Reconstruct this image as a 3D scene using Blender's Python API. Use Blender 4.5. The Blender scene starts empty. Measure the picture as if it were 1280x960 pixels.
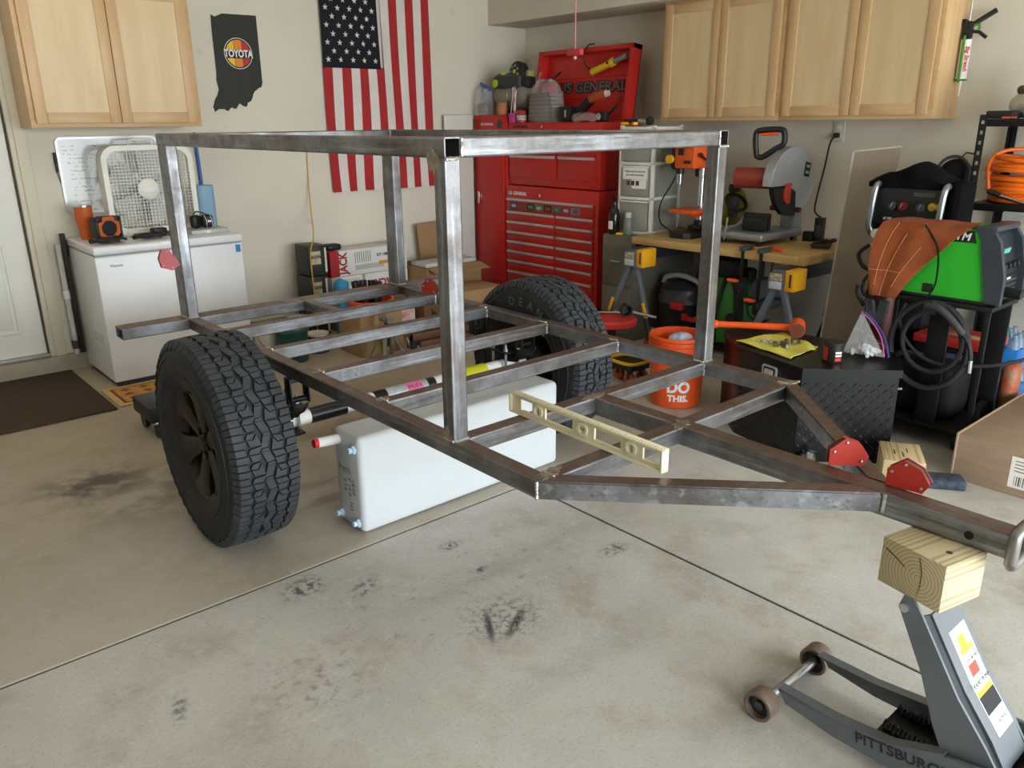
import bpy, bmesh, math, random
from mathutils import Vector, Matrix
random.seed(11)
SC = bpy.context.scene
COL = SC.collection
R = math.radians
V = Vector

# ------------------------------------------------------------------ camera, sky, exposure
cam_d = bpy.data.cameras.new('camera')
cam_o = bpy.data.objects.new('camera', cam_d)
COL.objects.link(cam_o)
YAW, PIT, ROL = 0.7118, 0.3170, -0.0104
fw = V((math.sin(YAW)*math.cos(PIT), math.cos(YAW)*math.cos(PIT), -math.sin(PIT)))
rt = V((math.cos(YAW), -math.sin(YAW), 0)); up = rt.cross(fw)
r2 = rt*math.cos(ROL)+up*math.sin(ROL); u2 = up*math.cos(ROL)-rt*math.sin(ROL)
cam_o.matrix_world = Matrix(((r2.x, u2.x, -fw.x, -1.2276), (r2.y, u2.y, -fw.y, -1.6371),
                             (r2.z, u2.z, -fw.z, 1.4490), (0, 0, 0, 1)))
cam_d.sensor_width = 36.0
cam_d.lens = 1002.5/1280*36.0
cam_d.clip_start = 0.02
SC.camera = cam_o

world = bpy.data.worlds.new('overcast_sky'); SC.world = world
world.use_nodes = True
bg = world.node_tree.nodes['Background']
bg.inputs[0].default_value = (0.86, 0.94, 1.0, 1)
bg.inputs[1].default_value = 11.5
pl = bpy.data.lights.new('door_opening_portal', 'AREA')
pl.shape = 'RECTANGLE'; pl.size = 4.9; pl.size_y = 2.2; pl.cycles.is_portal = True
po = bpy.data.objects.new('door_opening_portal', pl); COL.objects.link(po)
po.location = (1.0, -4.3, 1.1); po.rotation_euler = (R(90), 0, 0)
vs = SC.view_settings
vs.view_transform = 'Standard'; vs.look = 'None'; vs.gamma = 1.0; vs.use_curve_mapping = False
vs.exposure = 0.12

# ------------------------------------------------------------------ helpers
def lin(c):
    if isinstance(c, str):
        c = c.lstrip('#'); c = [int(c[i:i+2], 16) for i in (0, 2, 4)]
    return [((v/255)/12.92 if v/255 <= .04045 else ((v/255+.055)/1.055)**2.4) for v in c]

MATS = {}
def mat(name, col, rough=.5, metal=0., var=.10, scale=7., col2=None, bump=0., bscale=60., stretch=(1, 1, 1),
        trans=0., alpha=1., emit=0., spec=.5, sss=0., detail=4., ior=1.45, rvar=0.):
    if name in MATS: return MATS[name]
    m = bpy.data.materials.new(name); m.use_nodes = True
    nt = m.node_tree; N = nt.nodes; L = nt.links
    p = N['Principled BSDF']
    c = lin(col)
    tc = N.new('ShaderNodeTexCoord'); mp = N.new('ShaderNodeMapping')
    mp.inputs['Scale'].default_value = stretch
    L.new(tc.outputs['Object'], mp.inputs['Vector'])
    nz = N.new('ShaderNodeTexNoise'); nz.inputs['Scale'].default_value = scale; nz.inputs['Detail'].default_value = detail
    L.new(mp.outputs[0], nz.inputs['Vector'])
    mx = N.new('ShaderNodeMix'); mx.data_type = 'RGBA'
    if col2 is None:
        a = [v*(1-var) for v in c]; b = [min(1, v*(1+var)) for v in c]
    else:
        a, b = c, lin(col2)
    mx.inputs[6].default_value = (*a, 1); mx.inputs[7].default_value = (*b, 1)
    rp = N.new('ShaderNodeMapRange'); rp.inputs[1].default_value = .32; rp.inputs[2].default_value = .68
    L.new(nz.outputs[0], rp.inputs[0]); L.new(rp.outputs[0], mx.inputs[0])
    L.new(mx.outputs[2], p.inputs['Base Color'])
    p.inputs['Roughness'].default_value = rough; p.inputs['Metallic'].default_value = metal
    p.inputs['IOR'].default_value = ior
    p.inputs['Specular IOR Level'].default_value = spec
    if rvar:
        rr = N.new('ShaderNodeMapRange'); rr.inputs[1].default_value = .3; rr.inputs[2].default_value = .7
        rr.inputs[3].default_value = max(0, rough-rvar); rr.inputs[4].default_value = rough+rvar
        L.new(nz.outputs[0], rr.inputs[0]); L.new(rr.outputs[0], p.inputs['Roughness'])
    if trans: p.inputs['Transmission Weight'].default_value = trans
    if alpha < 1: p.inputs['Alpha'].default_value = alpha
    if sss:
        p.inputs['Subsurface Weight'].default_value = sss
        p.inputs['Subsurface Radius'].default_value = (.05, .05, .05)
    if bump:
        nb = N.new('ShaderNodeTexNoise'); nb.inputs['Scale'].default_value = bscale; nb.inputs['Detail'].default_value = 3
        L.new(mp.outputs[0], nb.inputs['Vector'])
        bp = N.new('ShaderNodeBump'); bp.inputs['Strength'].default_value = bump; bp.inputs['Distance'].default_value = .004
        L.new(nb.outputs[0], bp.inputs['Height']); L.new(bp.outputs[0], p.inputs['Normal'])
    MATS[name] = m
    return m

class B:
    """collects shapes into one bmesh (world or local metres)"""
    def __init__(s): s.bm = bmesh.new()
    def _add(s, vs, fs):
        v = [s.bm.verts.new(p) for p in vs]
        for f in fs:
            try: s.bm.faces.new([v[i] for i in f])
            except ValueError: pass
        return v
    def box(s, x0, x1, y0, y1, z0, z1, bev=0., M=None, seg=2):
        x0, x1 = min(x0, x1), max(x0, x1); y0, y1 = min(y0, y1), max(y0, y1); z0, z1 = min(z0, z1), max(z0, z1)
        t = bmesh.new()
        v = [t.verts.new(p) for p in ((x0, y0, z0), (x1, y0, z0), (x1, y1, z0), (x0, y1, z0),
                                      (x0, y0, z1), (x1, y0, z1), (x1, y1, z1), (x0, y1, z1))]
        for f in ((3, 2, 1, 0), (4, 5, 6, 7), (0, 1, 5, 4), (1, 2, 6, 5), (2, 3, 7, 6), (3, 0, 4, 7)):
            t.faces.new([v[i] for i in f])
        if bev > 0:
            bev = min(bev, .49*min(x1-x0, y1-y0, z1-z0))
            bmesh.ops.bevel(t, geom=list(t.edges), offset=bev, segments=seg, affect='EDGES', profile=.5)
        if M is not None: t.transform(M)
        me = bpy.data.meshes.new('t'); t.to_mesh(me); t.free(); s.bm.from_mesh(me); bpy.data.meshes.remove(me)
        return s
    def cbox(s, c, d, rz=0., rx=0., ry=0., bev=0., seg=2):
        M = Matrix.Translation(c) @ Matrix.Rotation(rz, 4, 'Z') @ Matrix.Rotation(ry, 4, 'Y') @ Matrix.Rotation(rx, 4, 'X')
        return s.box(-d[0]/2, d[0]/2, -d[1]/2, d[1]/2, -d[2]/2, d[2]/2, bev, M, seg)
    def sweep(s, rings, closed=False, cap=True):
        """rings: lists of points, same count; joined into a skin"""
        n = len(rings[0]); vv = [[s.bm.verts.new(p) for p in r] for r in rings]
        K = len(rings)
        for k in range(K if closed else K-1):
            a, b = vv[k], vv[(k+1) % K]
            for i in range(n):
                j = (i+1) % n
                try: s.bm.faces.new((a[i], a[j], b[j], b[i]))
                except ValueError: pass
        if cap and not closed:
            for r, rev in ((vv[0], True), (vv[-1], False)):
                try: s.bm.faces.new(list(reversed(r)) if rev else r)
                except ValueError: pass
        return s
    def cyl(s, p0, p1, r0, r1=None, seg=16, cap=True):
        p0, p1 = V(p0), V(p1); r1 = r0 if r1 is None else r1
        d = (p1-p0).normalized(); a = d.orthogonal().normalized(); b = d.cross(a)
        rg = []
        for p, r in ((p0, r0), (p1, r1)):
            rg.append([p+a*(r*math.cos(2*math.pi*i/seg))+b*(r*math.sin(2*math.pi*i/seg)) for i in range(seg)])
        return s.sweep(rg, cap=cap)
    def lathe(s, prof, c=(0, 0, 0), axis=(0, 0, 1), seg=24, sx=1., sy=1., closed=False):
        d = V(axis).normalized()
        if abs(d.z) > .999: a, b = V((1, 0, 0)), V((0, 1 if d.z > 0 else -1, 0))
        else: a = d.orthogonal().normalized(); b = d.cross(a)
        c = V(c)
        rg = [[c+d*z+a*(r*sx*math.cos(2*math.pi*i/seg))+b*(r*sy*math.sin(2*math.pi*i/seg)) for i in range(seg)] for r, z in prof]
        return s.sweep(rg, closed=closed)
    def tube(s, pts, r, seg=8, closed=False, cap=True, flat=1.):
        pts = [V(p) for p in pts]; n = len(pts); rg = []
        prev = None
        for i in range(n):
            if closed: d = pts[(i+1) % n]-pts[i-1]
            else: d = pts[min(i+1, n-1)]-pts[max(i-1, 0)]
            if d.length < 1e-9: d = V((0, 0, 1))
            d.normalize()
            if prev is None: a = d.orthogonal().normalized()
            else:
                a = prev-d*prev.dot(d)
                a = a.normalized() if a.length > 1e-6 else d.orthogonal().normalized()
            prev = a; b = d.cross(a)
            rr = r(i/(n-1)) if callable(r) else r
            rg.append([pts[i]+a*(rr*math.cos(2*math.pi*k/seg))+b*(rr*flat*math.sin(2*math.pi*k/seg)) for k in range(seg)])
        return s.sweep(rg, closed=closed, cap=cap)
    def prism(s, poly, z0, z1, M=None):
        M = M or Matrix()
        a = [M @ V((x, y, z0)) for x, y in poly]; b = [M @ V((x, y, z1)) for x, y in poly]
        return s.sweep([a, b])
    def sphere(s, c, r, seg=16, rings=10, sc=(1, 1, 1)):
        prof = [(max(1e-4, math.sin(math.pi*k/rings)), -math.cos(math.pi*k/rings)) for k in range(rings+1)]
        rg = [[V((c[0]+r*sc[0]*q*math.cos(2*math.pi*i/seg), c[1]+r*sc[1]*q*math.sin(2*math.pi*i/seg), c[2]+r*sc[2]*z)) for i in range(seg)] for q, z in prof]
        return s.sweep(rg)
    def face(s, pts):
        s._add(pts, [tuple(range(len(pts)))]); return s
    def rtube(s, p0, p1, w, h, upv=(0, 0, 1), th=0., rad=.005):
        """rectangular steel tube p0->p1 through its centre, w across, h along up; th>0 leaves it hollow"""
        p0, p1 = V(p0), V(p1); d = (p1-p0).normalized(); u = V(upv); u = (u-d*u.dot(d)).normalized(); q = d.cross(u)
        def prof(w, h, rad):
            o = []
            for sx, sy, a0 in ((1, 1, 0), (-1, 1, 90), (-1, -1, 180), (1, -1, 270)):
                for k in (0, 45, 90):
                    t = R(a0+k); o.append(((sx*(w/2-rad)+rad*math.cos(t)), (sy*(h/2-rad)+rad*math.sin(t))))
            return o
        O = prof(w, h, rad)
        r = lambda p, P: [p+q*x+u*y for x, y in P]
        if th <= 0: return s.sweep([r(p0, O), r(p1, O)])
        I = prof(w-2*th, h-2*th, max(.0015, rad-th))
        return s.sweep([r(p0, O), r(p1, O), r(p1, I), r(p0, I)], closed=True)
    def xform(s, M): s.bm.transform(M); return s

def mesh_of(b, name, m, smooth=40):
    me = bpy.data.meshes.new(name)
    bmesh.ops.recalc_face_normals(b.bm, faces=b.bm.faces)
    b.bm.to_mesh(me); b.bm.free()
    if m: me.materials.append(m)
    if smooth:
        for p in me.polygons: p.use_smooth = True
        me.set_sharp_from_angle(angle=R(smooth))
    return me

ORG = {}
def root_of(o):
    while o.parent: o = o.parent
    return o
def part(name, b, m, parent, label=None, smooth=40, kind=None):
    me = mesh_of(b, name, m, smooth) if isinstance(b, B) else b
    o = bpy.data.objects.new(name, me); COL.objects.link(o); o.parent = parent
    w = ORG.get(root_of(parent).name)
    if w is not None and isinstance(b, B): me.transform(Matrix.Translation(-w))
    if label: o['label'] = label
    if kind: o['kind'] = kind
    return o
def thing(name, label, cat, loc=(0, 0, 0), rz=0., group=None, world=True):
    """Empty at the base; world=True -> its parts are written in world metres"""
    o = bpy.data.objects.new(name, None); COL.objects.link(o); o.empty_display_size = .05
    o.location = loc; o.rotation_euler = (0, 0, rz)
    o['label'] = label; o['category'] = cat
    if group: o['group'] = group
    if world: ORG[o.name] = V(loc)
    return o
def solo(name, b, m, label, cat, group=None, smooth=40, kind=None):
    me = mesh_of(b, name, m, smooth)
    n = len(me.vertices); xs = [v.co for v in me.vertices]
    lo = V((min(v.x for v in xs), min(v.y for v in xs), min(v.z for v in xs)))
    hi = V((max(v.x for v in xs), max(v.y for v in xs), max(v.z for v in xs)))
    c = V(((lo.x+hi.x)/2, (lo.y+hi.y)/2, lo.z))
    me.transform(Matrix.Translation(-c))
    o = bpy.data.objects.new(name, me); COL.objects.link(o); o.location = c
    o['label'] = label; o['category'] = cat
    if group: o['group'] = group
    if kind: o['kind'] = kind
    ORG[o.name] = c
    return o
def struct(name, b, m, parent=None, smooth=30):
    o = bpy.data.objects.new(name, mesh_of(b, name, m, smooth)); COL.objects.link(o)
    if parent: o.parent = parent
    else: o['kind'] = 'structure'
    return o
def frame(o, x, y):
    """4x4 placing local x,y axes along world x,y at o"""
    x = V(x).normalized(); y = V(y); y = (y-x*y.dot(x)).normalized(); z = x.cross(y)
    return Matrix(((x.x, y.x, z.x, o[0]), (x.y, y.y, z.y, o[1]), (x.z, y.z, z.z, o[2]), (0, 0, 0, 1)))
def text(parent, s, size, o, x, y, m, name='lettering', ext=.0004, align='CENTER', sx=1., shear=0., bold=0., sp=1., label=None):
    cu = bpy.data.curves.new('t', 'FONT'); cu.body = s; cu.size = size; cu.extrude = ext
    cu.align_x = align; cu.align_y = 'CENTER'; cu.shear = shear; cu.offset = bold; cu.space_character = sp; cu.resolution_u = 3
    to = bpy.data.objects.new('t', cu); COL.objects.link(to)
    dg = bpy.context.evaluated_depsgraph_get()
    me = bpy.data.meshes.new_from_object(to.evaluated_get(dg))
    bpy.data.objects.remove(to); bpy.data.curves.remove(cu)
    M = frame(o, x, y) @ Matrix.Diagonal((sx, 1, 1, 1))
    w = ORG.get(root_of(parent).name)
    if w is not None: M = Matrix.Translation(-w) @ M
    me.transform(M); me.materials.clear(); me.materials.append(m); me.name = name
    ob = bpy.data.objects.new(name, me); COL.objects.link(ob); ob.parent = parent
    if label: ob['label'] = label
    return ob
def copy_tree(o, parent=None):
    c = o.copy(); COL.objects.link(c); c.parent = parent
    for ch in list(o.children): copy_tree(ch, c)
    return c
def bez(p0, p1, p2, p3, n=12):
    p0, p1, p2, p3 = V(p0), V(p1), V(p2), V(p3)
    return [p0*(1-t)**3+p1*3*t*(1-t)**2+p2*3*t*t*(1-t)+p3*t**3 for t in [i/n for i in range(n+1)]]
def catm(P, n=6, closed=False):
    P = [V(p) for p in P]; out = []; K = len(P)
    rng = range(K) if closed else range(K-1)
    for i in rng:
        a = P[i-1] if (closed or i > 0) else P[i]; b = P[i]; c = P[(i+1) % K]; d = P[(i+2) % K] if (closed or i+2 < K) else c
        for k in range(n):
            t = k/n
            out.append(.5*((2*b)+(c-a)*t+(2*a-5*b+4*c-d)*t*t+(3*b-a-3*c+d)*t**3))
    if not closed: out.append(P[-1])
    return out
X3, Y3, Z3 = (1, 0, 0), (0, 1, 0), (0, 0, 1)

# ------------------------------------------------------------------ common materials
BLACK = mat('black_plastic', '1b1b1c', .45, var=.2)
RUBBER = mat('black_rubber', '222223', .75, var=.25, bump=.2)
BLKMETAL = mat('black_painted_metal', '181819', .35, metal=.2, var=.15)
WHITE = mat('white_plastic', 'e6e6e2', .4, var=.03)
CHROME = mat('chrome', 'c9cacc', .18, metal=1., var=.05)
SILVER = mat('brushed_aluminium', 'b9bcc0', .35, metal=.9, var=.08)
ORANGE = mat('orange_plastic', 'e8561e', .4, var=.06)
RED = mat('red_plastic', 'b81f1f', .4, var=.06)
YELLOW = mat('yellow_plastic', 'e8b41c', .4, var=.06)
DGREY = mat('dark_grey_plastic', '3b3c3f', .5, var=.12)
CARD = mat('cardboard', 'a58d77', .85, var=.07, scale=9, stretch=(1, 1, 6))
INK = mat('black_ink', '1a1a1a', .7, var=.05)
WINK = mat('white_ink', 'e8e8e8', .6, var=.03)
PAPER = mat('paper', 'e7e4dc', .8, var=.03)
BRASS = mat('brass', 'c39a3c', .3, metal=.9, var=.1)
CLEAR = mat('clear_plastic', 'e6eaec', .12, alpha=.28, var=.02)
# ------------------------------------------------------------------ room
YW, XW, XL, YF, ZC = 3.80, 3.65, -4.6, -4.30, 2.76
def wall_mat(name, c):
    m = mat(name, c, .85, var=.05, scale=1.3, bump=.12, bscale=90)
    nt = m.node_tree; N = nt.nodes; L = nt.links; p = N['Principled BSDF']
    src = p.inputs['Base Color'].links[0].from_socket
    n2 = N.new('ShaderNodeTexNoise'); n2.inputs['Scale'].default_value = 5.5; n2.inputs['Detail'].default_value = 7
    tc = N.new('ShaderNodeTexCoord'); L.new(tc.outputs['Object'], n2.inputs['Vector'])
    rp = N.new('ShaderNodeMapRange'); rp.inputs[1].default_value = .66; rp.inputs[2].default_value = .78; rp.inputs[4].default_value = .35
    L.new(n2.outputs[0], rp.inputs[0])
    mx = N.new('ShaderNodeMix'); mx.data_type = 'RGBA'; mx.inputs[7].default_value = (*lin('a89f8c'), 1)
    L.new(rp.outputs[0], mx.inputs[0]); L.new(src, mx.inputs[6]); L.new(mx.outputs[2], p.inputs['Base Color'])
    return m
WALL = wall_mat('painted_drywall', 'ddd6c6')
CEIL = mat('ceiling_paint', 'dad3c3', .9, var=.03, scale=2, bump=.15, bscale=120)

def concrete():
    m = bpy.data.materials.new('stained_concrete'); m.use_nodes = True
    nt = m.node_tree; N = nt.nodes; L = nt.links; p = N['Principled BSDF']
    tc = N.new('ShaderNodeTexCoord'); geo = N.new('ShaderNodeNewGeometry'); P = geo.outputs['Position']
    def noise(sc, det=5, rough=.55, vec=P):
        n = N.new('ShaderNodeTexNoise'); n.inputs['Scale'].default_value = sc; n.inputs['Detail'].default_value = det
        n.inputs['Roughness'].default_value = rough; L.new(vec, n.inputs['Vector']); return n.outputs[0]
    def rng(s, a, b, c=0., d=1.):
        r = N.new('ShaderNodeMapRange'); r.interpolation_type = 'SMOOTHSTEP'
        for i, v in ((1, a), (2, b), (3, c), (4, d)): r.inputs[i].default_value = v
        L.new(s, r.inputs[0]); return r.outputs[0]
    def mul(a, b):
        q = N.new('ShaderNodeMath'); q.operation = 'MULTIPLY'; L.new(a, q.inputs[0])
        if isinstance(b, float): q.inputs[1].default_value = b
        else: L.new(b, q.inputs[1])
        return q.outputs[0]
    def mix(a, col, f):
        q = N.new('ShaderNodeMix'); q.data_type = 'RGBA'; L.new(f, q.inputs[0])
        if isinstance(a, tuple): q.inputs[6].default_value = a
        else: L.new(a, q.inputs[6])
        q.inputs[7].default_value = (*lin(col), 1); return q.outputs[2]
    c = mix((*lin('b1aea7'), 1), 'c2bfb9', rng(noise(1.1, 6), .35, .65))
    c = mix(c, '9d9384', mul(rng(noise(3.7, 7, .65), .46, .70), .6))
    c = mix(c, 'cac7c1', mul(rng(noise(23, 6, .7), .52, .7), .55))
    c = mix(c, '847a6b', mul(rng(noise(95, 5, .75), .50, .72), .5))
    # tan tint of the older, dirtier slab under the trailer and along the back wall
    sep = N.new('ShaderNodeSeparateXYZ'); L.new(P, sep.inputs[0])
    c = mix(c, 'a48c64', mul(rng(sep.outputs[1], .645, .653), .34))
    c = mix(c, 'a48c64', mul(rng(sep.outputs[1], .9, 2.6), .4))
    # blotches: (x, y, rx, ry, colour, amount, noise)
    def blot(c, x, y, rx, ry, rot, col, amt, ns, lo=.35, hi=.6):
        mp = N.new('ShaderNodeMapping'); mp.vector_type = 'TEXTURE'
        mp.inputs['Location'].default_value = (x, y, 0); mp.inputs['Rotation'].default_value = (0, 0, rot)
        mp.inputs['Scale'].default_value = (rx, ry, 1)
        L.new(P, mp.inputs[0])
        ln = N.new('ShaderNodeVectorMath'); ln.operation = 'LENGTH'; L.new(mp.outputs[0], ln.inputs[0])
        f = rng(ln.outputs['Value'], 1.0, .15)
        f = mul(mul(f, rng(noise(ns, 6, .65), lo, hi)), amt)
        return mix(c, col, f)
    for a in STAINS: c = blot(c, *a)
    L.new(c, p.inputs['Base Color'])
    p.inputs['Roughness'].default_value = .62
    L.new(rng(noise(5, 5), .3, .7, .5, .78), p.inputs['Roughness'])
    bp = N.new('ShaderNodeBump'); bp.inputs['Strength'].default_value = .22; bp.inputs['Distance'].default_value = .003
    L.new(noise(140, 4), bp.inputs['Height']); L.new(bp.outputs[0], p.inputs['Normal'])
    return m
STAINS = [
    # x, y, rx, ry, rot, colour, amount, noise scale, lo, hi
    (-.54, 1.88, .36, .28, 0, '3f372d', .85, 6, .38, .6),
    (-.30, 1.65, .55, .35, .4, '6f6455', .6, 5, .4, .6),
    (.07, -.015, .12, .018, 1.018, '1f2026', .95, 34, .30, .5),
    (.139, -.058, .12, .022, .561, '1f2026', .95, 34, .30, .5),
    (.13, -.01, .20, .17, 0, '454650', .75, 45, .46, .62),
    (-.25, .55, .12, .09, .3, '2e2f35', .85, 38, .44, .6),
    (-.10, .42, .10, .06, .6, '33343a', .7, 40, .44, .6),
    (.27, .45, .07, .04, 0, '2e2f35', .85, 45, .42, .58),
    (.25, .25, .035, .02, .5, '2c2d33', .9, 45, .38, .55),
    (.69, .04, .10, .05, 0, '33343a', .8, 50, .42, .58),
    (-.76, .25, .10, .03, 1.2, '4a4439', .7, 40, .42, .58),
    (.10, .22, .9, .5, 0, '5e5f64', .5, 26, .56, .7),
    (-.45, .10, .22, .25, 0, '6a6256', .5, 30, .5, .66),
    (.9, 1.8, 1.2, .9, 0, '7a6a50', .45, 4, .4, .65),
    (.3, -1.1, .5, .4, .5, '8d7d66', .35, 5, .42, .65),
    (.42, -.73, .10, .07, .2, '5a4c3c', .7, 12, .4, .6),
    (1.6, -.9, .7, .5, 0, '8b8272', .4, 7, .45, .65),
]
CONC = concrete()
JOINT = mat('joint_dirt', '1d1a16', .95, var=.2)
floor = struct('floor', B().box(XL-.12, XW+.12, YF-.12, YW+.12, -.08, -.005), JOINT)
xs = [XL-.1, .8165, XW+.1]; ys = [YF-.1, .649, YW+.1]
g = .0055
for i in range(2):
    for j in range(2):
        struct('slab', B().box(xs[i]+(g if i else 0), xs[i+1]-(g if i == 0 else 0), ys[j]+(g if j else 0), ys[j+1]-(g if j == 0 else 0), -.05, 0., .0015, seg=1), CONC, floor)
drive = struct('driveway', B().box(-8, 9, -14, YF-.12, -.10, -.04), mat('driveway_concrete', 'c3beb4', .9, var=.08, scale=2))
# back wall with a door opening, right wall, left wall, front wall round the garage door opening, ceiling
DX0, DX1, DZ0, DZ1 = -1.13, -.275, .13, 2.17
b = B(); b.box(XL-.1, DX0, YW, YW+.12, 0, ZC); b.box(DX1, XW+.1, YW, YW+.12, 0, ZC); b.box(DX0, DX1, YW, YW+.12, DZ1, ZC); b.box(DX0, DX1, YW, YW+.12, 0, DZ0-.03)
struct('wall_back', b, WALL)
struct('wall_right', B().box(XW, XW+.12, YF-.12, YW, 0, ZC), WALL)
struct('wall_left', B().box(XL-.12, XL, YF-.12, YW, 0, ZC), WALL)
OX0, OX1, OZ = -1.45, 3.45, 2.2
b = B(); b.box(XL, OX0, YF-.12, YF, 0, ZC); b.box(OX1, XW, YF-.12, YF, 0, ZC); b.box(OX0, OX1, YF-.12, YF, OZ, ZC)
struct('wall_front', b, WALL)
struct('ceiling', B().box(XL-.12, XW+.12, YF-.12, YW+.12, ZC, ZC+.1), CEIL)
struct('trim_1', B().box(3.247, XW, -.6, YW, 2.18, ZC, .004), WALL)          # soffit over the cabinets
CURB = mat('curb_concrete', 'a59b89', .85, var=.15, scale=5, bump=.3, bscale=60)
struct('baseboard_back', B().box(XL, XW, 3.775, YW, 0, .105, .006), CURB)
# door
DOORW = mat('door_white_paint', 'e4e2da', .45, var=.02, scale=3)
d1 = struct('door_1', B().box(DX0+.005, DX1-.005, YW+.005, YW+.045, DZ0, DZ1-.005), DOORW)
def dpanel(x0, x1, z0, z1):
    b = B(); w = .016
    for a in ((x0, x1, z0, z0+w), (x0, x1, z1-w, z1), (x0, x0+w, z0+w, z1-w), (x1-w, x1, z0+w, z1-w)):
        b.box(a[0], a[1], YW-.004, YW+.008, a[2], a[3], .0035)
    b.box(x0+.035, x1-.035, YW-.003, YW+.008, z0+.035, z1-.035, .006)
    struct('door_panel', b, DOORW, d1)
for z0, z1 in ((.27, .80), (.93, 1.58), (1.70, 2.04)):
    for x0, x1 in ((-.64, -.40), (-1.0, -.76)): dpanel(x0, x1, z0, z1)
struct('threshold', B().box(DX0, DX1, YW-.035, YW+.1, .105, .13, .004), mat('threshold_alu', 'a8a49b', .45, metal=.6, var=.1), d1)
struct('weatherstrip', B().box(DX1-.012, DX1-.002, YW-.008, YW+.006, DZ0, DZ1), mat('weatherstrip_dark', '4b4233', .8), d1)
TRIM = mat('casing_paint', 'd6ceb9', .55, var=.03)
b = B()
b.box(DX1, DX1+.028, YW-.022, YW, .105, DZ1+.03, .006); b.box(DX1+.026, DX1+.088, YW-.03, YW, .105, DZ1+.09, .005)
b.box(DX0-.088, DX0, YW-.03, YW, .105, DZ1+.09, .005); b.box(DX0-.088, DX1+.088, YW-.03, YW, DZ1, DZ1+.088, .005)
struct('trim_2', b, TRIM)

# ceiling light above the trailer; second fixture added to brighten freezer and back wall
DIF = mat('lamp_diffuser', 'f4f1e6', .5, var=.01); dp_ = DIF.node_tree.nodes['Principled BSDF']
dp_.inputs['Emission Color'].default_value = (1, .95, .87, 1); dp_.inputs['Emission Strength'].default_value = 9.0
for fx_, fy_, lab in ((.6, 1.0, 'long white ceiling light fixture above the trailer'), (-.7, 2.5, 'added unseen ceiling fixture brightening the freezer and back wall')):
    cf = thing('ceiling_light', lab, 'light', (fx_, fy_, ZC-.09), group='garage ceiling lights')
    part('housing', B().box(fx_-.6, fx_+.6, fy_-.10, fy_+.10, ZC-.05, ZC-.001, .006), WHITE, cf)
    part('diffuser', B().box(fx_-.57, fx_+.57, fy_-.08, fy_+.08, ZC-.085, ZC-.05, .01), DIF, cf)
# ------------------------------------------------------------------ trailer frame (2 in square tube)
def steel_mat(nm, st):
    """bare mill steel; st stretches the drawing streaks along the tube, upward faces browner: flash rust plus warm reflected tone put into the colour"""
    m = bpy.data.materials.new(nm); m.use_nodes = True
    nt = m.node_tree; N = nt.nodes; L = nt.links; p = N['Principled BSDF']
    geo = N.new('ShaderNodeNewGeometry')
    def noise(sc, det, st=(1, 1, 1)):
        mp = N.new('ShaderNodeMapping'); mp.inputs['Scale'].default_value = st; L.new(geo.outputs['Position'], mp.inputs[0])
        n = N.new('ShaderNodeTexNoise'); n.inputs['Scale'].default_value = sc; n.inputs['Detail'].default_value = det; n.inputs['Roughness'].default_value = .65
        L.new(mp.outputs[0], n.inputs['Vector']); return n.outputs[0]
    def rng(s, a, b, c=0., d=1.):
        r = N.new('ShaderNodeMapRange')
        for i, v in ((1, a), (2, b), (3, c), (4, d)): r.inputs[i].default_value = v
        L.new(s, r.inputs[0]); return r.outputs[0]
    def mix(a, col, f):
        q = N.new('ShaderNodeMix'); q.data_type = 'RGBA'; L.new(f, q.inputs[0])
        if isinstance(a, str): q.inputs[6].default_value = (*lin(a), 1)
        else: L.new(a, q.inputs[6])
        q.inputs[7].default_value = (*lin(col), 1); return q.outputs[2]
    c = mix('8b8c90', '6b6968', rng(noise(7, 6), .38, .62))
    c = mix(c, 'b0b5bf', rng(noise(40, 5, st), .52, .72, 0, .8))
    c = mix(c, '45423f', rng(noise(60, 4, st), .56, .70, 0, .6))
    c = mix(c, '5f4737', rng(noise(4.2, 6), .50, .68, 0, .55))
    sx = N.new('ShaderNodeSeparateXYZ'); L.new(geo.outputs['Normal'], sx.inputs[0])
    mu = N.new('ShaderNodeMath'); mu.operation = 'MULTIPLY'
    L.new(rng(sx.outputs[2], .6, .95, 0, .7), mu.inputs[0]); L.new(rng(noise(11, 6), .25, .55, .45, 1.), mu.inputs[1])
    c = mix(c, '795a49', mu.outputs[0])  # brown of the ceiling's warm reflection painted on upward faces, over the rust
    L.new(c, p.inputs['Base Color']); p.inputs['Metallic'].default_value = .85
    L.new(rng(noise(14, 5), .3, .7, .32, .52), p.inputs['Roughness'])
    bp = N.new('ShaderNodeBump'); bp.inputs['Strength'].default_value = .12; bp.inputs['Distance'].default_value = .002
    L.new(noise(120, 4, st), bp.inputs['Height']); L.new(bp.outputs[0], p.inputs['Normal'])
    return m
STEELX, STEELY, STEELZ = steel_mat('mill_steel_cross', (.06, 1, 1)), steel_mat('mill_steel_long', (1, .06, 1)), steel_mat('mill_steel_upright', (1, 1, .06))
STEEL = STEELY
def steel_for(p0, p1):
    d = [abs(a-b) for a, b in zip(p0, p1)]
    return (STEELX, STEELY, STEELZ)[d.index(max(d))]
WELD = mat('weld_bead', 'bdb9b2', .4, metal=.85, var=.2, scale=60, bump=.5, bscale=200)
GROUND_STEEL = mat('ground_weld_patch', '9a8f80', .42, metal=.75, var=.3, scale=40)
T = .0486; X0 = -.0529; W = 1.1445; X1 = X0+W; ZT = .6366; zc = ZT-T/2; H = .7287
Y1, Y2, Y3c, Y4, Y5, Y6, Y7, YFR = 1.896, 1.566, 1.165, .764, .3637, -.0386, -.3729, -.3623
D1 = .0957                                              # rear cross tube and rear posts are deeper
tr = thing('trailer_frame', 'bare steel utility trailer frame on two off-road wheels', 'trailer', (X0+W/2, .6, 0))
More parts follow.
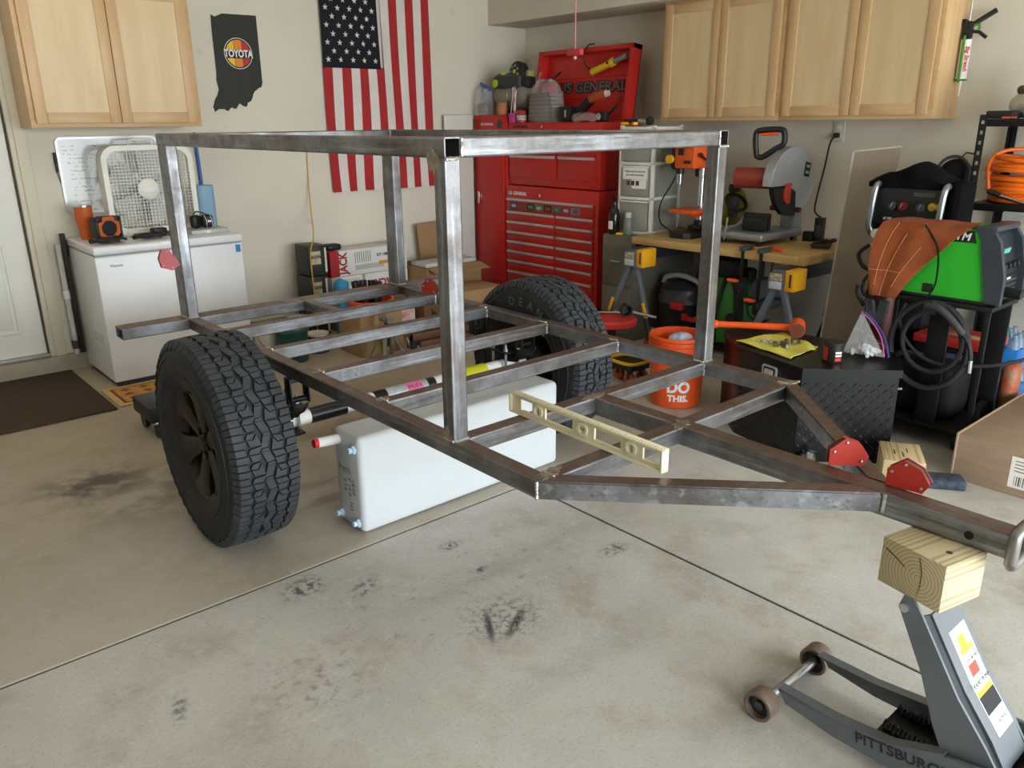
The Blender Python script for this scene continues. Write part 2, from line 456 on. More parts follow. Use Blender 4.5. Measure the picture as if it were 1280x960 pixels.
def tubep(name, p0, p1, w=T, h=T, upv=Z3, th=0.):
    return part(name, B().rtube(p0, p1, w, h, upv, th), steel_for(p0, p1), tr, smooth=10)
def bead(par, p0, p1, r=.0042, n=14):
    p0, p1 = V(p0), V(p1); pts = [p0.lerp(p1, i/n)+V((random.uniform(-1, 1), random.uniform(-1, 1), random.uniform(-1, 1)))*.0007 for i in range(n+1)]
    k = [random.uniform(.75, 1.2) for _ in range(n+2)]
    part('weld', B().tube(pts, lambda t: r*k[int(t*n)], 6), WELD, par)
def patch(par, c, rx, ry, rot=0, nrm='Z'):
    poly = []
    for i in range(30):
        a = 2*math.pi*i/30; q = random.uniform(.5, 1.12)
        poly.append((rx*q*math.cos(a), ry*q*math.sin(a)))
    M = Matrix.Translation(c) @ Matrix.Rotation(rot, 4, 'Z')
    if nrm == 'X': M = Matrix.Translation(c) @ Matrix.Rotation(R(-90), 4, 'Y')
    if nrm == 'Y': M = Matrix.Translation(c) @ Matrix.Rotation(R(90), 4, 'X')
    part('ground_weld', B().prism(poly, -.001, .0012, M), GROUND_STEEL, par)
h = T/2
xl, xr = X0+h, X1-h
rl = tubep('side_rail', (xl, YFR+.002, zc), (xl, Y1, zc)); rr_ = tubep('side_rail', (xr, YFR+.002, zc), (xr, Y1, zc))
c1 = tubep('rear_crossmember', (-.33, Y1+D1/2, zc), (X1+.26, Y1+D1/2, zc), D1, T, Z3, .004)
cm = []
for y in (Y2, Y3c, Y4, Y5, Y6, Y7):
    x0, x1 = X0+T, X1-T
    o = tubep('crossmember', (x0-.004, y+h, zc), (x1+.004, y+h, zc)); cm.append(o)
    for x in (x0+.002, x1-.002):
        bead(o, (x, y-.001, zc-h+.004), (x, y-.001, zc+h-.003)); 
        bead(o, (x, y+.004, ZT+.0005), (x, y+T-.004, ZT+.0005), .0035)
st = tubep('brace_tube', (.521, Y2+T-.002, zc), (.521, Y1+.002, zc))
posts = []
for x, y, d in ((xl, Y6+h, T), (xr, Y6+h, T), (xl, Y1+D1/2, D1), (xr, Y1+D1/2, D1)):
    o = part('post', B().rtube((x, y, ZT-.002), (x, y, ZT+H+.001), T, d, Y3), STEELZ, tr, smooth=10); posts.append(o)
    y0 = y-d/2
    bead(o, (x-h+.003, y0-.001, ZT+.002), (x+h-.003, y0-.001, ZT+.002), .004)
    bead(o, (x-h, y0+.003, ZT+.002), (x-h, y0+d-.003, ZT+.002), .003)
ztc = ZT+H+h; YR = Y1+D1
tl = tubep('top_rail', (xl, Y6, ztc), (xl, YR, ztc), T, T, Z3, .0035); trr = tubep('top_rail', (xr, Y6, ztc), (xr, YR, ztc), T, T, Z3, .0035)
tf = tubep('top_crossmember', (X0+T-.003, Y6+h, ztc), (X1-T+.003, Y6+h, ztc)); tb = tubep('top_crossmember', (X0+T-.003, Y1+h, ztc), (X1-T+.003, Y1+h, ztc))
for o, y in ((tf, Y6), (tb, Y1)):
    for x in (X0+T+.002, X1-T-.002): bead(o, (x, y-.001, ztc-h+.003), (x, y-.001, ztc+h-.003), .005)
bead(tl, (X0+.002, Y6-.001, ZT+H-.001), (X0+T-.002, Y6-.001, ZT+H-.001), .005); bead(trr, (X1-T+.002, Y6-.001, ZT+H-.001), (X1-.002, Y6-.001, ZT+H-.001), .005)
# tongue: centre beam, A-frame arms, receiver collar
TB = .0574; xc = .518
beam = part('tongue_beam', B().rtube((xc, Y6+.004, ZT-TB/2), (xc, -1.209, ZT-TB/2), TB, TB, Z3, .006), STEEL, tr, smooth=10)
ap = [(X0+.0012, YFR), (.4893, -.9385), (.4893, -.868), (-.0175, -.329), (X0+.0012, -.335)]
def arm(poly):
    b = B().prism(poly, ZT-T+.0004, ZT-.0004); bmesh.ops.bevel(b.bm, geom=list(b.bm.edges), offset=.0035, segments=2, affect='EDGES')
    return part('tongue_arm', b, STEELX, tr, smooth=15)
armL = arm(ap); armR = arm([(X0+X1-x-.0028*(x > .3), y) for x, y in ap])
rc = B(); ring = []
for sx1, sz1, a0 in ((1, 1, 0), (-1, 1, 90), (-1, -1, 180), (1, -1, 270)):
    for k in (0, 30, 60, 90): ring.append((xc+sx1*.024+.014*math.cos(R(a0+k)), -1.210, ZT-TB/2+sz1*.024+.014*math.sin(R(a0+k))))
rc.tube(ring, .0125, 10, closed=True)
part('receiver_collar', rc, mat('cast_steel', '85817f', .42, metal=.8, var=.15, bump=.2), tr)
part('pin_hole', B().lathe([(.0095, -.0025), (.0095, .001), (.0001, .001)], (xc-TB/2-.0005, -1.123, ZT-.031), (-1, 0, 0), 20), mat('hole_dark', '0d0c0c', .9), beam)
bead(armL, (.487, -.940, zc-h+.003), (.487, -.940, zc+h-.002), .0045); bead(rl, (X0-.001, YFR, zc-h+.002), (X0-.001, YFR, zc+h-.002), .0045)
for c, rx, ry, rot in (((X0+.06, -.348, ZT), .055, .022, .2), ((xc-.02, -.025, ZT), .05, .022, .1), ((xc-.015, -.357, ZT), .045, .028, .2), ((X1-.035, -.357, ZT), .04, .02, -.4),
                       ((X0+.045, Y5+.03, ZT), .025, .02, 0), ((X0+.045, Y4+.03, ZT), .025, .02, .3), ((X0+.045, Y3c+.03, ZT), .025, .02, .3), ((X1-.045, Y5+.03, ZT), .02, .018, 0)):
    patch(rl if c[0] < .1 else (rr_ if c[0] > 1 else beam), (c[0], c[1], c[2]+.0004), rx, ry, rot)
patch(posts[0], (X0-.0006, Y6+.03, ZT+.01), .03, .022, nrm='X'); patch(tl, (X0-.0006, Y6+.05, ZT+H-.005), .035, .03, nrm='X')
CHALK = mat('blue_chalk', '8fa0a8', .9, var=.1)
for k, (x, s) in enumerate(((.07, 'E'), (.12, 'N'), (.17, 'D'))):
    text(cm[2], s, .042, (x, Y4-.0005, zc), X3, Z3, CHALK, 'chalk_mark', .0003)

# ------------------------------------------------------------------ axle, leaf springs, wheels
AY, AZ, AR = 1.067, .379, .030
axle = part('axle', B().cyl((-.15, AY, AZ), (1.17, AY, AZ), AR, seg=24), WHITE, tr, 'white and black wrapped axle tube')
BAND = mat('black_wrap', '161617', .3, var=.1); LBL = mat('silver_label', 'b4bcc4', .4, metal=.3, var=.15, scale=40); PINK = mat('pink_sticker', 'e77fae', .6, var=.08)
def band(x0, x1, m, n, e=.0012):
    return part(n, B().lathe([(AR+e, x0), (AR+e, x1), (AR-.002, x1), (AR-.002, x0)], (0, AY, AZ), X3, 24, closed=True), m, axle)
band(.07, .225, BAND, 'wrap'); band(.355, .415, BAND, 'wrap'); band(.415, .615, LBL, 'label_wrap'); bp_ = band(.51, .59, PINK, 'sticker', .0018); band(.615, .657, BAND, 'wrap'); band(.745, .775, BAND, 'wrap')
band(.775, .94, mat('yellow_sleeve', 'c6c81f', .5, var=.06), 'yellow_sleeve', .004)
text(axle, 'MUEX', .026, (.55, AY-AR*.80-.0025, AZ+AR*.62+.002), X3, (0, .6, .8), mat('magenta_ink', 'b01c6a', .6), 'lettering', .0003)
SPR = mat('spring_black', '202021', .38, metal=.4, var=.2); GALV = mat('zinc_plate', 'a9acb0', .32, metal=.9, var=.12)
for sx, xx in ((-1, X0+h), (1, X1-h)):
    b = B()
    for k in range(3):
        L_ = .20-.05*k
        pts = [(xx, AY+L_*t, AZ+AR+.012+.009*(2-k)+.055*t*t*(L_/.20)**2) for t in [i/8-1 for i in range(17)]]
        b.tube(pts, .022, 4, flat=.18)
    sp = part('leaf_spring', b, SPR, tr)
    part('spring_plate', B().box(xx-.05, xx+.05, AY-.065, AY+.065, AZ+AR+.04, AZ+AR+.05, .002), SPR, tr)
    part('spring_plate', B().box(xx-.05, xx+.05, AY-.065, AY+.065, AZ-AR-.012, AZ-AR-.002, .002), SPR, tr)
    for dx in (-.036, .036):
        ub = part('u_bolt', B().tube([(xx+dx, AY-.045, AZ+AR+.085)]+[(xx+dx, AY-.045*math.cos(a), AZ-AR*.2-.045*math.sin(a)) for a in [R(q) for q in range(0, 181, 20)]]+[(xx+dx, AY+.045, AZ+AR+.085)], .006, 8), GALV, tr)
        for dy in (-.045, .045): part('nut', B().cyl((xx+dx, AY+dy, AZ+AR+.05), (xx+dx, AY+dy, AZ+AR+.064), .011, seg=6), GALV, ub)
    for yy in (AY-.135, AY+.20):
        b = B()
        for dx in (-.034, .034): b.box(xx+dx-.003, xx+dx+.003, yy-.024, yy+.024, .492, ZT-T+.001, .002)
        b.cyl((xx-.042, yy, .505), (xx+.042, yy, .505), .011, seg=12); b.box(xx-.034, xx+.034, yy-.024, yy+.024, .575, ZT-T+.001, .002)
        part('spring_hanger', b, SPR, tr)

RT, TW = .379, .246
TYRE = mat('tyre_rubber', '232426', .7, var=.2, scale=14, bump=.25, bscale=160)
TREAD = mat('tread_rubber', '34373b', .62, var=.22, scale=10, bump=.2, bscale=120)
RIMM = mat('bronze_wheel_paint', '352e28', .42, metal=.5, var=.15, rvar=.08)
def tyre_body():
    w = TW/2
    pr = [(.205, -w+.025), (.215, -w+.012), (.25, -w+.003), (.30, -w), (.335, -w+.006), (.352, -w+.016), (RT-.018, -w+.026), (RT-.012, -w+.04),
          (RT-.0105, 0), (RT-.012, w-.04), (RT-.018, w-.026), (.352, w-.016), (.335, w-.006), (.30, w), (.25, w-.003), (.215, w-.012), (.205, w-.025), (.20, 0)]
    b = B().lathe(pr, (0, 0, 0), X3, 72, closed=True)
    for q, s in ((.262, 1), (.262, -1), (.318, -1), (.318, 1)):
        b.lathe([(q-.002, s*(w-.003)), (q, s*(w+.0015)), (q+.002, s*(w-.003)), (q, s*(w-.006))], (0, 0, 0), X3, 72, closed=True)
    return b
def tyre_tread():
    b = B(); N = 48; w = TW/2
    def pos(x, th, r): return V((x, r*math.cos(th), r*math.sin(th)))
    def crown(x): return RT-.006*(abs(x)/w)**2.5
    def block(pts, rb=RT-.0125, slope=.0012):
        # pts (x, theta) outline, counter-clockwise; extruded from the casing to the crown
        top = [pos(x, t, crown(x)) for x, t in pts]
        cx = sum(p[0] for p in pts)/len(pts); ct = sum(p[1] for p in pts)/len(pts)
        bot = [pos(x+(x-cx)*.06, t+(t-ct)*.06, rb) for x, t in pts]
        b.sweep([bot, top])
    dth = 2*math.pi/N
    for k in range(N):
        t0 = k*dth
        z = .0065 if k % 2 else -.0065
        zn = -z
        # centre rib, zigzag both edges, each pitch cut by a notch
        block([(-.013+z, t0), (.013+z, t0), (.013+zn, t0+dth*.62), (.006+zn, t0+dth*.74), (-.013+zn, t0+dth*.74)])
        block([(-.010+zn, t0+dth*.80), (.012+zn, t0+dth*.80), (.014+zn, t0+dth*.97), (-.012+zn, t0+dth*.97)])
        for s in (-1, 1):
            # intermediate row: interlocking triangles and trapezoids
            xi, xo = .0215, .0585
            q = t0+dth*(.1 if s > 0 else .6)
            P = [(s*xi+z, q), (s*(xo-.004), q+dth*.06), (s*(xo+.004), q+dth*.36), (s*(xi+.012)+z, q+dth*.42)]
            P2 = [(s*xi+z*.6, q+dth*.16), (s*(xi+.010)+z, q+dth*.50), (s*(xo+.001), q+dth*.44), (s*(xo-.006), q+dth*.88), (s*xi+zn, q+dth*.90)]
            for Q in (P, P2): block(Q if s > 0 else Q[::-1])
            # shoulder lugs, two per pitch, wrapping down the sidewall
            for hh, j in ((0., .007), (.5, .0)):
                xi, xo = .0650+(.004 if hh else 0), w-.014
                q = t0+dth*(.08+hh); wd = dth*.41
                dx = .0035 if hh else -.0035
                pts = [(s*(xi+dx), q), (s*(xo-.006), q-dth*.04), (s*(xo-.006), q+wd*.93), (s*(xi-dx*.4), q+wd)]
                top = [pos(x, t, crown(x)) for x, t in pts]
                low = [pos(s*(xo+.008), q-dth*.03, RT-.028-j), pos(s*(xo+.008), q+wd*.88, RT-.028-j)]
                bas = [pos(s*xi, q, RT-.013), pos(s*(xo-.008), q, RT-.034), pos(s*(xo-.008), q+wd*.95, RT-.034), pos(s*xi, q+wd, RT-.013)]
                v = [b.bm.verts.new(p) for p in top+low+bas]
                for f in ((0, 1, 2, 3), (1, 4, 5, 2), (0, 3, 9, 6), (0, 6, 7, 4, 1), (3, 2, 5, 8, 9), (4, 7, 8, 5), (6, 9, 8, 7)):
                    try: b.bm.faces.new([v[i] for i in f])
                    except ValueError: pass
    return b
def rim_body():
    # barrel and outer lip; -X is the outer face
    b = B().lathe([(.206, -.098), (.212, -.094), (.207, -.088), (.196, -.085), (.188, -.06), (.183, .0), (.188, .08), (.207, .095), (.200, .096), (.180, .08), (.175, .0), (.180, -.06), (.187, -.085), (.198, -.096)], (0, 0, 0), X3, 64, closed=True)
    b.lathe([(.0001, -.060), (.03, -.062), (.06, -.060), (.070, -.055), (.072, -.02), (.0001, -.02)], (0, 0, 0), X3, 32)
    return b
def spoke(i):
    a0 = 2*math.pi*i/6+.3; b = B()
    def P(r, da, x): return V((x, r*math.cos(a0+da), r*math.sin(a0+da)))
    rings = []
    for r, wd, x, t in ((.04, .70, -.062, .026), (.085, .52, -.068, .026), (.12, .46, -.073, .024), (.155, .50, -.078, .022), (.182, .62, -.083, .018), (.192, .70, -.086, .014)):
        hw = 1.35*wd/2*(.14/(r+.03))**.55
        x -= .010; rings.append([P(r, -hw, x+.006), P(r, -hw*.75, x), P(r, 0, x-.002), P(r, hw*.75, x), P(r, hw, x+.006), P(r, hw, x+t), P(r, -hw, x+t)])
    return b.sweep(rings)
TYM, TRM = mesh_of(tyre_body(), 'tire', TYRE, 50), mesh_of(tyre_tread(), 'tread', TREAD, 20)
RIM, SPK = mesh_of(rim_body(), 'wheel_rim', RIMM, 40), [mesh_of(spoke(i), 'spoke', RIMM, 40) for i in range(6)]
nb = B()
NUT = mesh_of(B().cyl((0, 0, 0), (-.022, 0, 0), .0105, .0085, 6), 'lug_nut', mat('dark_lug', '3a3632', .35, metal=.7), 30)
CAPM = mesh_of(B().lathe([(.0001, -.088), (.026, -.086), (.032, -.078), (.034, -.06), (.0001, -.06)], (0, 0, 0), X3, 24), 'hub_cap', RIMM, 40)
rt_loc = V((X0+W/2, .6, 0))
for sgn, xx, ph in ((1, -.262, .35), (-1, 1.278, 1.2)):
    M = Matrix.Translation(V((xx, AY, AZ))-rt_loc) @ Matrix.Rotation(0 if sgn > 0 else math.pi, 4, 'Z') @ Matrix.Rotation(ph, 4, 'X')
    ty = bpy.data.objects.new('tire', TYM); td = bpy.data.objects.new('tread', TRM); rm = bpy.data.objects.new('wheel_rim', RIM)
    for o, pr in ((ty, tr), (td, ty), (rm, tr)): COL.objects.link(o); o.parent = pr
    ty.matrix_local = M; rm.matrix_local = M
    for i in range(6):
        o = bpy.data.objects.new('spoke', SPK[i]); COL.objects.link(o); o.parent = rm
        o = bpy.data.objects.new('lug_nut', NUT); COL.objects.link(o); o.parent = rm
        a = 2*math.pi*(i+.5)/6+.3; o.location = (-.060, .047*math.cos(a), .047*math.sin(a))
    o = bpy.data.objects.new('hub_cap', CAPM); COL.objects.link(o); o.parent = rm
    part('brake_drum', B().lathe([(.0001, -.04), (.12, -.04), (.125, -.03), (.125, .03), (.0001, .035)], (xx+sgn*.06, AY, AZ), X3, 32), SPR, tr)
# raised sidewall lettering on the inner face of the far tire
SWM = mat('sidewall_letters', '5d5f60', .7)
wi = 1.278-TW/2-.0012
for k, ch in enumerate('DEAN'):
    a = R(79+13*k)
    text(tr, ch, .055, (wi, AY+.283*math.cos(a), AZ+.283*math.sin(a)), (0, -math.sin(a), math.cos(a)), (0, math.cos(a), math.sin(a)), SWM, 'sidewall_letter', .0008)

# ------------------------------------------------------------------ things on and under the trailer
TANK = mat('tank_polyethylene', 'cdd1d4', .45, var=.02, sss=.1)
tk = thing('water_tank', 'translucent white plastic water tank standing on edge under the trailer', 'water tank', (.575, .81, 0))
part('tank_body', B().box(.08, 1.07, .72, .905, .003, .382, .022, seg=4), TANK, tk)
FIT = mat('pale_blue_fitting', 'b9cfe4', .4, var=.05)
for y, z in ((.752, .333), (.755, .04), (.875, .04)):
    f = part('port_plug', B().cyl((.081, y, z), (.070, y, z), .017, seg=6).cyl((.07, y, z), (.055, y, z), .011, seg=14), FIT, tk)
sp_ = part('fill_spout', B().cyl((.085, .86, .343), (-.005, .86, .35), .018, seg=20), WHITE, tk)
part('spout_cap', B().cyl((-.004, .86, .35), (-.02, .86, .351), .0165, seg=20), mat('red_cap', 'd2262a', .4), sp_)
GRN = mat('green_marker', '6d8f3f', .8); BLU = mat('grey_marker', '5c6c80', .8)
text(tk, 'fresh', .042, (.0795, .83, .235), (0, -1, 0), Z3, GRN, 'marker_writing', .0002)
for k, (s, y, z) in enumerate((('18.00', .775, .175), ('T 14.4', .805, .17), ('3 F4', .835, .17), ('N3', .80, .09))):
    text(tk, s, .030, (.0795, y, z), (0, 0, -1), (0, -1, 0), BLU, 'marker_writing', .0002)
# spirit level resting on the front crossmember and the A-frame arm
lv = thing('spirit_level', 'cream metal spirit level lying across the front of the trailer frame', 'level', (.217, -.24, ZT))
p0, p1 = V((.227, .049, ZT+.0315)), V((.207, -.535, ZT+.0315)); d = (p1-p0).normalized(); q = V((0, 0, 1)).cross(d)
LVM = mat('cream_level_paint', 'e3d9b8', .42, var=.05, scale=12)
L_ = (p1-p0).length
def lpt(u, v, w): return p0+d*u+q*v+V((0, 0, w))
def lbox(b, u0, u1, v0, v1, w0, w1, bev=.001):
    M = Matrix(((d.x, q.x, 0, p0.x), (d.y, q.y, 0, p0.y), (d.z, q.z, 1, p0.z), (0, 0, 0, 1)))
    b.box(u0, u1, v0, v1, w0, w1, bev, M)
b = B(); lbox(b, 0, L_, -.0125, .0125, .026, .0305); lbox(b, 0, L_, -.0125, .0125, -.0305, -.026); lbox(b, 0, .006, -.0125, .0125, -.03, .03); lbox(b, L_-.006, L_, -.0125, .0125, -.03, .03)
part('i_beam_flange', b, LVM, lv)
b = B()
wins = [(.045, .095), (.150, .262), (.345, .44), (.515, .570)]; vials = [(.122), (.303), (.477)]
u = .006
for a, c in wins: lbox(b, u, a, -.003, .003, -.026, .026, 0); lbox(b, a, c, -.003, .003, .016, .026, 0); lbox(b, a, c, -.003, .003, -.026, -.016, 0); u = c
lbox(b, u, L_-.006, -.003, .003, -.026, .026, 0)
part('web', b, LVM, lv)
VIAL = mat('vial_clear', 'dfe8c8', .1, trans=.6, var=.02)
for u in vials:
    v_ = part('vial_ring', B().lathe([(.012, -.0075), (.019, -.0075), (.019, .0075), (.012, .0075)], lpt(u, 0, 0), q, 24, closed=True), mat('ivory_plastic', 'eae3c6', .4), lv)
    part('vial', B().cyl(lpt(u, 0, -.012) if abs(u-.303) > .1 else lpt(u-.012, 0, 0), lpt(u, 0, .012) if abs(u-.303) > .1 else lpt(u+.012, 0, 0), .005, seg=12), VIAL, v_)
b = B()
for k in range(60): lbox(b, .01+k*.0099, .0108+k*.0099, -.012, -.004 if k % 5 else .002, .0305, .0309, 0)
part('ruler_ticks', b, INK, lv)
# red magnetic welding squares
MAGR = mat('red_magnet_paint', 'a52a1d', .42, var=.05)
def magnet(lab, M, name='welding_magnet'):
    poly = [(-.046, -.030), (-.046, .012), (-.012, .040), (.026, .026), (.048, -.006), (.034, -.030)]
    o = bpy.data.objects.new(name, None); COL.objects.link(o); o.matrix_world = M
    o['label'] = lab; o['category'] = 'magnet'; o['group'] = 'red welding magnets on the trailer frame'
    part('face_plate', B().prism(poly, .008, .0115), MAGR, o); part('face_plate', B().prism(poly, -.0115, -.008), MAGR, o)
    part('magnet_core', B().prism([(x*.93, y*.93) for x, y in poly], -.008, .008), DGREY, o)
    for x, y in ((-.036, .006), (.03, -.018), (-.008, .03)): part('rivet', B().lathe([(.0001, .0155), (.003, .0145), (.004, .0115)], (x, y, 0), Z3, 12), SILVER, o)
magnet('red hexagonal welding magnet upright where right tongue arm meets centre beam', frame((.574, -.803, ZT+.034), (.30, -.30, 0), (0, 0, 1)))
magnet('red hexagonal welding magnet nearest the hitch end of the tongue', frame((.552, -.962, ZT+.031), (.12, -.99, 0), (0, 0, 1)))
magnet('red arrow-shaped welding magnet on left rear post before the freezer', frame((X0-.0505, Y1+.012, ZT+.264), (-.5, .1, .85), (-.8, 0, -.5)))
magnet('red welding magnet at the far rear corner beside the right post', frame((X1-.064, Y2+.02, ZT+.036), (.25, -.95, 0), (0, 0, 1)))
# ------------------------------------------------------------------ timber block and trolley jack under the tongue
def wood_mat(name, a, b_, rings=None):
    m = bpy.data.materials.new(name); m.use_nodes = True
    nt = m.node_tree; N = nt.nodes; L = nt.links; p = N['Principled BSDF']
    tc = N.new('ShaderNodeTexCoord'); mp = N.new('ShaderNodeMapping'); L.new(tc.outputs['Object'], mp.inputs[0])
    if rings:
        mp.inputs['Location'].default_value = rings[:3]; mp.inputs['Scale'].default_value = (.12, 1, 1)
        w = N.new('ShaderNodeTexWave'); w.wave_type = 'RINGS'; w.rings_direction = 'X'; w.inputs['Scale'].default_value = rings[3]
        w.inputs['Distortion'].default_value = 1.6; w.inputs['Detail'].default_value = 3; w.inputs['Detail Scale'].default_value = 2.5
    else:
        w = N.new('ShaderNodeTexNoise'); w.inputs['Scale'].default_value = 9; w.inputs['Detail'].default_value = 6
        mp.inputs['Scale'].default_value = (1, .12, 1)
    L.new(mp.outputs[0], w.inputs['Vector'])
    cr = N.new('ShaderNodeValToRGB'); cr.color_ramp.elements[0].color = (*lin(a), 1); cr.color_ramp.elements[1].color = (*lin(b_), 1)
    if rings: cr.color_ramp.elements[0].position = .02; cr.color_ramp.elements[1].position = .5
    else: cr.color_ramp.elements[0].position = .35; cr.color_ramp.elements[1].position = .65
    L.new(w.outputs[0] if not rings else w.outputs['Fac'], cr.inputs[0]); L.new(cr.outputs[0], p.inputs['Base Color'])
    p.inputs['Roughness'].default_value = .75
    return m
PINE = wood_mat('pine_end_grain', 'a49170', 'c3b38f', (0, .018, -.052, 40))
bk = thing('wood_block', 'pale square timber block with end-grain rings under the tongue', 'wood block', (.455, -1.072, .468), R(-13), world=False)
part('timber', B().box(-.068, .068, -.075, .075, 0, .1105, .003), PINE, bk)
DK = mat('wood_crack', '54432c', .9)
part('drying_crack', B().prism([(0, 0), (.010, -.022), (.020, -.050), (.022, -.049), (.012, -.020), (.003, .002)], 0, .0006, frame((-.0682, .064, .085), (0, -1, -.1), (0, 0, 1)) @ Matrix.Rotation(R(50), 4, 'Z')), DK, bk)
part('drying_crack', B().prism([(0, 0), (.006, .03), (.006, .062), (-.004, .095), (-.0055, .094), (.004, .06), (.0045, .03)], 0, .0006, frame((-.0682, -.02, .008), (0, -1, 0), (0, 0, 1))), DK, bk)
part('knot', B().lathe([(.0001, .0012), (.006, .001), (.008, -.001)], (-.01, -.04, .1105), Z3, 12), DK, bk)
b2 = thing('wood_block', 'weathered pale timber block on the floor beside the black tool box', 'wood block', (1.985, -.375, 0), R(30), world=False)
part('timber', B().box(-.105, .105, -.078, .078, 0, .135, .003), wood_mat('weathered_pine', 'a18b66', 'c0ab83', (0, .02, -.03, 34)), b2)
for x, y, s in ((-.03, .0, .02), (.02, -.02, .015), (-.01, .03, .018)):
    part('scorch_mark', B().prism([(s*math.cos(a)*random.uniform(1, 2.2), s*.25*math.sin(a)*random.uniform(.6, 1)) for a in [k*math.pi/5 for k in range(10)]], .135, .1355, Matrix.Translation((x, y, 0))), DK, b2)

JG = mat('jack_grey_paint', '63686d', .36, metal=.15, var=.08)
jk = thing('trolley_jack', 'grey low-profile trolley jack lifting the trailer tongue', 'jack', (.50, -1.15, 0))
XJ0, XJ1 = .366, .585
YAX = -.775
def side(x0, x1):
    poly = [(-.825, .055), (-.80, .085), (-.95, .085), (-1.08, .10), (-1.20, .15), (-1.27, .165), (-1.55, .15), (-1.62, .12), (-1.62, .05), (-1.30, .045), (-.95, .04)]
    M = Matrix(((0, 0, 1, 0), (1, 0, 0, 0), (0, 1, 0, 0), (0, 0, 0, 1)))
    return B().prism(poly, x0, x1, M)
s0 = part('side_plate', side(XJ0, XJ0+.008), JG, jk); s1_ = part('side_plate', side(XJ1-.008, XJ1), JG, jk)
for x0, x1 in ((XJ0, XJ0+.028), (XJ1-.028, XJ1)):
    part('side_flange', B().prism([(-.83, .083), (-.95, .084), (-1.08, .099), (-1.19, .146), (-1.19, .152), (-1.08, .106), (-.95, .091), (-.80, .090)], x0, x1, Matrix(((0, 0, 1, 0), (1, 0, 0, 0), (0, 1, 0, 0), (0, 0, 0, 1)))), JG, jk)
text(s0, 'PITTSBURGH', .036, (XJ0-.0006, -1.11, .092), (0, -1, .17), (0, .17, 1), mat('jack_lettering', '23262a', .5), ext=.0005, sx=1.05, bold=.0006)
for x0, x1 in ((.318, .364), (.587, .633)):
    w = part('front_wheel', B().lathe([(.031, -.023), (.0385, -.023), (.0395, -.021), (.0395, .021), (.0385, .023), (.031, .023)], ((x0+x1)/2, YAX, .0395), X3, 28, closed=True), mat('worn_wheel', '7d6b5f', .6, metal=.3, var=.25, scale=20), jk)
    part('wheel_hub', B().lathe([(.0001, -.016), (.012, -.016), (.013, -.006), (.0315, -.004), (.0315, .010), (.0001, .012)], ((x0+x1)/2, YAX, .0395), X3, 20), DGREY, w)
part('front_axle', B().cyl((.345, YAX, .0395), (.608, YAX, .0395), .0115, seg=16), SILVER, jk)
part('spring_tray', B().box(.42, .56, -1.19, -1.02, .045, .065, .003), BLKMETAL, jk)
for dx in (.45, .53):
    part('return_spring', B().tube([(dx+.012*math.cos(t*1.9), -1.03-.006*t/1.9*.95, .08+.012*math.sin(t*1.9)) for t in [k*.5 for k in range(84)]], .0022, 5), BLKMETAL, jk)
# lift arm
A0, A1 = V((0, -1.25, .125)), V((0, -1.062, .452))
ad = (A1-A0).normalized(); an = V((0, -ad.z, ad.y))          # outward normal: back/up side
def armpt(x, s, n): return V((x, 0, 0))+A0+ad*s+an*n
LA = (A1-A0).length
def armside(x0, x1):
    pl = [(0, -.05), (.04, -.055), (.11, -.05), (LA*.6, -.03), (LA, -.02), (LA+.02, 0), (LA+.012, .018), (LA-.02, .022), (LA*.45, .028), (.06, .045), (0, .05), (-.03, .02), (-.03, -.03)]
    M = Matrix(((0, 0, 1, 0), (ad.y, an.y, 0, A0.y), (ad.z, an.z, 0, A0.z), (0, 0, 0, 1)))
    return B().prism(pl, x0, x1, M)
part('lift_arm_plate', armside(.385, .392), JG, jk); part('lift_arm_plate', armside(.535, .542), JG, jk)
tp = B(); 
tp.sweep([[armpt(.418, s, n), armpt(.545, s, n), armpt(.545, s, n-.006), armpt(.418, s, n-.006)] for s, n in ((-.01, .047), (.06, .046), (LA*.45, .031), (LA*.9, .026))])
top_pl = part('lift_arm_cover', tp, JG, jk)
part('lift_arm_fold', B().sweep([[armpt(x, s, n) for x, s, n in ((.388, s_, -.02), (.420, s_, n_-.002), (.423, s_, n_-.008), (.393, s_, -.024))] for s_, n_ in ((0, .045), (LA*.45, .030), (LA*.9, .024))]), JG, jk)
LBLW = mat('white_decal', 'e9e7e2', .5, var=.03); 
def armquad(x0, x1, s0, s1, m, name, par, e=.0006):
    def nn(s): return .046-(s-.06)/(LA*.45-.06)*.015 if s < LA*.45 else .031-(s-LA*.45)/(LA*.4)*.005
    b = B(); n = 8
    b.sweep([[armpt(x0, s, nn(s)+e), armpt(x1, s, nn(s)+e), armpt(x1, s, nn(s)-.002), armpt(x0, s, nn(s)-.002)] for s in [s0+(s1-s0)*k/n for k in range(n+1)]])
    return part(name, b, m, par)
dc = armquad(.450, .528, .055, .285, LBLW, 'warning_decal', top_pl)
armquad(.452, .526, .10, .138, INK, 'decal_print', dc, .001); armquad(.452, .526, .138, .149, mat('amber_print', 'e0a32a', .5), 'decal_print', dc, .001)
armquad(.468, .506, .178, .203, mat('red_print', 'c8392f', .5), 'decal_print', dc, .001); armquad(.462, .521, .228, .240, YELLOW, 'decal_print', dc, .001); armquad(.471, .501, .240, .266, YELLOW, 'decal_print', dc, .001)
for s, t_, z in ((.214, 'LOW PROFILE', .010), (.163, 'RAPID PUMP', .014), (.080, 'CAUTION', .010)):
    n_ = .0335+max(0, (LA*.45-s))*.14
    text(dc, t_, z, armpt(.487, s, n_+.0022), X3, ad, INK, 'decal_lettering', .0003)
part('pivot_bolt', B().cyl((.378, A1.y+.004, A1.z-.008), (.549, A1.y+.008, A1.z-.005), .010, seg=16), SILVER, jk)
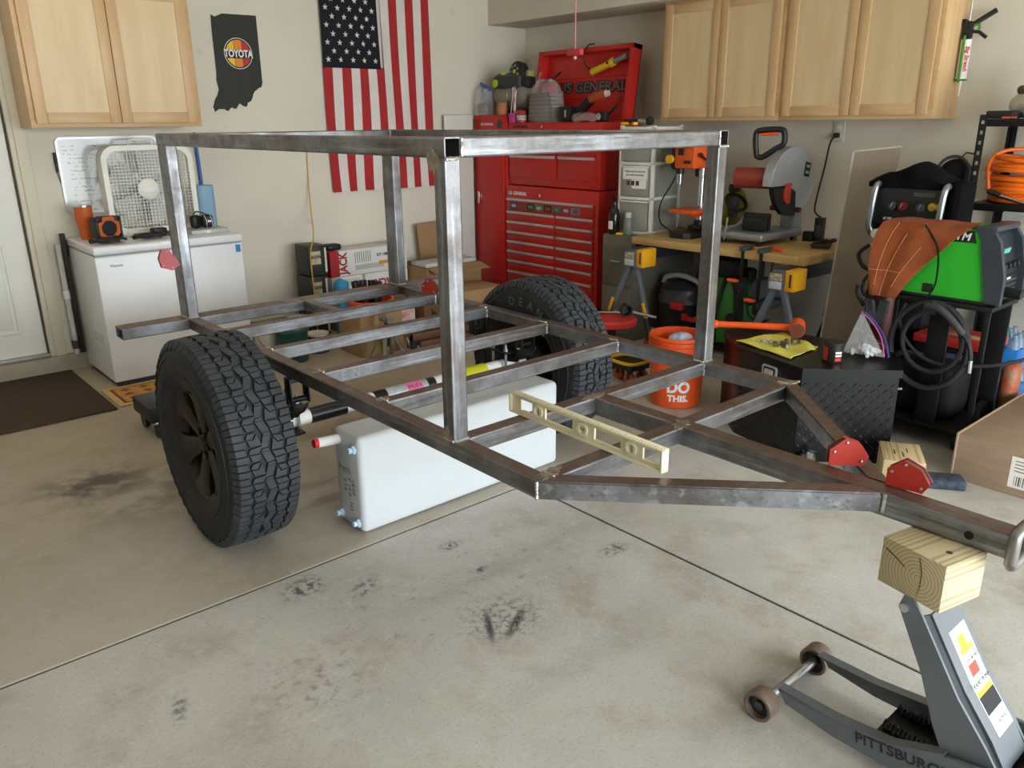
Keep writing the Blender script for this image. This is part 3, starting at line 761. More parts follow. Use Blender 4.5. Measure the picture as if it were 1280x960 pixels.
part('saddle', B().lathe([(.0001, -.03), (.03, -.03), (.034, -.008), (.045, -.005), (.045, .0), (.0001, -.001)], (.465, -1.072, .4675), Z3, 24), BLKMETAL, jk)
part('top_cover', B().box(.44, .60, -1.62, -1.32, .13, .155, .006), BLKMETAL, jk)
for y, z in ((-1.235, .118), (-1.275, .122)): part('pivot_nut', B().cyl((XJ0-.014, y, z), (XJ0, y, z), .016, seg=6), SILVER, jk)
part('power_unit', B().box(.43, .55, -1.60, -1.22, .05, .125, .01), BLKMETAL, jk)
for x in (.40, .575): part('rear_caster', B().cyl((x-.012, -1.57, .026), (x+.012, -1.57, .026), .026, seg=20), BLACK, jk)
# cloth pad lying by the block
solo('shop_pad', B().cbox((2.085, -.515, .02), (.10, .155, .04), rz=R(35), bev=.012, seg=3), mat('blue_grey_felt', '3a4350', .95, var=.45, scale=30, bump=.6, bscale=80), 'dark blue-grey fibre pad lying on the floor behind the hitch', 'pad')
# cardboard box right of frame
cb = thing('cardboard_box', 'large closed brown cardboard box on the floor at right edge', 'box', (2.62, -.92, 0))
part('box_body', B().box(2.19, 3.05, -1.35, -.505, 0, .20, .004), CARD, cb)
part('edge_flap', B().box(2.186, 3.05, -.509, -.500, .004, .203, .002), CARD, cb)
fl = part('shipping_label', B().box(2.1885, 2.19, -.90, -.715, .035, .165), PAPER, cb)
for k in range(9): 
    y = -.735-.008*k; part('barcode_bar', B().box(2.188, 2.1886, y-.0015*(1+k % 3), y, .045, .085), INK, fl)
for k in range(4): part('print_line', B().box(2.188, 2.1886, -.86, -.73+.0*k, .105+.014*k, .108+.014*k), INK, fl)
# ------------------------------------------------------------------ kitchen-style wall cabinets
MAPLE = wood_mat('maple_panel', 'cfae7c', 'dabd8d'); 
def maple(name, a, b_, st):
    m = wood_mat(name, a, b_)
    for n in m.node_tree.nodes:
        if n.type == 'MAPPING': n.inputs['Scale'].default_value = st
    m.node_tree.nodes['Principled BSDF'].inputs['Roughness'].default_value = .42
    return m
MPAN = maple('maple_panel_vertical', 'd6b98d', 'dfc69c', (1.4, 1.4, .22)); MSTI = maple('maple_stile', 'cba678', 'd6b486', (2.5, 2.5, .25)); MRAI = maple('maple_rail', 'caa577', 'd5b283', (.3, .3, 3))
def cabinet(label, loc, rz, w, dep, hgt, gap=.0):
    t = thing('wall_cabinet', label, 'cabinet', loc, rz, 'maple wall cabinets', world=False)
    # local: x along the front, -y faces out, back at y=0
    b = B(); y0 = -dep
    b.box(0, w, y0+.02, 0, 0, hgt, .002)
    part('carcass', b, MSTI, t)
    b = B(); b.box(0, w, y0, y0+.02, 0, .045, .002); b.box(0, w, y0, y0+.02, hgt-.045, hgt, .002); b.box(0, .042, y0, y0+.02, .045, hgt-.045, .002); b.box(w-.042, w, y0, y0+.02, .045, hgt-.045, .002)
    part('face_frame', b, MRAI, t)
    dw = (w-.05)/2-.0015; z0, z1 = .022, hgt-.022
    for k, x0 in enumerate((.025, .025+dw+.003)):
        x1 = x0+dw; s = .058; yd = y0-.019
        d = part('door', B().box(x0+.01, x1-.01, yd+.006, yd+.012, z0+.01, z1-.01), MPAN, t)
        part('stile', B().box(x0, x0+s, yd, yd+.018, z0, z1, .003), MSTI, d); part('stile', B().box(x1-s, x1, yd, yd+.018, z0, z1, .003), MSTI, d)
        part('rail', B().box(x0+s, x1-s, yd+.0005, yd+.018, z0, z0+s, .003), MRAI, d); part('rail', B().box(x0+s, x1-s, yd+.0005, yd+.018, z1-s, z1, .003), MRAI, d)
    return t
cabinet('pale maple two-door wall cabinet above the chest freezer', (-.205, YW, 1.437), 0, .925, .305, .76)
cabinet('maple two-door wall cabinet nearest the red tool chest', (XW, 2.075, 1.437), R(-90), .905, .305, .742)
cabinet('maple two-door wall cabinet with caulk gun hung on its end', (XW, 1.169, 1.437), R(-90), .900, .305, .742)
# ------------------------------------------------------------------ flat state-shaped sign
sg = thing('wall_sign', 'dark green state-shaped metal sign with round striped emblem', 'sign', (1.10, YW, 1.52))
out = [(0.974, 2.107), (0.999, 2.097), (1.047, 2.118), (1.275, 2.12), (1.275, 1.706), (1.264, 1.68), (1.234, 1.665), (1.203, 1.637), (1.184, 1.594), (1.157, 1.583), (1.149, 1.558), (1.122, 1.563), (1.101, 1.578), (1.075, 1.543), (1.049, 1.553), (1.019, 1.528), (0.994, 1.543), (0.962, 1.543), (0.928, 1.523), (0.921, 1.553), (0.937, 1.597), (0.972, 1.661), (0.963, 1.719), (0.969, 1.767), (0.97, 2.018)]
o2 = []
for i, (x, z) in enumerate(out):
    o2.append((x, z)); nx, nz = out[(i+1) % len(out)]
    if z < 1.70 and nz < 1.70: o2.append(((x+nx)/2+random.uniform(-.005, .005), (z+nz)/2+random.uniform(-.005, .005)))
MX = Matrix(((1, 0, 0, 0), (0, 0, -1, YW), (0, 1, 0, 0), (0, 0, 0, 1)))        # (x, z, depth out of the wall)
part('sign_plate', B().prism(o2, .002, .006, MX), mat('dark_olive_metal', '26261f', .6, metal=.0, var=.1), sg)
ec = (1.128, 1.884); er = .098
def disc(c, r, d0, d1, m, n, par, seg=40): return part(n, B().prism([(c[0]+r*math.cos(2*math.pi*k/seg), c[1]+r*math.sin(2*math.pi*k/seg)) for k in range(seg)], d0, d1, MX), m, par)
em = disc(ec, er, .006, .0075, INK, 'emblem', sg); disc(ec, er*.97, .0075, .008, WINK, 'emblem_ring', em); disc(ec, er*.93, .008, .0085, INK, 'emblem_ring', em)
def strip_in_disc(x0, x1, z0, z1, r, m):
    pts = []
    xsr = [x0+(x1-x0)*k/6 for k in range(7)]
    up_ = [(x, min(z1, math.sqrt(max(0, r*r-x*x)))) for x in xsr]; lo_ = [(x, max(z0, -math.sqrt(max(0, r*r-x*x)))) for x in xsr]
    part('emblem_stripe', B().prism([(ec[0]+x, ec[1]+z) for x, z in up_+lo_[::-1]], .0085, .009, MX), m, em)
EY, EO, ER = mat('emblem_yellow', 'e6c51e', .5), mat('emblem_orange', 'e08620', .5), mat('emblem_red', 'c02820', .5)
for z0, z1 in ((.022, .09), (-.09, -.030)):
    strip_in_disc(-.078, -.028, z0, z1, .083, EY); strip_in_disc(-.025, .025, z0, z1, .083, EO); strip_in_disc(.028, .078, z0, z1, .083, ER)
text(em, 'TOYOTA', .062, (ec[0], YW-.0094, ec[1]-.003), X3, Z3, WINK, ext=.0004, sx=.74, bold=.0022)
# ------------------------------------------------------------------ flag hung by its short edge
FR, FWH, FB = mat('flag_red', 'ab2a2c', .85, var=.08, bump=.2, bscale=200), mat('flag_white', 'dcd6cf', .85, var=.04, bump=.2, bscale=200), mat('flag_blue', '12151f', .85, var=.15, bump=.2, bscale=200)
fl_ = thing('flag', 'red, white and blue stars and stripes flag hung vertically on wall', 'flag', (2.19, YW, .96))
FX0, FX1, FZ0, FZ1 = 1.732, 2.648, .962, 2.485; FCZ = 1.818; sw = (FX1-FX0)/13; FCX = FX0+sw*6.55
def fpt(u, z, e=0.):
    """u along the width 0..1; cloth ripples off the wall"""
    x = FX0+u*(FX1-FX0); k = (FZ1-z)/(FZ1-FZ0)
    y = YW-.016-k*.02-.012*math.sin(7*u+3.2*z)*(.4+k)-.006*math.sin(23*u-2*z)*k
    return V((x+.008*math.sin(3*z+4*u)*k, y-e, z))
def cloth(u0, u1, z0, z1, m, name, e=0., nu=3, nz=26, par=fl_):
    b = B(); rows = []
    for j in range(nz+1):
        z = z0+(z1-z0)*j/nz
        f = [fpt(u0+(u1-u0)*i/nu, z, e) for i in range(nu+1)]; bk_ = [p+V((0, .0015, 0)) for p in f[::-1]]
        rows.append(f+bk_)
    b.sweep(rows); return part(name, b, m, par, smooth=60)
for k in range(13):
    u0, u1 = k/13, (k+1)/13
    cloth(u0, u1, FZ0 if k % 2 == 0 else FZ0+.002, FZ1 if u0 > .5 else FCZ+.01, FR if k % 2 == 0 else FWH, 'stripe')
ct = cloth(0, 6.55/13, FCZ, FZ1, FB, 'canton', .0012, 14, 26)
for k in range(13):
    if k % 2: cloth(k/13, (k+1)/13, FZ0-.004, FZ0+.012, FWH, 'hem', .0012, 3, 2)
for i in range(9):
    for j in range(11):
        if (i+j) % 2: continue
        u = (6.55/13)*(i+.9)/9.8; z = FCZ+.035+(FZ1-FCZ-.07)*(j+.35)/10.7
        c = fpt(u, z, .0022); r = .0215; b = B()
        pts = [c+V((r*(1 if q % 2 == 0 else .40)*math.sin(q*math.pi/5), 0, r*(1 if q % 2 == 0 else .40)*math.cos(q*math.pi/5))) for q in range(10)]
        b.sweep([[p+V((0, .001, 0)) for p in pts], pts]); part('star', b, FWH, ct)
# ------------------------------------------------------------------ chest freezer and what stands on it
FRZ = mat('freezer_white', 'e9eaec', .3, var=.015); GASK = mat('gasket_grey', '9a9c9e', .6)
fz = thing('chest_freezer', 'white chest freezer against the wall beside the entry door', 'freezer', (.34, 3.49, 0))
ZF = .81
body = part('freezer_body', B().box(-.078, .765, 3.205, 3.775, .03, .755, .008, seg=3), FRZ, fz)
part('plinth', B().box(-.06, .75, 3.23, 3.76, 0, .03), DGREY, fz)
lid = part('lid', B().box(-.082, .769, 3.195, 3.78, .764, ZF, .010, seg=3), FRZ, fz)
part('gasket', B().box(-.072, .759, 3.21, 3.77, .754, .765), GASK, fz)
text(body, 'Hisense', .021, (.03, 3.2045, .700), X3, Z3, mat('badge_grey', '55585c', .4, metal=.5), 'badge_lettering', .0006, bold=.0003)
part('energy_sticker', B().box(.722, .752, 3.2035, 3.205, .70, .745), mat('sticker_blue', '2a7fc4', .5, var=.05), body)
part('side_grille', B().box(-.0805, -.077, 3.30, 3.48, .24, .30, .001), mat('grille_shade', 'd3d1cc', .5), body)
part('lid_hinge', B().box(-.10, -.078, 3.765, 3.79, .70, .80, .003), BLKMETAL, fz)
# box fan
fn = thing('box_fan', 'white square box fan standing on the chest freezer', 'fan', (.40, 3.63, ZF))
fx0, fx1, fz0, fz1, fy0, fy1 = .135, .665, ZF+.012, ZF+.525, 3.58, 3.68
def rrect(x0, x1, z0, z1, r, n=6):
    o = []
    for cx, cz, a0 in ((x1-r, z1-r, 0), (x0+r, z1-r, 90), (x0+r, z0+r, 180), (x1-r, z0+r, 270)):
        for k in range(n+1): a = R(a0+90*k/n); o.append((cx+r*math.cos(a), cz+r*math.sin(a)))
    return o
b = B()
for y0, y1, t_ in ((fy0, fy0+.02, .030), (fy0+.02, fy1, .008)):
    O = rrect(fx0, fx1, fz0, fz1, .085); I = rrect(fx0+t_, fx1-t_, fz0+t_, fz1-t_, .085-t_*.6)
    b.sweep([[V((x, y0, z)) for x, z in O], [V((x, y1, z)) for x, z in O], [V((x, y1, z)) for x, z in I], [V((x, y0, z)) for x, z in I]], closed=True)
FANW = mat('fan_white', 'e8e6dc', .35, var=.03)
part('housing', b, FANW, fn)
for fy, nm in ((fy0+.006, 'front_grille'), (fy1-.006, 'rear_grille')):
    b = B()
    n = 24 if nm == 'front_grille' else 16
    for k in range(1, n):
        x = fx0+.03+(fx1-fx0-.06)*k/n; b.box(x-.0012, x+.0012, fy-.001, fy+.002, fz0+.02, fz1-.02)
        z = fz0+.03+(fz1-fz0-.06)*k/n; b.box(fx0+.02, fx1-.02, fy-.002, fy+.001, z-.0014, z+.0014)
    part(nm, b, FANW, fn, kind='stuff')
fcx, fcz = (fx0+fx1)/2-.02, (fz0+fz1)/2
part('hub_badge', B().lathe([(.0001, -.012), (.055, -.010), (.062, -.004), (.062, 0)], (fcx, fy0+.006, fcz), Y3, 28), FANW, fn)
part('badge_oval', B().prism([(fcx+.042*math.cos(a)*abs(math.cos(a))**.2, fcz+.018*math.sin(a)) for a in [k*math.pi/14 for k in range(28)]], 0, .002, Matrix(((1, 0, 0, 0), (0, 0, -1, fy0-.006), (0, 1, 0, 0), (0, 0, 0, 1)))), WHITE, fn)
for k in range(5):
    a0 = 2*math.pi*k/5; b = B(); rg = []
    for r in (.05, .11, .17, .215):
        rg.append([V((fcx+r*math.cos(a0+da), fy0+.055+dy, fcz+r*math.sin(a0+da))) for da, dy in ((-.3, -.02), (.0, .0), (.45, .022), (.45, .025), (0, .003), (-.3, -.017))])
    b.sweep(rg); part('blade', b, mat('fan_blade_grey', 'c9cac6', .4), fn)
part('carry_handle', B().tube([(fcx-.07, fy0+.05, fz1-.004), (fcx-.065, fy0+.05, fz1+.022), (fcx-.045, fy0+.05, fz1+.03), (fcx+.045, fy0+.05, fz1+.03), (fcx+.065, fy0+.05, fz1+.022), (fcx+.07, fy0+.05, fz1-.004)], .010, 8), FANW, fn)
for x in (fx0+.09, fx1-.09): part('foot', B().box(x-.03, x+.03, fy0, fy1, ZF, fz0+.004, .003), FANW, fn)
# tumbler
tmb = thing('tumbler', 'orange insulated tumbler with steel rim on the freezer', 'tumbler', (.0, 3.60, ZF))
OM = mat('orange_powder_coat', 'c95f22', .45, var=.06)
part('cup', B().lathe([(.0001, 0), (.032, 0), (.034, .01), (.036, .06), (.047, .10), (.050, .19), (.046, .19), (.044, .11), (.0001, .02)], (0, 3.60, ZF), Z3, 28), OM, tmb)
part('steel_rim', B().lathe([(.046, .19), (.0505, .19), (.0505, .197), (.047, .199), (.0001, .195)], (0, 3.60, ZF), Z3, 28), CHROME, tmb)
# jobsite speaker
sk = thing('speaker', 'small octagonal orange and black portable speaker on the freezer', 'speaker', (.075, 3.46, ZF), R(14), world=False)
oc = [(.072*math.cos(R(22.5+45*k)), .072+.072*math.sin(R(22.5+45*k))) for k in range(8)]
MS = Matrix(((1, 0, 0, 0), (0, 0, -1, 0), (0, 1, 0, 0), (0, 0, 0, 1)))
part('shell', B().prism(oc, -.045, .030, MS), BLACK, sk)
part('bezel', B().sweep([[V((x, -.034, z)) for x, z in oc], [V((x, -.028, z)) for x, z in oc], [V((x*.66, -.028, .072+(z-.072)*.66)) for x, z in oc], [V((x*.66, -.034, .072+(z-.072)*.66)) for x, z in oc]], closed=True), OM, sk)
part('grille', B().lathe([(.0001, .028), (.03, .029), (.049, .033)], (0, 0, .072), (0, -1, 0), 24), RUBBER, sk)
for x in (-.055, .055): part('corner_guard', B().cbox((x, -.0, .124), (.035, .08, .026), bev=.006), BLACK, sk); part('side_grip', B().cbox((x*1.25, 0, .066), (.014, .075, .10), bev=.005), BLACK, sk)
# gloves, charger, earmuffs, case, towel roll
GL = mat('glove_black', '2a2826', .85, var=.3, scale=40, bump=.5, bscale=120)
for k, (x, y, rz, lab) in enumerate(((.02, 3.31, .1, 'black work glove lying in front of orange speaker'), (.255, 3.34, .3, 'black work glove lying right of the first one on freezer'))):
    g_ = thing('glove', lab, 'glove', (x, y, ZF+.006), rz, 'work gloves on the freezer', world=False)
    part('palm', B().sphere((0, 0, .016), .05, 14, 8, (1.2, .9, .33)), GL, g_)
    for j in range(4):
        yy = -.03+.02*j; part('finger', B().tube([(.04, yy, .016), (.075, yy*1.15, .024), (.105, yy*1.25+.004*j, .014)], lambda t: .0105*(1-.25*t), 8), GL, g_)
    part('thumb', B().tube([(-.005, -.035, .014), (.025, -.058, .02), (.055, -.062, .014)], .0105, 8), GL, g_)
    part('cuff', B().lathe([(.036, -.02), (.042, .03), (.038, .03), (.033, -.02)], (-.055, 0, .016), (-1, 0, 0), 14, sx=.3, sy=.3, closed=True), GL, g_)
ch = thing('battery_charger', 'small black device with orange buttons before the box fan', 'charger', (.36, 3.45, ZF))
part('case', B().cbox((.36, 3.45, ZF+.025), (.085, .06, .05), rz=.15, bev=.008), BLACK, ch)
for x in (.338, .372): part('button', B().cbox((x, 3.419, ZF+.014), (.016, .006, .016), bev=.002), OM, ch)
part('cable', B().tube(catm([(.32, 3.46, ZF+.02), (.28, 3.45, ZF+.006), (.25, 3.48, ZF+.006), (.20, 3.47, ZF+.006)]), .003, 6), BLACK, ch)
solo('cable_coil', B().tube([(.425+.022*math.cos(a), 3.40+.016*math.sin(a), ZF+.011+.004*math.sin(a*1.7)) for a in [k*.35 for k in range(48)]], .007, 6), mat('dark_red_cable', '43221c', .6), 'short dark coiled cable on the freezer near the charger', 'cable')
cs = thing('clear_case', 'flat clear plastic case under the black earmuffs on freezer', 'case', (.62, 3.42, ZF))
part('tray', B().box(.515, .745, 3.33, 3.52, ZF, ZF+.026, .004), mat('frosted_plastic', 'd6d8d0', .35, trans=.35, var=.05), cs)
part('latch', B().box(.60, .63, 3.325, 3.331, ZF+.006, ZF+.022, .001), WHITE, cs)
emf = thing('earmuffs', 'black folding earmuffs resting on a clear case on freezer', 'earmuffs', (.62, 3.44, ZF+.026))
for x, rz in ((.585, .5), (.655, -.3)):
    part('ear_cup', B().cbox((x, 3.44, ZF+.026+.041), (.075, .05, .08), rz=rz, bev=.022, seg=3), BLACK, emf)
part('headband', B().tube([(.575+.09*t, 3.45+.05*math.sin(math.pi*t), ZF+.10+.02*math.sin(math.pi*t)) for t in [k/14 for k in range(15)]], .004, 8), BLACK, emf)
for x in (.64, .675): part('side_wire', B().tube([(x, 3.41, ZF+.03), (x, 3.404, ZF+.07), (x-.01, 3.42, ZF+.112)], .0018, 6), SILVER, emf)
part('dial_mark', B().cbox((.66, 3.411, ZF+.066), (.02, .004, .012), rz=-.3, bev=.001), WINK, emf)
rl_ = thing('paper_towel_roll', 'upright light blue shop towel roll at freezer end', 'paper roll', (.775-.055, 3.585, ZF))
part('roll', B().lathe([(.018, 0), (.053, 0), (.0545, .003), (.0545, .267), (.053, .27), (.018, .27)], (.722, 3.60, ZF), Z3, 36, closed=True), mat('blue_paper', '8fb3cf', .9, var=.03, bump=.3, bscale=90), rl_)
part('core', B().lathe([(.016, 0), (.0185, 0), (.0185, .27), (.016, .27)], (.722, 3.60, ZF), Z3, 24, closed=True), CARD, rl_)
solo('blue_pole', B().cyl((.795, 3.778, .02), (.772, 3.785, 1.38), .011, seg=14).cyl((.772, 3.785, 1.38), (.7719, 3.785, 1.40), .011, .006, 14), mat('blue_pole_paint', '2f63b0', .4, var=.05), 'thin blue pole leaning on the wall behind blue towel roll', 'pole')
# whiteboard
wb = thing('whiteboard', 'small rounded whiteboard covered in handwriting hanging above the freezer', 'whiteboard', (.24, YW, .945))
WBX0, WBX1, WBZ0, WBZ1 = -.045, .53, .942, 1.385
def wbl(o, d0, d1): return B().prism(o, d0, d1, MX)
part('frame', B().sweep([[MX @ V((x, z, d)) for x, z in P_] for P_, d in ((rrect(WBX0, WBX1, WBZ0, WBZ1, .035), .002), (rrect(WBX0, WBX1, WBZ0, WBZ1, .035), .014), (rrect(WBX0+.014, WBX1-.014, WBZ0+.014, WBZ1-.014, .025), .014), (rrect(WBX0+.014, WBX1-.014, WBZ0+.014, WBZ1-.014, .025), .002))], closed=True), mat('board_frame', 'cfcfcb', .3, metal=.2), wb)
part('writing_surface', wbl(rrect(WBX0+.01, WBX1-.01, WBZ0+.01, WBZ1-.01, .025), .002, .009), mat('whiteboard_gloss', 'dcdedd', .12, var=.02), wb)
MK = mat('marker_black', '2b2b2e', .7)
def scribble(x0, x1, z):
    pts = []; x = x0
    while x < x1:
        if random.random() < .13: x += .010; pts.append(None); continue
        pts.append((x, z+random.uniform(-.0055, .0065))); x += random.uniform(.0022, .0045)
    b = B(); run = []
    for q in pts+[None]:
        if q is None:
            if len(run) > 1: b.tube([MX @ V((a, c, .0094)) for a, c in run], .0009, 4)
            run = []
        else: run.append(q)
    part('handwriting', b, MK, wb)
z = WBZ1-.052
for k, (a, c) in enumerate(((0, .2), (0, .17), (.0, .17), (.015, .15), (.02, .13), (.04, .13), (.03, .12), (.03, .05), (.03, .15), (.04, .08), (.03, .12), (.025, .13), (.02, .14))):
    scribble(WBX0+.03+a, WBX0+.03+a+c, z-k*.0235)
z2 = z-13.6*.0235
for k, c in enumerate((.14, .13, .11, .13, .17)): scribble(WBX0+.05, WBX0+.05+c, z2-k*.0165)
for k in range(6): scribble(WBX0+.20, WBX0+.235+random.uniform(0, .03), z-k*.026)
solo('dry_erase_marker', B().cyl((WBX0-.012, YW-.016, 1.24), (WBX0-.012, YW-.016, 1.30), .008, seg=12).cyl((WBX0-.012, YW-.016, 1.19), (WBX0-.012, YW-.016, 1.24), .0065, seg=12), BLACK, 'black dry-erase marker clipped to left edge of the whiteboard', 'marker')
solo('marker_cord', B().tube(catm([(WBX0-.012, YW-.01, 1.19), (WBX0-.004, YW-.006, 1.14), (WBX0+.006, YW-.006, 1.10), (WBX0+.004, YW-.006, 1.06)]), .0025, 6), DGREY, 'thin dark cord dangling below the whiteboard marker', 'cord')
# conduit and spare pipe between door casing and freezer
cd = thing('conduit', 'white conduit pipe with dark couplings beside the freezer', 'pipe', (-.135, 3.755, 0))
part('pipe', B().cyl((-.135, 3.752, .105), (-.135, 3.752, .78), .016, seg=14), mat('pipe_white', 'c9c7bf', .5), cd)
for z in (.14, .45): part('coupling', B().cyl((-.135, 3.752, z), (-.135, 3.752, z+.05), .021, seg=14), DGREY if z < .3 else WHITE, cd)
solo('dark_strip', B().box(-.116, -.088, 3.735, 3.760, .11, .84, .004), mat('dark_wood_strip', '2a231c', .6, var=.3), 'dark narrow strip standing between conduit and freezer', 'strip')  # plain dark strip standing beside the conduit
solo('door_mat', B().box(-1.0, -.185, 2.80, 3.755, .001, .012, .004), mat('brown_mat', '4a3a2b', .95, var=.35, scale=40, stretch=(1, 14, 1), bump=.8, bscale=60), 'dark brown ribbed doormat in front of the white entry door', 'doormat')
# patterned rug in front of freezer
rg_ = thing('small_rug', 'small ornate red and cream rug poking out behind the wheel', 'rug', (.32, 2.99, 0))
part('pile', B().box(-.165, .70, 2.83, 3.19, .001, .009, .003), mat('rug_cream', 'c9a86c', .95, var=.15, scale=60), rg_)
RR, RG = mat('rug_red', '8a3f26', .95, var=.25, scale=70), mat('rug_gold', 'c28e46', .95, var=.25, scale=60)
part('border', B().box(-.13, .665, 2.865, 3.155, .0092, .0098), RR, rg_); part('field', B().box(-.115, .65, 2.88, 3.14, .0099, .0104), RG, rg_)
for k in range(7):
    for j in range(3):
        x, y = -.06+.10*k, 2.93+.085*j; part('motif', B().prism([(x+.032*math.cos(a)*(1 if q % 2 else .5), y+.032*math.sin(a)*(1 if q % 2 else .5)) for q, a in enumerate([i*math.pi/6 for i in range(12)])], .0105, .011), RR, rg_)
# yellow cord hanging on the back wall
solo('extension_rope', B().tube(catm([(1.555, YW-.010, 1.32), (1.545, YW-.012, 1.05), (1.50, YW-.10, .85), (1.40, 3.50, .70), (1.348, 3.462, .60), (1.348, 3.462, .40), (1.352, 3.462, .20), (1.35, 3.462, .03)]), .0042, 7), mat('yellow_cord', 'd0a838', .55, var=.06), 'thin yellow cord hanging down the wall below the flag', 'cord')
# ------------------------------------------------------------------ red tool chest in the corner
TR_ = mat('toolbox_red', 'c42a22', .34, var=.04, scale=3); TRD = mat('toolbox_red_drawer', 'bd261f', .36, var=.04, scale=3); TRIMS = mat('drawer_pull_alu', 'c3bcbb', .35, metal=.6, var=.06)
CX0, CX1, CY0, CYM, CY1 = 3.035, 3.49, 2.355, 3.355, 3.765
tc = thing('tool_chest', 'tall red rolling tool chest with open lid in the corner', 'tool chest', (3.26, 2.86, 0))
def px(b, y0, y1, z0, z1, x0, x1, bev=.002): return b.box(x0, x1, y0, y1, z0, z1, bev)
part('roll_cabinet', px(B(), CY0, CYM, .12, .965, CX0+.012, CX1, .006), TR_, tc)
part('top_chest', px(B(), CY0+.005, CYM-.005, .972, 1.435, CX0+.030, CX1-.01, .006), TR_, tc)
for y in (CY0+.06, CYM-.06):
    for x in (CX0+.07, CX1-.07):
        w = part('caster', B().cyl((x, y-.018, .055), (x, y+.018, .055), .055, seg=20), BLACK, tc); part('caster_fork', B().box(x-.02, x+.02, y-.028, y+.028, .05, .122, .003), BLKMETAL, w)
def drawer(y0, y1, z0, z1, x, pull=True):
    d = part('drawer', px(B(), y0, y1, z0, z1, x, x+.02, .003), TRD, tc)
    if pull: part('drawer_pull', px(B(), y0+.004, y1-.004, z1-.019, z1+.002, x-.013, x+.002, .004), TRIMS, d)
    return d
xf = CX0
YS = CY0+.43
# cabinet: one full-width drawer, then two columns of six, then a deep pair
wd = drawer(CY0+.035, CYM-.012, .775, .868, xf)
rows = [(.690, .755), (.612, .677), (.533, .598), (.455, .520), (.377, .442), (.300, .365)]
rows = [(z+.012, z1_+.012) for z, z1_ in rows]
for z0, z1 in rows: drawer(YS+.008, CYM-.012, z0, z1, xf); drawer(CY0+.035, YS-.008, z0, z1, xf)
drawer(YS+.008, CYM-.012, .15, .29, xf); drawer(CY0+.035, YS-.008, .15, .29, xf)
# stickers along the wide drawer
SCOL = ['3c3f4a', '7a2f33', '2f3338', '4d6a3c', '23262b', '50555c', '8a2e33', '6c7a88']
for k in range(8):
    y = CYM-.05-.098*k; s = part('drawer_sticker', px(B(), y-.088, y, .785, .838, xf-.0006, xf, 0), mat('sticker_%d' % k, SCOL[k], .5, var=.5, scale=60), wd)
    part('sticker_blob', px(B(), y-.07, y-.02, .80, .822, xf-.0012, xf-.0006, 0), mat('sticker_blob_%d' % (k % 3), ('b7bcc0', '9c3a3a', '6f8b52')[k % 3], .5, var=.4, scale=70), s)
text(tc, 'US GENERAL', .036, (xf+.0115, CYM-.125, .905), (0, -1, 0), Z3, WINK, 'lettering', .0005, bold=.0009, shear=.15, sx=1.05)
part('lock', B().cyl((xf+.012, CYM-.40, .905), (xf-.004, CYM-.40, .905), .011, seg=14), CHROME, tc)
# top chest drawers: two columns
xt = CX0+.018
for z0, z1 in ((1.285, 1.345), (1.208, 1.272)): drawer(YS+.02, CYM-.03, z0, z1, xt); drawer(CY0+.045, YS-.005, z0, z1, xt)
drawer(YS+.02, CYM-.03, 1.03, 1.195, xt); drawer(CY0+.045, YS-.005, 1.03, 1.195, xt)
text(tc, 'US GENERAL', .030, (CX0+.0295, CYM-.15, 1.405), (0, -1, 0), Z3, INK, 'lettering', .0005, bold=.0006)
part('lock', B().cyl((CX0+.03, CYM-.40, 1.405), (CX0+.016, CYM-.40, 1.405), .010, seg=14), CHROME, tc)
# open lid: shallow red tray standing up from the back hinge
hx, hz = CX1-.09, 1.437
la = R(8); lu = V((math.sin(la), 0, math.cos(la))); ln_ = V((-math.cos(la), 0, math.sin(la)))
def lidp(y, s, n): return V((hx, y, hz))+lu*s+ln_*n
def lidbox(b, y0, y1, s0, s1, n0, n1): 
    P = [lidp(y, s, n) for s in (s0, s1) for y, n in ((y0, n0), (y1, n0), (y1, n1), (y0, n1))]
    b.sweep([P[:4], P[4:]])
LH = .515
b = B(); lidbox(b, CY0+.01, CYM-.01, 0, LH, 0, .006)
lidm = part('lid', b, TR_, tc)
b = B(); lidbox(b, CY0+.01, CY0+.045, 0, LH, .0, .085); part('lid_wall', b, TR_, lidm)
b = B(); lidbox(b, CYM-.045, CYM-.01, 0, LH, .0, .085); part('lid_wall', b, TR_, lidm)
b = B(); lidbox(b, CY0+.01, CYM-.01, LH-.03, LH, .0, .085); part('lid_wall', b, TR_, lidm)
for s in (.175, .32): 
    b = B(); lidbox(b, CY0+.045, CYM-.045, s-.004, s+.004, .006, .012); part('lid_rib', b, TR_, lidm)
text(lidm, 'US GENERAL', .098, lidp((CY0+CYM)/2-.05, .245, .0135), (0, -1, 0), lu, INK, 'lid_lettering_outline', .001, sx=1.25, bold=.0085)
text(lidm, 'US GENERAL', .098, lidp((CY0+CYM)/2-.05, .245, .0155), (0, -1, 0), lu, mat('letter_grey', '6d6664', .45, metal=.4), 'lid_lettering', .001, sx=1.25, bold=.0025)
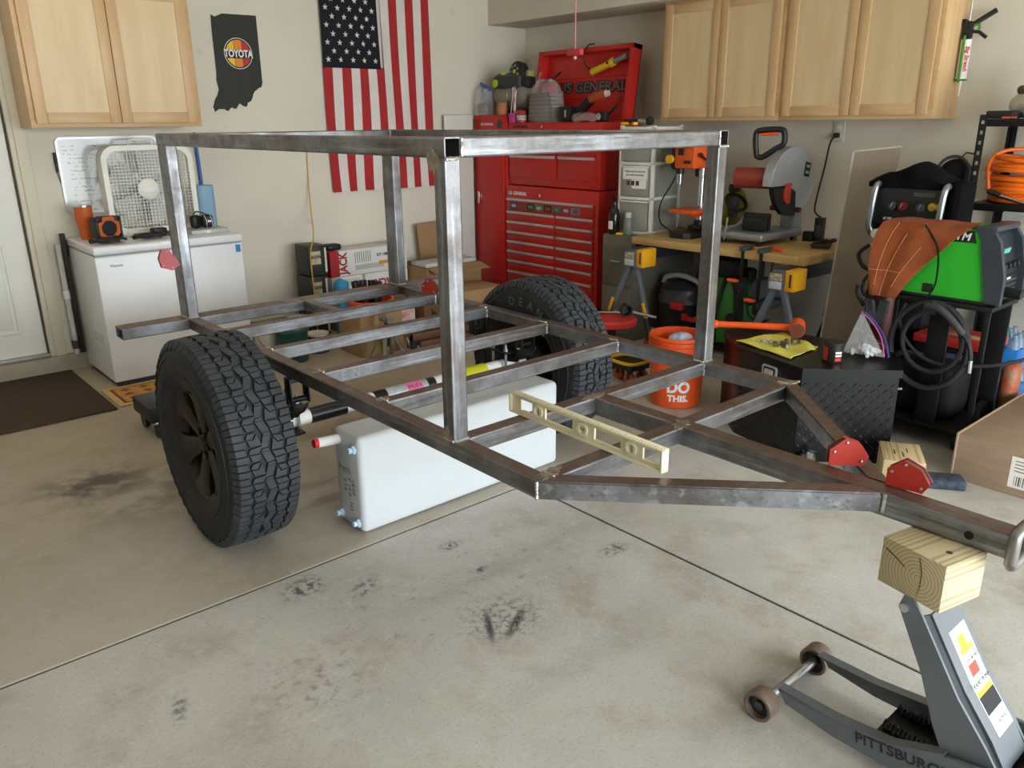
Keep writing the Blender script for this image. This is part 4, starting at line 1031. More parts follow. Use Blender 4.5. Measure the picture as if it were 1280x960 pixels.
# side locker
lk = thing('tool_locker', 'narrow red side locker with one door left of tool chest', 'locker', (3.27, 3.56, .13))
part('locker_body', px(B(), CYM+.005, CY1, .135, 1.495, CX0+.02, CX1, .006), TR_, lk)
ld = part('locker_door', px(B(), CYM+.03, CY1-.02, .17, 1.35, CX0+.003, CX0+.02, .004), TRD, lk)
part('door_edge', B().box(CX0-.001, CX0+.004, CYM+.05, CY1-.04, .20, .206).box(CX0-.001, CX0+.004, CYM+.05, CY1-.04, 1.315, 1.32), TR_, ld)
part('door_latch', B().box(CX0-.010, CX0+.004, CY1-.085, CY1-.060, .80, .90, .003), CHROME, ld)
text(lk, 'US GENERAL', .028, (CX0+.0195, CYM+.245, 1.425), (0, -1, 0), Z3, WINK, 'lettering', .0005, sx=1.0)
part('round_badge', B().cyl((CX0+.02, CYM+.09, 1.425), (CX0+.017, CYM+.09, 1.425), .034, seg=24), mat('badge_dark', '4a4545', .5, var=.4, scale=70), lk)
part('locker_floor_gap', px(B(), CYM+.03, CY1-.03, .0, .135, CX0+.06, CX1-.03, .0), BLKMETAL, lk)
# --- on top of the locker / chest
ac = thing('air_compressor', 'small grey air compressor with black and green motor on locker', 'compressor', (3.205, 3.45, 1.495))
TKG = mat('compressor_tank_grey', '8f8d80', .4, metal=.3, var=.08); LIME = mat('lime_plastic', 'a9c422', .4)
zt = 1.495
cy = 3.42
prof = [(.0001, -.20), (.05, -.195), (.085, -.17), (.095, -.14), (.095, .14), (.085, .17), (.05, .195), (.0001, .20)]
part('tank', B().lathe(prof, (3.205, cy, zt+.13), Y3, 28), TKG, ac)
part('tank_weld', B().lathe([(.0945, -.004), (.0968, 0), (.0945, .004), (.09, 0)], (3.205, cy, zt+.13), Y3, 28, closed=True), CHROME, ac)
for y in (cy-.12, cy+.12): part('foot', B().box(3.18, 3.30, y-.02, y+.02, zt, zt+.05, .003), BLACK, ac)
part('motor_cover', B().cbox((3.205, cy+.02, zt+.245), (.16, .30, .13), bev=.045, seg=4), mat('motor_charcoal', '343634', .5, var=.15), ac)
part('end_cap', B().lathe([(.0001, .02), (.06, .015), (.072, -.02), (.072, -.05)], (3.205, cy+.19, zt+.245), Y3, 24), BLACK, ac)
part('lime_knob', B().lathe([(.0001, .014), (.03, .01), (.03, 0)], (3.125, cy+.15, zt+.235), (-1, 0, .1), 18), LIME, ac)
part('lime_band', B().cbox((3.18, cy+.08, zt+.305), (.09, .05, .02), rz=.2, bev=.006), LIME, ac)
part('flywheel_guard', B().lathe([(.0001, -.03), (.07, -.03), (.08, -.02), (.08, .03), (.06, .045), (.0001, .05)], (3.19, cy-.06, zt+.31), (-1, -.1, .15), 26), BLACK, ac)
for k in range(7):
    a = 2*math.pi*k/7; part('guard_vent', B().cyl((3.142, cy-.06+.042*math.cos(a), zt+.317+.042*math.sin(a)), (3.135, cy-.06+.042*math.cos(a), zt+.318+.042*math.sin(a)), .010, seg=8), mat('vent_grey', '8c8f8c', .5), ac)
part('guard_vent', B().cyl((3.142, cy-.06, zt+.317), (3.135, cy-.06, zt+.318), .016, seg=10), LIME, ac)
part('manifold', B().cbox((3.20, cy-.15, zt+.235), (.10, .09, .09), bev=.02), BLACK, ac)
part('filter_box', B().cbox((3.22, cy-.14, zt+.30), (.06, .06, .05), bev=.01), mat('olive_plastic', '9a9a62', .5), ac)
fe = thing('fire_extinguisher', 'small red fire extinguisher with black hose inside the chest lid', 'extinguisher', (3.318, 3.135, 1.437))
part('cylinder', B().lathe([(.0001, 0), (.042, 0), (.045, .01), (.045, .23), (.03, .27), (.014, .285), (.0001, .285)], (3.318, 3.135, 1.437), Z3, 24), RED, fe)
part('valve', B().cbox((3.318, 3.135, 1.735), (.03, .05, .03), bev=.005), CHROME, fe)
part('handle', B().cbox((3.318, 3.085, 1.765), (.018, .13, .012), rx=R(-28), bev=.004), BLACK, fe)
part('hose', B().tube(catm([(3.30, 3.145, 1.735), (3.27, 3.185, 1.72), (3.262, 3.195, 1.62), (3.262, 3.195, 1.50), (3.262, 3.19, 1.45)]), .011, 8), BLACK, fe)
part('instruction_label', B().box(3.2705, 3.2745, 3.115, 3.155, 1.51, 1.63, .001), mat('label_pale_red', 'cfa9a2', .6, var=.2, scale=60), fe)
# clear bag of parts with blue zip
pb = thing('parts_bag', 'clear zip bag of small hardware with blue seal on locker', 'bag', (3.083, 3.668, zt))
HW = mat('mixed_hardware', '8b8880', .4, metal=.5, var=.5, scale=80)
part('contents', B().sphere((3.083, 3.668, zt+.05), .06, 16, 10, (.7, 1, .8)), HW, pb)
part('film', B().sweep([[V((3.083+.05*a, 3.668+w_*b_, zt+z)) for a, b_ in ((-.8, -1), (-.8, 1), (.8, 1), (.8, -1))] for w_, z in ((.065, 0), (.07, .06), (.06, .12), (.05, .20))]), CLEAR, pb)
part('zip_seal', B().cbox((3.083, 3.645, zt+.215), (.012, .14, .03), rx=R(20), bev=.003), mat('zip_blue', '3f62a8', .4), pb); part('folded_flap', B().cbox((3.10, 3.6685, zt+.16), (.008, .05, .12), rx=R(-35), bev=.002), mat('zip_blue_pale', '7f97bd', .4, trans=.3), pb)
solo('tape_roll', B().lathe([(.020, 0), (.042, 0), (.042, .088), (.020, .088)], (3.064, 3.42, zt), Z3, 24, closed=True), mat('kraft_roll', 'b0744a', .7, var=.06), 'brown cardboard tube roll on top of the red locker', 'roll')
zc_ = 1.436
pc = thing('pen_cup', 'magenta cup holding zip ties and pens on the red chest', 'cup', (3.078, 3.30, zc_))
part('cup', B().lathe([(.0001, 0), (.036, 0), (.042, .07), (.038, .07), (.033, .006), (.0001, .005)], (3.078, 3.30, zc_), Z3, 22), mat('magenta_plastic', 'c23a8a', .4), pc)
for k in range(9):
    dx, dy = random.uniform(-.02, .015), random.uniform(-.02, .02); part('zip_tie', B().cbox((3.078+dx*.8, 3.30+dy, zc_+.137), (.006, .004, .20+.05*random.random()), rx=random.uniform(-.12, .12), rz=random.random()), WHITE if k < 6 else (RED if k == 6 else DGREY), pc)
sc_ = thing('spray_can', 'short red and white can beside the magenta cup', 'can', (3.082, 3.215, zc_))
part('can_body', B().lathe([(.0001, 0), (.04, 0), (.04, .08), (.034, .088), (.0001, .09)], (3.082, 3.215, zc_), Z3, 22), mat('can_red', 'a8302c', .4, var=.1), sc_)
part('can_label', B().lathe([(.0405, .018), (.0405, .052), (.039, .052), (.039, .018)], (3.082, 3.215, zc_), Z3, 22, closed=True), mat('can_white_print', 'd9d6d2', .5, col2='6b6564', scale=90), sc_)
# bagged stack of grey sheets
gb = thing('bagged_pads', 'plastic-wrapped stack of grey pads standing in the open chest', 'bag', (3.155, 3.015, zc_))
GP = mat('grey_pad', '6b625a', .8, var=.2, scale=20, stretch=(1, 1, 30))
for k in range(7): part('pad', B().cbox((3.155, 3.015, zc_+.012+.0285*k+.012), (.14, .26-.006*k, .026), rz=random.uniform(-.03, .03), bev=.005), GP, gb)
FILM = mat('wrinkled_film', 'e7e4e2', .12, alpha=.17, var=.05, bump=1., bscale=25)
b = B(); rg = []
for k, (r, z) in enumerate(((.17, .0), (.175, .06), (.172, .14), (.165, .20), (.14, .255), (.10, .285), (.03, .30))):
    rg.append([V((3.155+r*.52*math.cos(a)*(1+.07*math.sin(5*a+k)), 3.015+r*.93*math.sin(a)*(1+.06*math.sin(7*a+2*k)), zc_+z+.012*math.sin(6*a+k)*(k > 2))) for a in [2*math.pi*q/28 for q in range(28)]])
b.sweep(rg); part('wrapper', b, FILM, gb)
part('wrapper_tip', B().sweep([[V((3.155+.0*q, 3.14+dy, zc_+.25+dz)) for dy, dz in ((-.03, 0), (.03, -.03), (.03, -.028))] for q in (0,)]+[[V((3.21, 3.13+dy*.4, zc_+.36+dz)) for dy, dz in ((-.03, 0), (.03, .0), (.03, .003))]]), FILM, gb)
# drill, bag, tools
dr = thing('cordless_drill', 'black and orange cordless drill lying in the tool chest', 'drill', (3.24, 2.75, zc_))
part('motor_body', B().cyl((3.22, 2.62, zc_+.16), (3.24, 2.49, zc_+.19), .034, .030, 16), mat('drill_orange', 'a84a22', .5, var=.2), dr)
part('chuck', B().cyl((3.24, 2.49, zc_+.19), (3.245, 2.465, zc_+.195), .026, .020, 14), mat('chuck_ring', 'd5d0ca', .35, metal=.4), dr)
part('grip', B().tube([(3.20, 2.79, zc_+.055), (3.21, 2.70, zc_+.085), (3.22, 2.62, zc_+.145)], .036, 12), BLACK, dr)
part('battery', B().cbox((3.14, 2.775, zc_+.06), (.09, .10, .10), rz=.3, bev=.018), BLACK, dr)
for dy in (-.02, .02): part('battery_contact', B().cbox((3.094, 2.77+dy, zc_+.06), (.008, .012, .05), bev=.002), SILVER, dr)
solo('film_bag', B().sweep([[V((3.11+.035*math.cos(a)*r, 2.575+.115*math.sin(a)*r, zc_+z+.008*math.sin(4*a))) for a in [2*math.pi*q/20 for q in range(20)]] for r, z in ((1, .008), (1.05, .03), (.8, .05), (.3, .06))]), FILM, 'crumpled clear plastic bag on the front edge of the chest', 'bag')
tm = thing('tape_measure', 'black and chrome tape measure in the right of the chest', 'tape measure', (3.18, 2.465, zc_))
part('case', B().cbox((3.18, 2.465, zc_+.036), (.05, .10, .07), bev=.014), BLACK, tm); part('chrome_face', B().cyl((3.154, 2.475, zc_+.036), (3.150, 2.475, zc_+.036), .024, seg=20), CHROME, tm)
solo('scraper', B().cbox((3.20, 2.39, zc_+.075), (.02, .13, .014), rx=R(-35), bev=.004), BLACK, 'black handled scraper resting against the open lid wall', 'scraper')
# work light in the lid
wl = thing('work_light', 'yellow handled trouble light hooked inside the open chest lid', 'work light', lidp(2.70, .40, .06))
part('handle', B().cyl(lidp(2.78, .347, .05), lidp(2.60, .400, .05), .026, .024, 16), mat('safety_yellow', 'd8b31e', .45), wl)
part('collar', B().cyl(lidp(2.60, .400, .05), lidp(2.57, .409, .05), .033, .030, 16), mat('safety_yellow', 'd8b31e'), wl)
part('light_tube', B().cyl(lidp(2.57, .409, .05), lidp(2.45, .445, .05), .020, seg=14), mat('tube_grey', '8f8d8d', .3, metal=.3), wl)
part('switch', B().cbox(lidp(2.615, .398, .074), (.01, .022, .016), bev=.003), BLACK, wl)
part('cable', B().tube(catm([lidp(2.78, .347, .05), lidp(2.84, .40, .07), lidp(2.845, .46, .09), lidp(2.80, .525, .10), lidp(2.74, .53, .10)]), .005, 7), BLACK, wl)
# door release handle hanging from the ceiling
rh = thing('release_handle', 'red pull handle on a cord hanging before the tool chest', 'handle', (2.03, 1.60, 1.76))
HX, HY, HZ = 2.03, 1.60, 1.79
part('grip', B().cbox((HX, HY, HZ), (.028, .105, .034), rz=R(0), bev=.006), mat('pull_red', 'c73642', .45, trans=.1), rh)
part('cord', B().cyl((HX, HY, HZ+.015), (HX, HY, ZC), .0035, seg=8), mat('pull_cord', 'd6857f', .7), rh)
part('knot', B().sphere((HX, HY, HZ-.026), .010, 10, 8), mat('knot_pink', 'dcb0a8', .7), rh)
# ------------------------------------------------------------------ filing cabinet, drawer tower and bottles
FCG = mat('filing_olive_grey', '6b675a', .45, metal=.2, var=.05)
fc = thing('filing_cabinet', 'olive grey two-drawer filing cabinet beside the red tool chest', 'filing cabinet', (3.20, 2.0, 0))
part('cabinet_body', B().box(2.875, 3.52, 1.853, 2.148, 0, .712, .006), FCG, fc)
for z0, z1 in ((.375, .695), (.035, .36)):
    d_ = part('drawer', B().box(2.862, 2.88, 1.868, 2.134, z0, z1, .005), FCG, fc)
    part('handle', B().tube([(2.862, 2.045, z0+.16), (2.845, 2.045, z0+.163), (2.843, 1.965, z0+.163), (2.862, 1.965, z0+.16)], .006, 8), SILVER, d_)
TWW = mat('tower_white_plastic', 'd9d7cb', .4, var=.03); TWC = mat('drawer_translucent', 'b9b9b0', .35, trans=.45, var=.06, ior=1.3)
tw = thing('drawer_tower', 'white plastic three-drawer storage tower on the filing cabinet', 'drawer unit', (3.16, 1.99, .7125), R(8), world=False)
TL, TD, TH = .265, .37, .70     # width (along y), depth (along x), height
b = B()
for y in (-TL/2, TL/2-.022):
    for x in (-TD/2, TD/2-.03): b.box(x, x+.03, y, y+.022, 0, TH, .003)
for z in (0, .225, .45, TH-.03): b.box(-TD/2, TD/2, -TL/2, TL/2, z, z+.022, .003)
part('tower_frame', b, TWW, tw)
for y in (-TL/2+.004,): 
    for z in (.024, .249, .474): part('side_panel', B().box(-TD/2+.03, TD/2-.03, y, y+.003, z, z+.20), TWC, tw)
for k, z in enumerate((.026, .251, .476)):
    d_ = part('drawer', B().box(-TD/2-.006, -TD/2-.002, -TL/2+.024, TL/2-.024, z, z+.195, .001).box(-TD/2-.004, TD/2-.03, -TL/2+.03, -TL/2+.033, z, z+.18).box(-TD/2-.004, TD/2-.03, TL/2-.033, TL/2-.03, z, z+.18).box(-TD/2-.004, TD/2-.03, -TL/2+.03, TL/2-.03, z, z+.003), TWC, tw)
    part('drawer_lip', B().box(-TD/2-.02, -TD/2-.004, -TL/2+.02, TL/2-.02, z+.185, z+.197, .003), TWW, d_)
    part('drawer_contents', B().cbox((-.02, 0, z+.05), (.22, .15, .09), rz=.3*k, bev=.02).cbox((-.05, .03, z+.10), (.12, .08, .05), rz=.5, bev=.015), mat('contents_%d' % k, ('d8d8d4', 'c3b59b', 'c9bfae')[k], .7, var=.4, scale=25), d_)
    if k == 1:
        n_ = part('paper_sign', B().box(-TD/2-.0085, -TD/2-.007, -TL/2+.035, TL/2-.04, z+.11, z+.185), PAPER, d_)
        for j, s in enumerate(('When was the last time', 'you said something?')): text(n_, s, .0165, (-TD/2-.0088, -.002, z+.160-.022*j), (0, -1, 0), Z3, INK, 'sign_lettering', .0002, bold=.0004)
        part('photo_card', B().box(-TD/2-.008, -TD/2-.0065, -.09, .02, z+.05, z+.108), PAPER, d_)
        for j in range(3): part('photo_print', B().box(-TD/2-.0088, -TD/2-.008, .035-.035*j, .06-.035*j, z+.07, z+.10), mat('photo_dark', '4a3a30', .6, var=.4, scale=60), d_)
tlb = thing('tool_bits', 'black and yellow clamp tool lying on top of drawer tower', 'clamp', (3.06, 2.10, 1.413))
for k, (x, y) in enumerate(((3.05, 2.13), (3.05, 2.05))): part('yellow_jaw', B().cbox((x, y, 1.424), (.035, .055, .02), rz=.4-k, bev=.006), YELLOW, tlb)
part('bar', B().cbox((3.07, 2.08, 1.440), (.03, .12, .026), rz=.2, bev=.006), BLACK, tlb); part('silver_screw', B().cyl((3.07, 2.03, 1.44), (3.07, 1.95, 1.44), .015, seg=12), SILVER, tlb); part('knob', B().cyl((3.07, 1.95, 1.44), (3.07, 1.925, 1.44), .028, seg=14), BLACK, tlb)
bt = thing('bottle', 'dark brown glass bottle with white label on filing cabinet', 'bottle', (2.905, 2.075, .7125))
part('glass', B().lathe([(.0001, 0), (.034, 0), (.037, .006), (.037, .12), (.030, .155), (.0145, .185), (.013, .235), (.016, .24), (.016, .252), (.0001, .252)], (2.905, 2.075, .7125), Z3, 24), mat('brown_glass', '1c1712', .12, var=.1), bt)
part('label', B().box(2.866, 2.870, 2.055, 2.092, .745, .80, .001), PAPER, bt)
c2 = thing('spray_can', 'grey aerosol can standing on the filing cabinet near tower', 'can', (2.92, 1.965, .7125))
part('can', B().lathe([(.0001, 0), (.030, 0), (.032, .004), (.032, .10), (.026, .112), (.0001, .114)], (2.92, 1.965, .7125), Z3, 22), mat('can_grey_green', '6f7468', .4, var=.1), c2)
part('cap', B().lathe([(.0001, .114), (.022, .114), (.022, .15), (.0001, .152)], (2.92, 1.965, .7125), Z3, 18), mat('cap_beige', 'b8b09a', .5), c2)
solo('yellow_bits_case', B().cbox((2.90, 2.012, .7195), (.03, .055, .014), rz=.5, bev=.003), YELLOW, 'tiny yellow bit holder between bottle and aerosol can', 'bit holder')
# ------------------------------------------------------------------ workbench: plank top on two sawhorses
PLY = maple('bench_pine', 'b08c50', 'c9a76a', (.8, .15, 2)); ZB = .725
BX0, BX1, BY0, BY1 = 2.825, 3.635, .615, 1.846
wbn = thing('workbench', 'plywood and pine workbench top carried by two sawhorses', 'workbench', (3.23, 1.23, ZB-.05))
part('bench_top', B().box(BX0+.035, BX1, BY0+.01, BY1, ZB-.02, ZB, .002), PLY, wbn)
part('front_board', B().box(BX0, BX0+.036, BY0+.035, BY1, ZB-.048, ZB-.0005, .003), PLY, wbn)
part('end_board', B().box(BX0, BX1, BY0, BY0+.036, ZB-.048, ZB-.0005, .003), PLY, wbn); part('back_board', B().box(BX1-.036, BX1, BY0+.036, BY1, ZB-.048, ZB-.02, .003), PLY, wbn)
SHG = mat('sawhorse_grey', '6c727b', .4, metal=.4, var=.08); SHD = mat('sawhorse_dark', '2f3338', .45, metal=.2, var=.1); SHY = mat('sawhorse_yellow', 'e2a01a', .4, var=.05); STK = mat('sawhorse_sticker', 'cdbfa6', .5, col2='7a5a30', scale=60)
def sawhorse(label, y):
    t = thing('sawhorse', label, 'sawhorse', (3.2, y, 0), group='yellow and grey folding sawhorses')
    zt_ = ZB-.05
    part('beam', B().box(2.70, 3.60, y-.035, y+.035, zt_-.085, zt_-.001, .006), SHD, t)
    hd = part('end_cap', B().prism([(y-.045, zt_-.115), (y+.05, zt_-.115), (y+.05, zt_-.055), (y+.02, zt_-.006), (y-.045, zt_-.006)], 2.66, 2.73, Matrix(((0, 0, 1, 0), (1, 0, 0, 0), (0, 1, 0, 0), (0, 0, 0, 1)))), SHG, t)
    part('cap_label', B().box(2.6575, 2.66, y-.035, y+.04, zt_-.062, zt_-.022, .001), STK, hd); part('cap_label_white', B().box(2.6575, 2.66, y-.035, y+.04, zt_-.106, zt_-.066, .001), mat('sticker_grey_white', 'b9bcc2', .5, var=.06), hd)
    part('support_bracket', B().box(2.668, 2.80, y-.10, y-.046, zt_-.115, zt_+.0, .005), SHY, t)
    part('bracket_slot', B().box(2.6655, 2.669, y-.085, y-.075, zt_-.09, zt_-.02), SHD, t)
    for x in (2.70, 3.52):
        for s in (-1, 1):
            p0_, p1_, p2_ = V((x, y+s*.02, zt_-.10)), V((x-.03*(1 if x < 3 else -1), y+s*.145, .26)), V((x-.05*(1 if x < 3 else -1), y+s*.225, .012))
            l = part('leg', B().rtube(p0_, p1_, .034, .03, X3), SHG, t); part('lower_leg', B().rtube(p1_+V((0, -s*.02, .06)), p2_, .028, .024, X3), SHD, l)
            part('lock_clip', B().cbox(p1_.lerp(p0_, .12)+V((-.02, s*.012, 0)), (.012, .022, .10), rx=R(-20)*s*-1, bev=.003), SHY, l); part('foot', B().cbox(p2_+V((0, 0, 0)), (.05, .05, .024), bev=.005), BLACK, l)
    return t
sawhorse('yellow and grey sawhorse holding the bench end near filing cabinet', 1.715)
sawhorse('yellow and grey sawhorse holding the bench end near leaning sheet', .675)
# drill press
dp = thing('drill_press', 'orange and black bench drill press on the workbench', 'drill press', (3.10, 1.58, ZB))
DX, DY = 3.10, 1.57
part('base', B().prism([(-.13, -.085), (.16, -.085), (.16, .085), (-.13, .085), (-.16, .05), (-.16, -.05)], 0, .035, Matrix.Translation((DX, DY, ZB))).cbox((DX+.06, DY, ZB+.05), (.10, .10, .035), bev=.008), BLACK, dp)
part('column', B().cyl((DX+.07, DY, ZB+.03), (DX+.07, DY, ZB+.62), .024, seg=22), CHROME, dp)
part('collar', B().cyl((DX+.07, DY, ZB+.06), (DX+.07, DY, ZB+.10), .036, seg=22), BLACK, dp)
part('table', B().cbox((DX-.045, DY, ZB+.165), (.19, .19, .024), bev=.004).cbox((DX+.03, DY, ZB+.145), (.12, .06, .04), bev=.006), mat('press_orange', 'd8561c', .45, var=.05), dp)
part('head', B().cbox((DX-.0, DY, ZB+.50), (.26, .15, .14), bev=.012), mat('press_orange', 'd8561c'), dp)
part('motor', B().cbox((DX-.01, DY+.095, ZB+.50), (.20, .06, .16), bev=.02).cbox((DX+.12, DY, ZB+.46), (.10, .13, .19), bev=.015), BLACK, dp)
part('belt_cover', B().cbox((DX, DY+.01, ZB+.60), (.38, .20, .06), bev=.012), BLACK, dp)
part('power_switch', B().cyl((DX-.13, DY+.10, ZB+.485), (DX-.155, DY+.10, ZB+.485), .026, seg=16), mat('switch_yellow_red', 'd9a520', .4), dp)
part('depth_gauge', B().cbox((DX-.135, DY+.02, ZB+.53), (.01, .04, .04), bev=.004), BLACK, dp); part('depth_gauge', B().cbox((DX-.135, DY-.03, ZB+.47), (.01, .05, .02), bev=.004), BLACK, dp)
part('quill', B().cyl((DX-.09, DY+.055, ZB+.43), (DX-.09, DY+.055, ZB+.395), .026, seg=16), BLACK, dp)
chk = part('chuck', B().cyl((DX-.09, DY+.055, ZB+.395), (DX-.09, DY+.055, ZB+.33), .021, .017, 16), CHROME, dp); part('drill_bit', B().cyl((DX-.09, DY+.055, ZB+.33), (DX-.09, DY+.055, ZB+.23), .005, .002, 8), SILVER, chk)
for k in range(3):
    a = 2*math.pi*k/3+.6; part('feed_handle', B().cyl((DX, DY-.09, ZB+.47), (DX+.10*math.cos(a), DY-.10, ZB+.47+.10*math.sin(a)), .006, seg=8).sphere((DX+.10*math.cos(a), DY-.10, ZB+.47+.10*math.sin(a)), .014, 10, 8), BLACK, dp)
part('power_cord', B().tube(catm([(DX-.02, DY+.11, ZB+.43), (DX-.05, DY+.15, ZB+.32), (DX-.09, DY+.20, ZB+.20), (DX-.06, DY+.22, ZB+.08), (DX+.05, DY+.21, ZB+.007)]), .005, 7), BLACK, dp)
# chop saw
cw = thing('chop_saw', 'abrasive chop saw with silver blade guard on the workbench', 'chop saw', (3.22, 1.10, ZB))
CSG = mat('cast_grey', '9aa0a6', .35, metal=.6, var=.06)
SY = 1.045
part('saw_base', B().box(2.98, 3.44, SY-.06, SY+.27, ZB+.028, ZB+.075, .016, seg=3), CSG, cw)
for x in (3.02, 3.40):
    for y in (SY-.02, SY+.23): part('rubber_foot', B().cyl((x, y, ZB), (x, y, ZB+.03), .02, seg=12), BLACK, cw)
part('vise_fence', B().cbox((3.17, SY+.10, ZB+.125), (.03, .18, .10), bev=.006).cbox((3.10, SY+.07, ZB+.115), (.06, .14, .07), bev=.006), BLACK, cw)
part('vise_screw', B().cyl((2.96, SY+.17, ZB+.10), (3.12, SY+.15, ZB+.105), .010, seg=12), SILVER, cw); part('vise_crank', B().cyl((2.955, SY+.18, ZB+.03), (2.955, SY+.165, ZB+.16), .006, seg=10), CHROME, cw); part('vise_knob', B().sphere((2.945, SY+.205, ZB+.035), .016, 12, 8), BLACK, cw)
part('arm_pivot', B().box(3.36, 3.44, SY-.045, SY+.06, ZB+.07, ZB+.19, .008), CSG, cw); part('pivot_rod', B().cyl((3.36, SY-.07, ZB+.19), (3.36, SY+.13, ZB+.19), .016, seg=14), mat('rust_red_metal', '6e3028', .5, metal=.4), cw)
# guard disc: plane roughly X-Z (seen edge-on turned a little), centre
gc = V((3.30, SY-.01, ZB+.36)); gn = V((-.08, -1, 0)).normalized(); gu = V((0, 0, 1)); gr = gu.cross(gn).normalized()
def gpt(a, r, n): return gc+gr*(r*math.cos(a))+gu*(r*math.sin(a))+gn*n
RG_ = .205
def gpoly(pts, n0, n1): return B().sweep([[gc+gr*x+gu*y+gn*n for x, y in pts] for n in (n0, n1)])
upper = [(RG_*math.cos(R(a)), RG_*math.sin(R(a))) for a in range(-78, 186, 8)]+[(-.205, -.02), (-.05, -.02), (-.02, -.06), (.0, -.20)]
part('upper_guard', gpoly(upper, -.032, .032), mat('guard_silver', 'b4bac0', .3, metal=.65, var=.06), cw)
part('guard_rim', B().tube([gpt(R(a), RG_-.004, .03) for a in range(-78, 186, 6)], .005, 6), mat('guard_silver', 'b4bac0'), cw)
low = [(-.19, -.03), (-.03, -.03), (.03, -.06), (.045, -.20), (.0, -.205), (-.08, -.19), (-.15, -.13)]
part('lower_guard', gpoly(low, .006, .037), BLACK, cw)
oc_ = [(.0+.062*math.cos(R(a)), -.055+.062*math.sin(R(a))) for a in range(0, 360, 15)]
part('arbor_cover', gpoly([(x-.045, y) for x, y in [(.048*math.cos(R(a))+.0, -.065+.062*math.sin(R(a))) for a in range(60, 300, 15)]]+[(-.03, -.12), (-.03, -.02)], .037, .046), mat('saw_red_cover', 'c04028', .45), cw)
b = B(); part('abrasive_disc', B().lathe([(.0001, -.002), (.185, -.002), (.185, .002), (.0001, .002)], gc, gn, 40), mat('disc_dark', '38322d', .8), cw)
lg = part('logo_frame', gpoly([(.10, .03), (.155, .02), (.165, .10), (.11, .115)], .0325, .0335), INK, cw)
part('logo_bar', gpoly([(.115, .045), (.148, .038), (.15, .055), (.117, .062)], .034, .0345), SILVER, lg); part('logo_bar', gpoly([(.12, .08), (.153, .073), (.155, .09), (.122, .097)], .034, .0345), SILVER, lg)
mc = gc+gn*-.03
part('motor', B().lathe([(.0001, .22), (.055, .22), (.062, .21), (.062, .0), (.0001, 0)], mc-gn*.0, -gn, 28), mat('motor_red', '8d3427', .45, var=.08), cw) if False else part('motor', B().cyl(gc+V((-.10, .02, .02)), gc+V((-.16, .26, .02)), .062, seg=28), mat('motor_red', '8d3427', .45, var=.08), cw)
part('saw_arm', B().tube([(3.37, SY+.03, ZB+.17), gc+V((-.02, .06, -.12)), gc+V((-.06, .06, .05))], .028, 8), mat('rust_red_metal', '6e3028'), cw)
hc = gc+V((-.10, .09, .22))
hp = [hc+V((dx*.35, dx*-.9, dz)) for dx, dz in ((-.075, -.05), (-.085, .045), (-.06, .075), (.06, .08), (.085, .06), (.085, .0), (.04, -.03), (-.03, -.075), (-.065, -.075))]
part('d_handle', B().tube(catm(hp, 4, closed=True), .017, 10, closed=True), BLACK, cw); part('trigger', B().tube([hc+V((-.055*.35, .05, .052)), hc+V((.05*.35, -.045, .058))], .009, 8), ORANGE, cw)
# grinder with green guard, power block, brackets and clamps
gh = thing('face_shield', 'olive green rounded face shield behind the drill press', 'face shield', (3.50, 1.50, ZB))
part('visor', B().lathe([(.0001, .0), (.09, .005), (.12, .03), (.125, .05), (.12, .05), (.09, .012), (.0001, .006)], (3.50, 1.50, ZB+.15), (.0, 1., .1), 28, sx=1.1, sy=1.), mat('olive_visor', '8b9016', .35, trans=.25, var=.06), gh)
part('head_band', B().tube([(3.42+.10*math.cos(a), 1.47+.04*math.sin(a), ZB+.20+.05*math.sin(a)) for a in [k*.4 for k in range(17)]], .012, 8), BLACK, gh)
part('ratchet', B().cbox((3.42, 1.49, ZB+.29), (.06, .06, .05), bev=.01), BLACK, gh); part('crown_strap', B().cbox((3.40, 1.47, ZB+.17), (.05, .05, .14), bev=.015), DGREY, gh)
pw = thing('power_adapter', 'black plug-in power block standing at back of workbench', 'power block', (3.45, .885, ZB))
part('tall_block', B().box(3.42, 3.47, .855, .905, ZB, ZB+.145, .004), BLACK, pw); part('low_block', B().box(3.40, 3.45, .906, .965, ZB, ZB+.06, .004), BLACK, pw); part('terminal', B().box(3.415, 3.42, .862, .898, ZB+.03, ZB+.10, .002), DGREY, pw)
ol = thing('wall_outlet', 'white wall outlet with a black plug under the cabinets', 'outlet', (XW, .93, 1.30))
part('cover_plate', B().box(XW-.007, XW, .895, .968, 1.305, 1.425, .003), mat('outlet_white', 'd8d4c6', .4), ol)
for z in (1.34, 1.39): part('socket', B().box(XW-.0095, XW-.006, .915, .948, z-.016, z+.016, .006), WHITE, ol)
solo('power_cable', B().cbox((XW-.025, .932, 1.345), (.035, .03, .03), bev=.006).tube(catm([(XW-.04, .932, 1.34), (XW-.06, .95, 1.30), (XW-.06, .97, 1.15), (XW-.08, .985, 1.0), (XW-.14, .96, .90), (3.445, .88, ZB+.146)]), .0055, 8), BLACK, 'black power cable running from the outlet down to bench', 'cable')
cu = B()
for k in range(3): cu.tube([(3.20+.05*k, .79-.02*k, ZB+.012), (3.19+.05*k, .74-.02*k, ZB+.035), (3.22+.05*k, .70-.02*k, ZB+.05)], .008, 6)
solo('steel_offcuts', cu.cbox((3.25, .75, ZB+.0125), (.16, .10, .022), rz=.4, bev=.003), mat('dark_offcut', '3a3836', .5, metal=.5), 'dark angle-iron offcuts in front of the power block', 'offcuts')
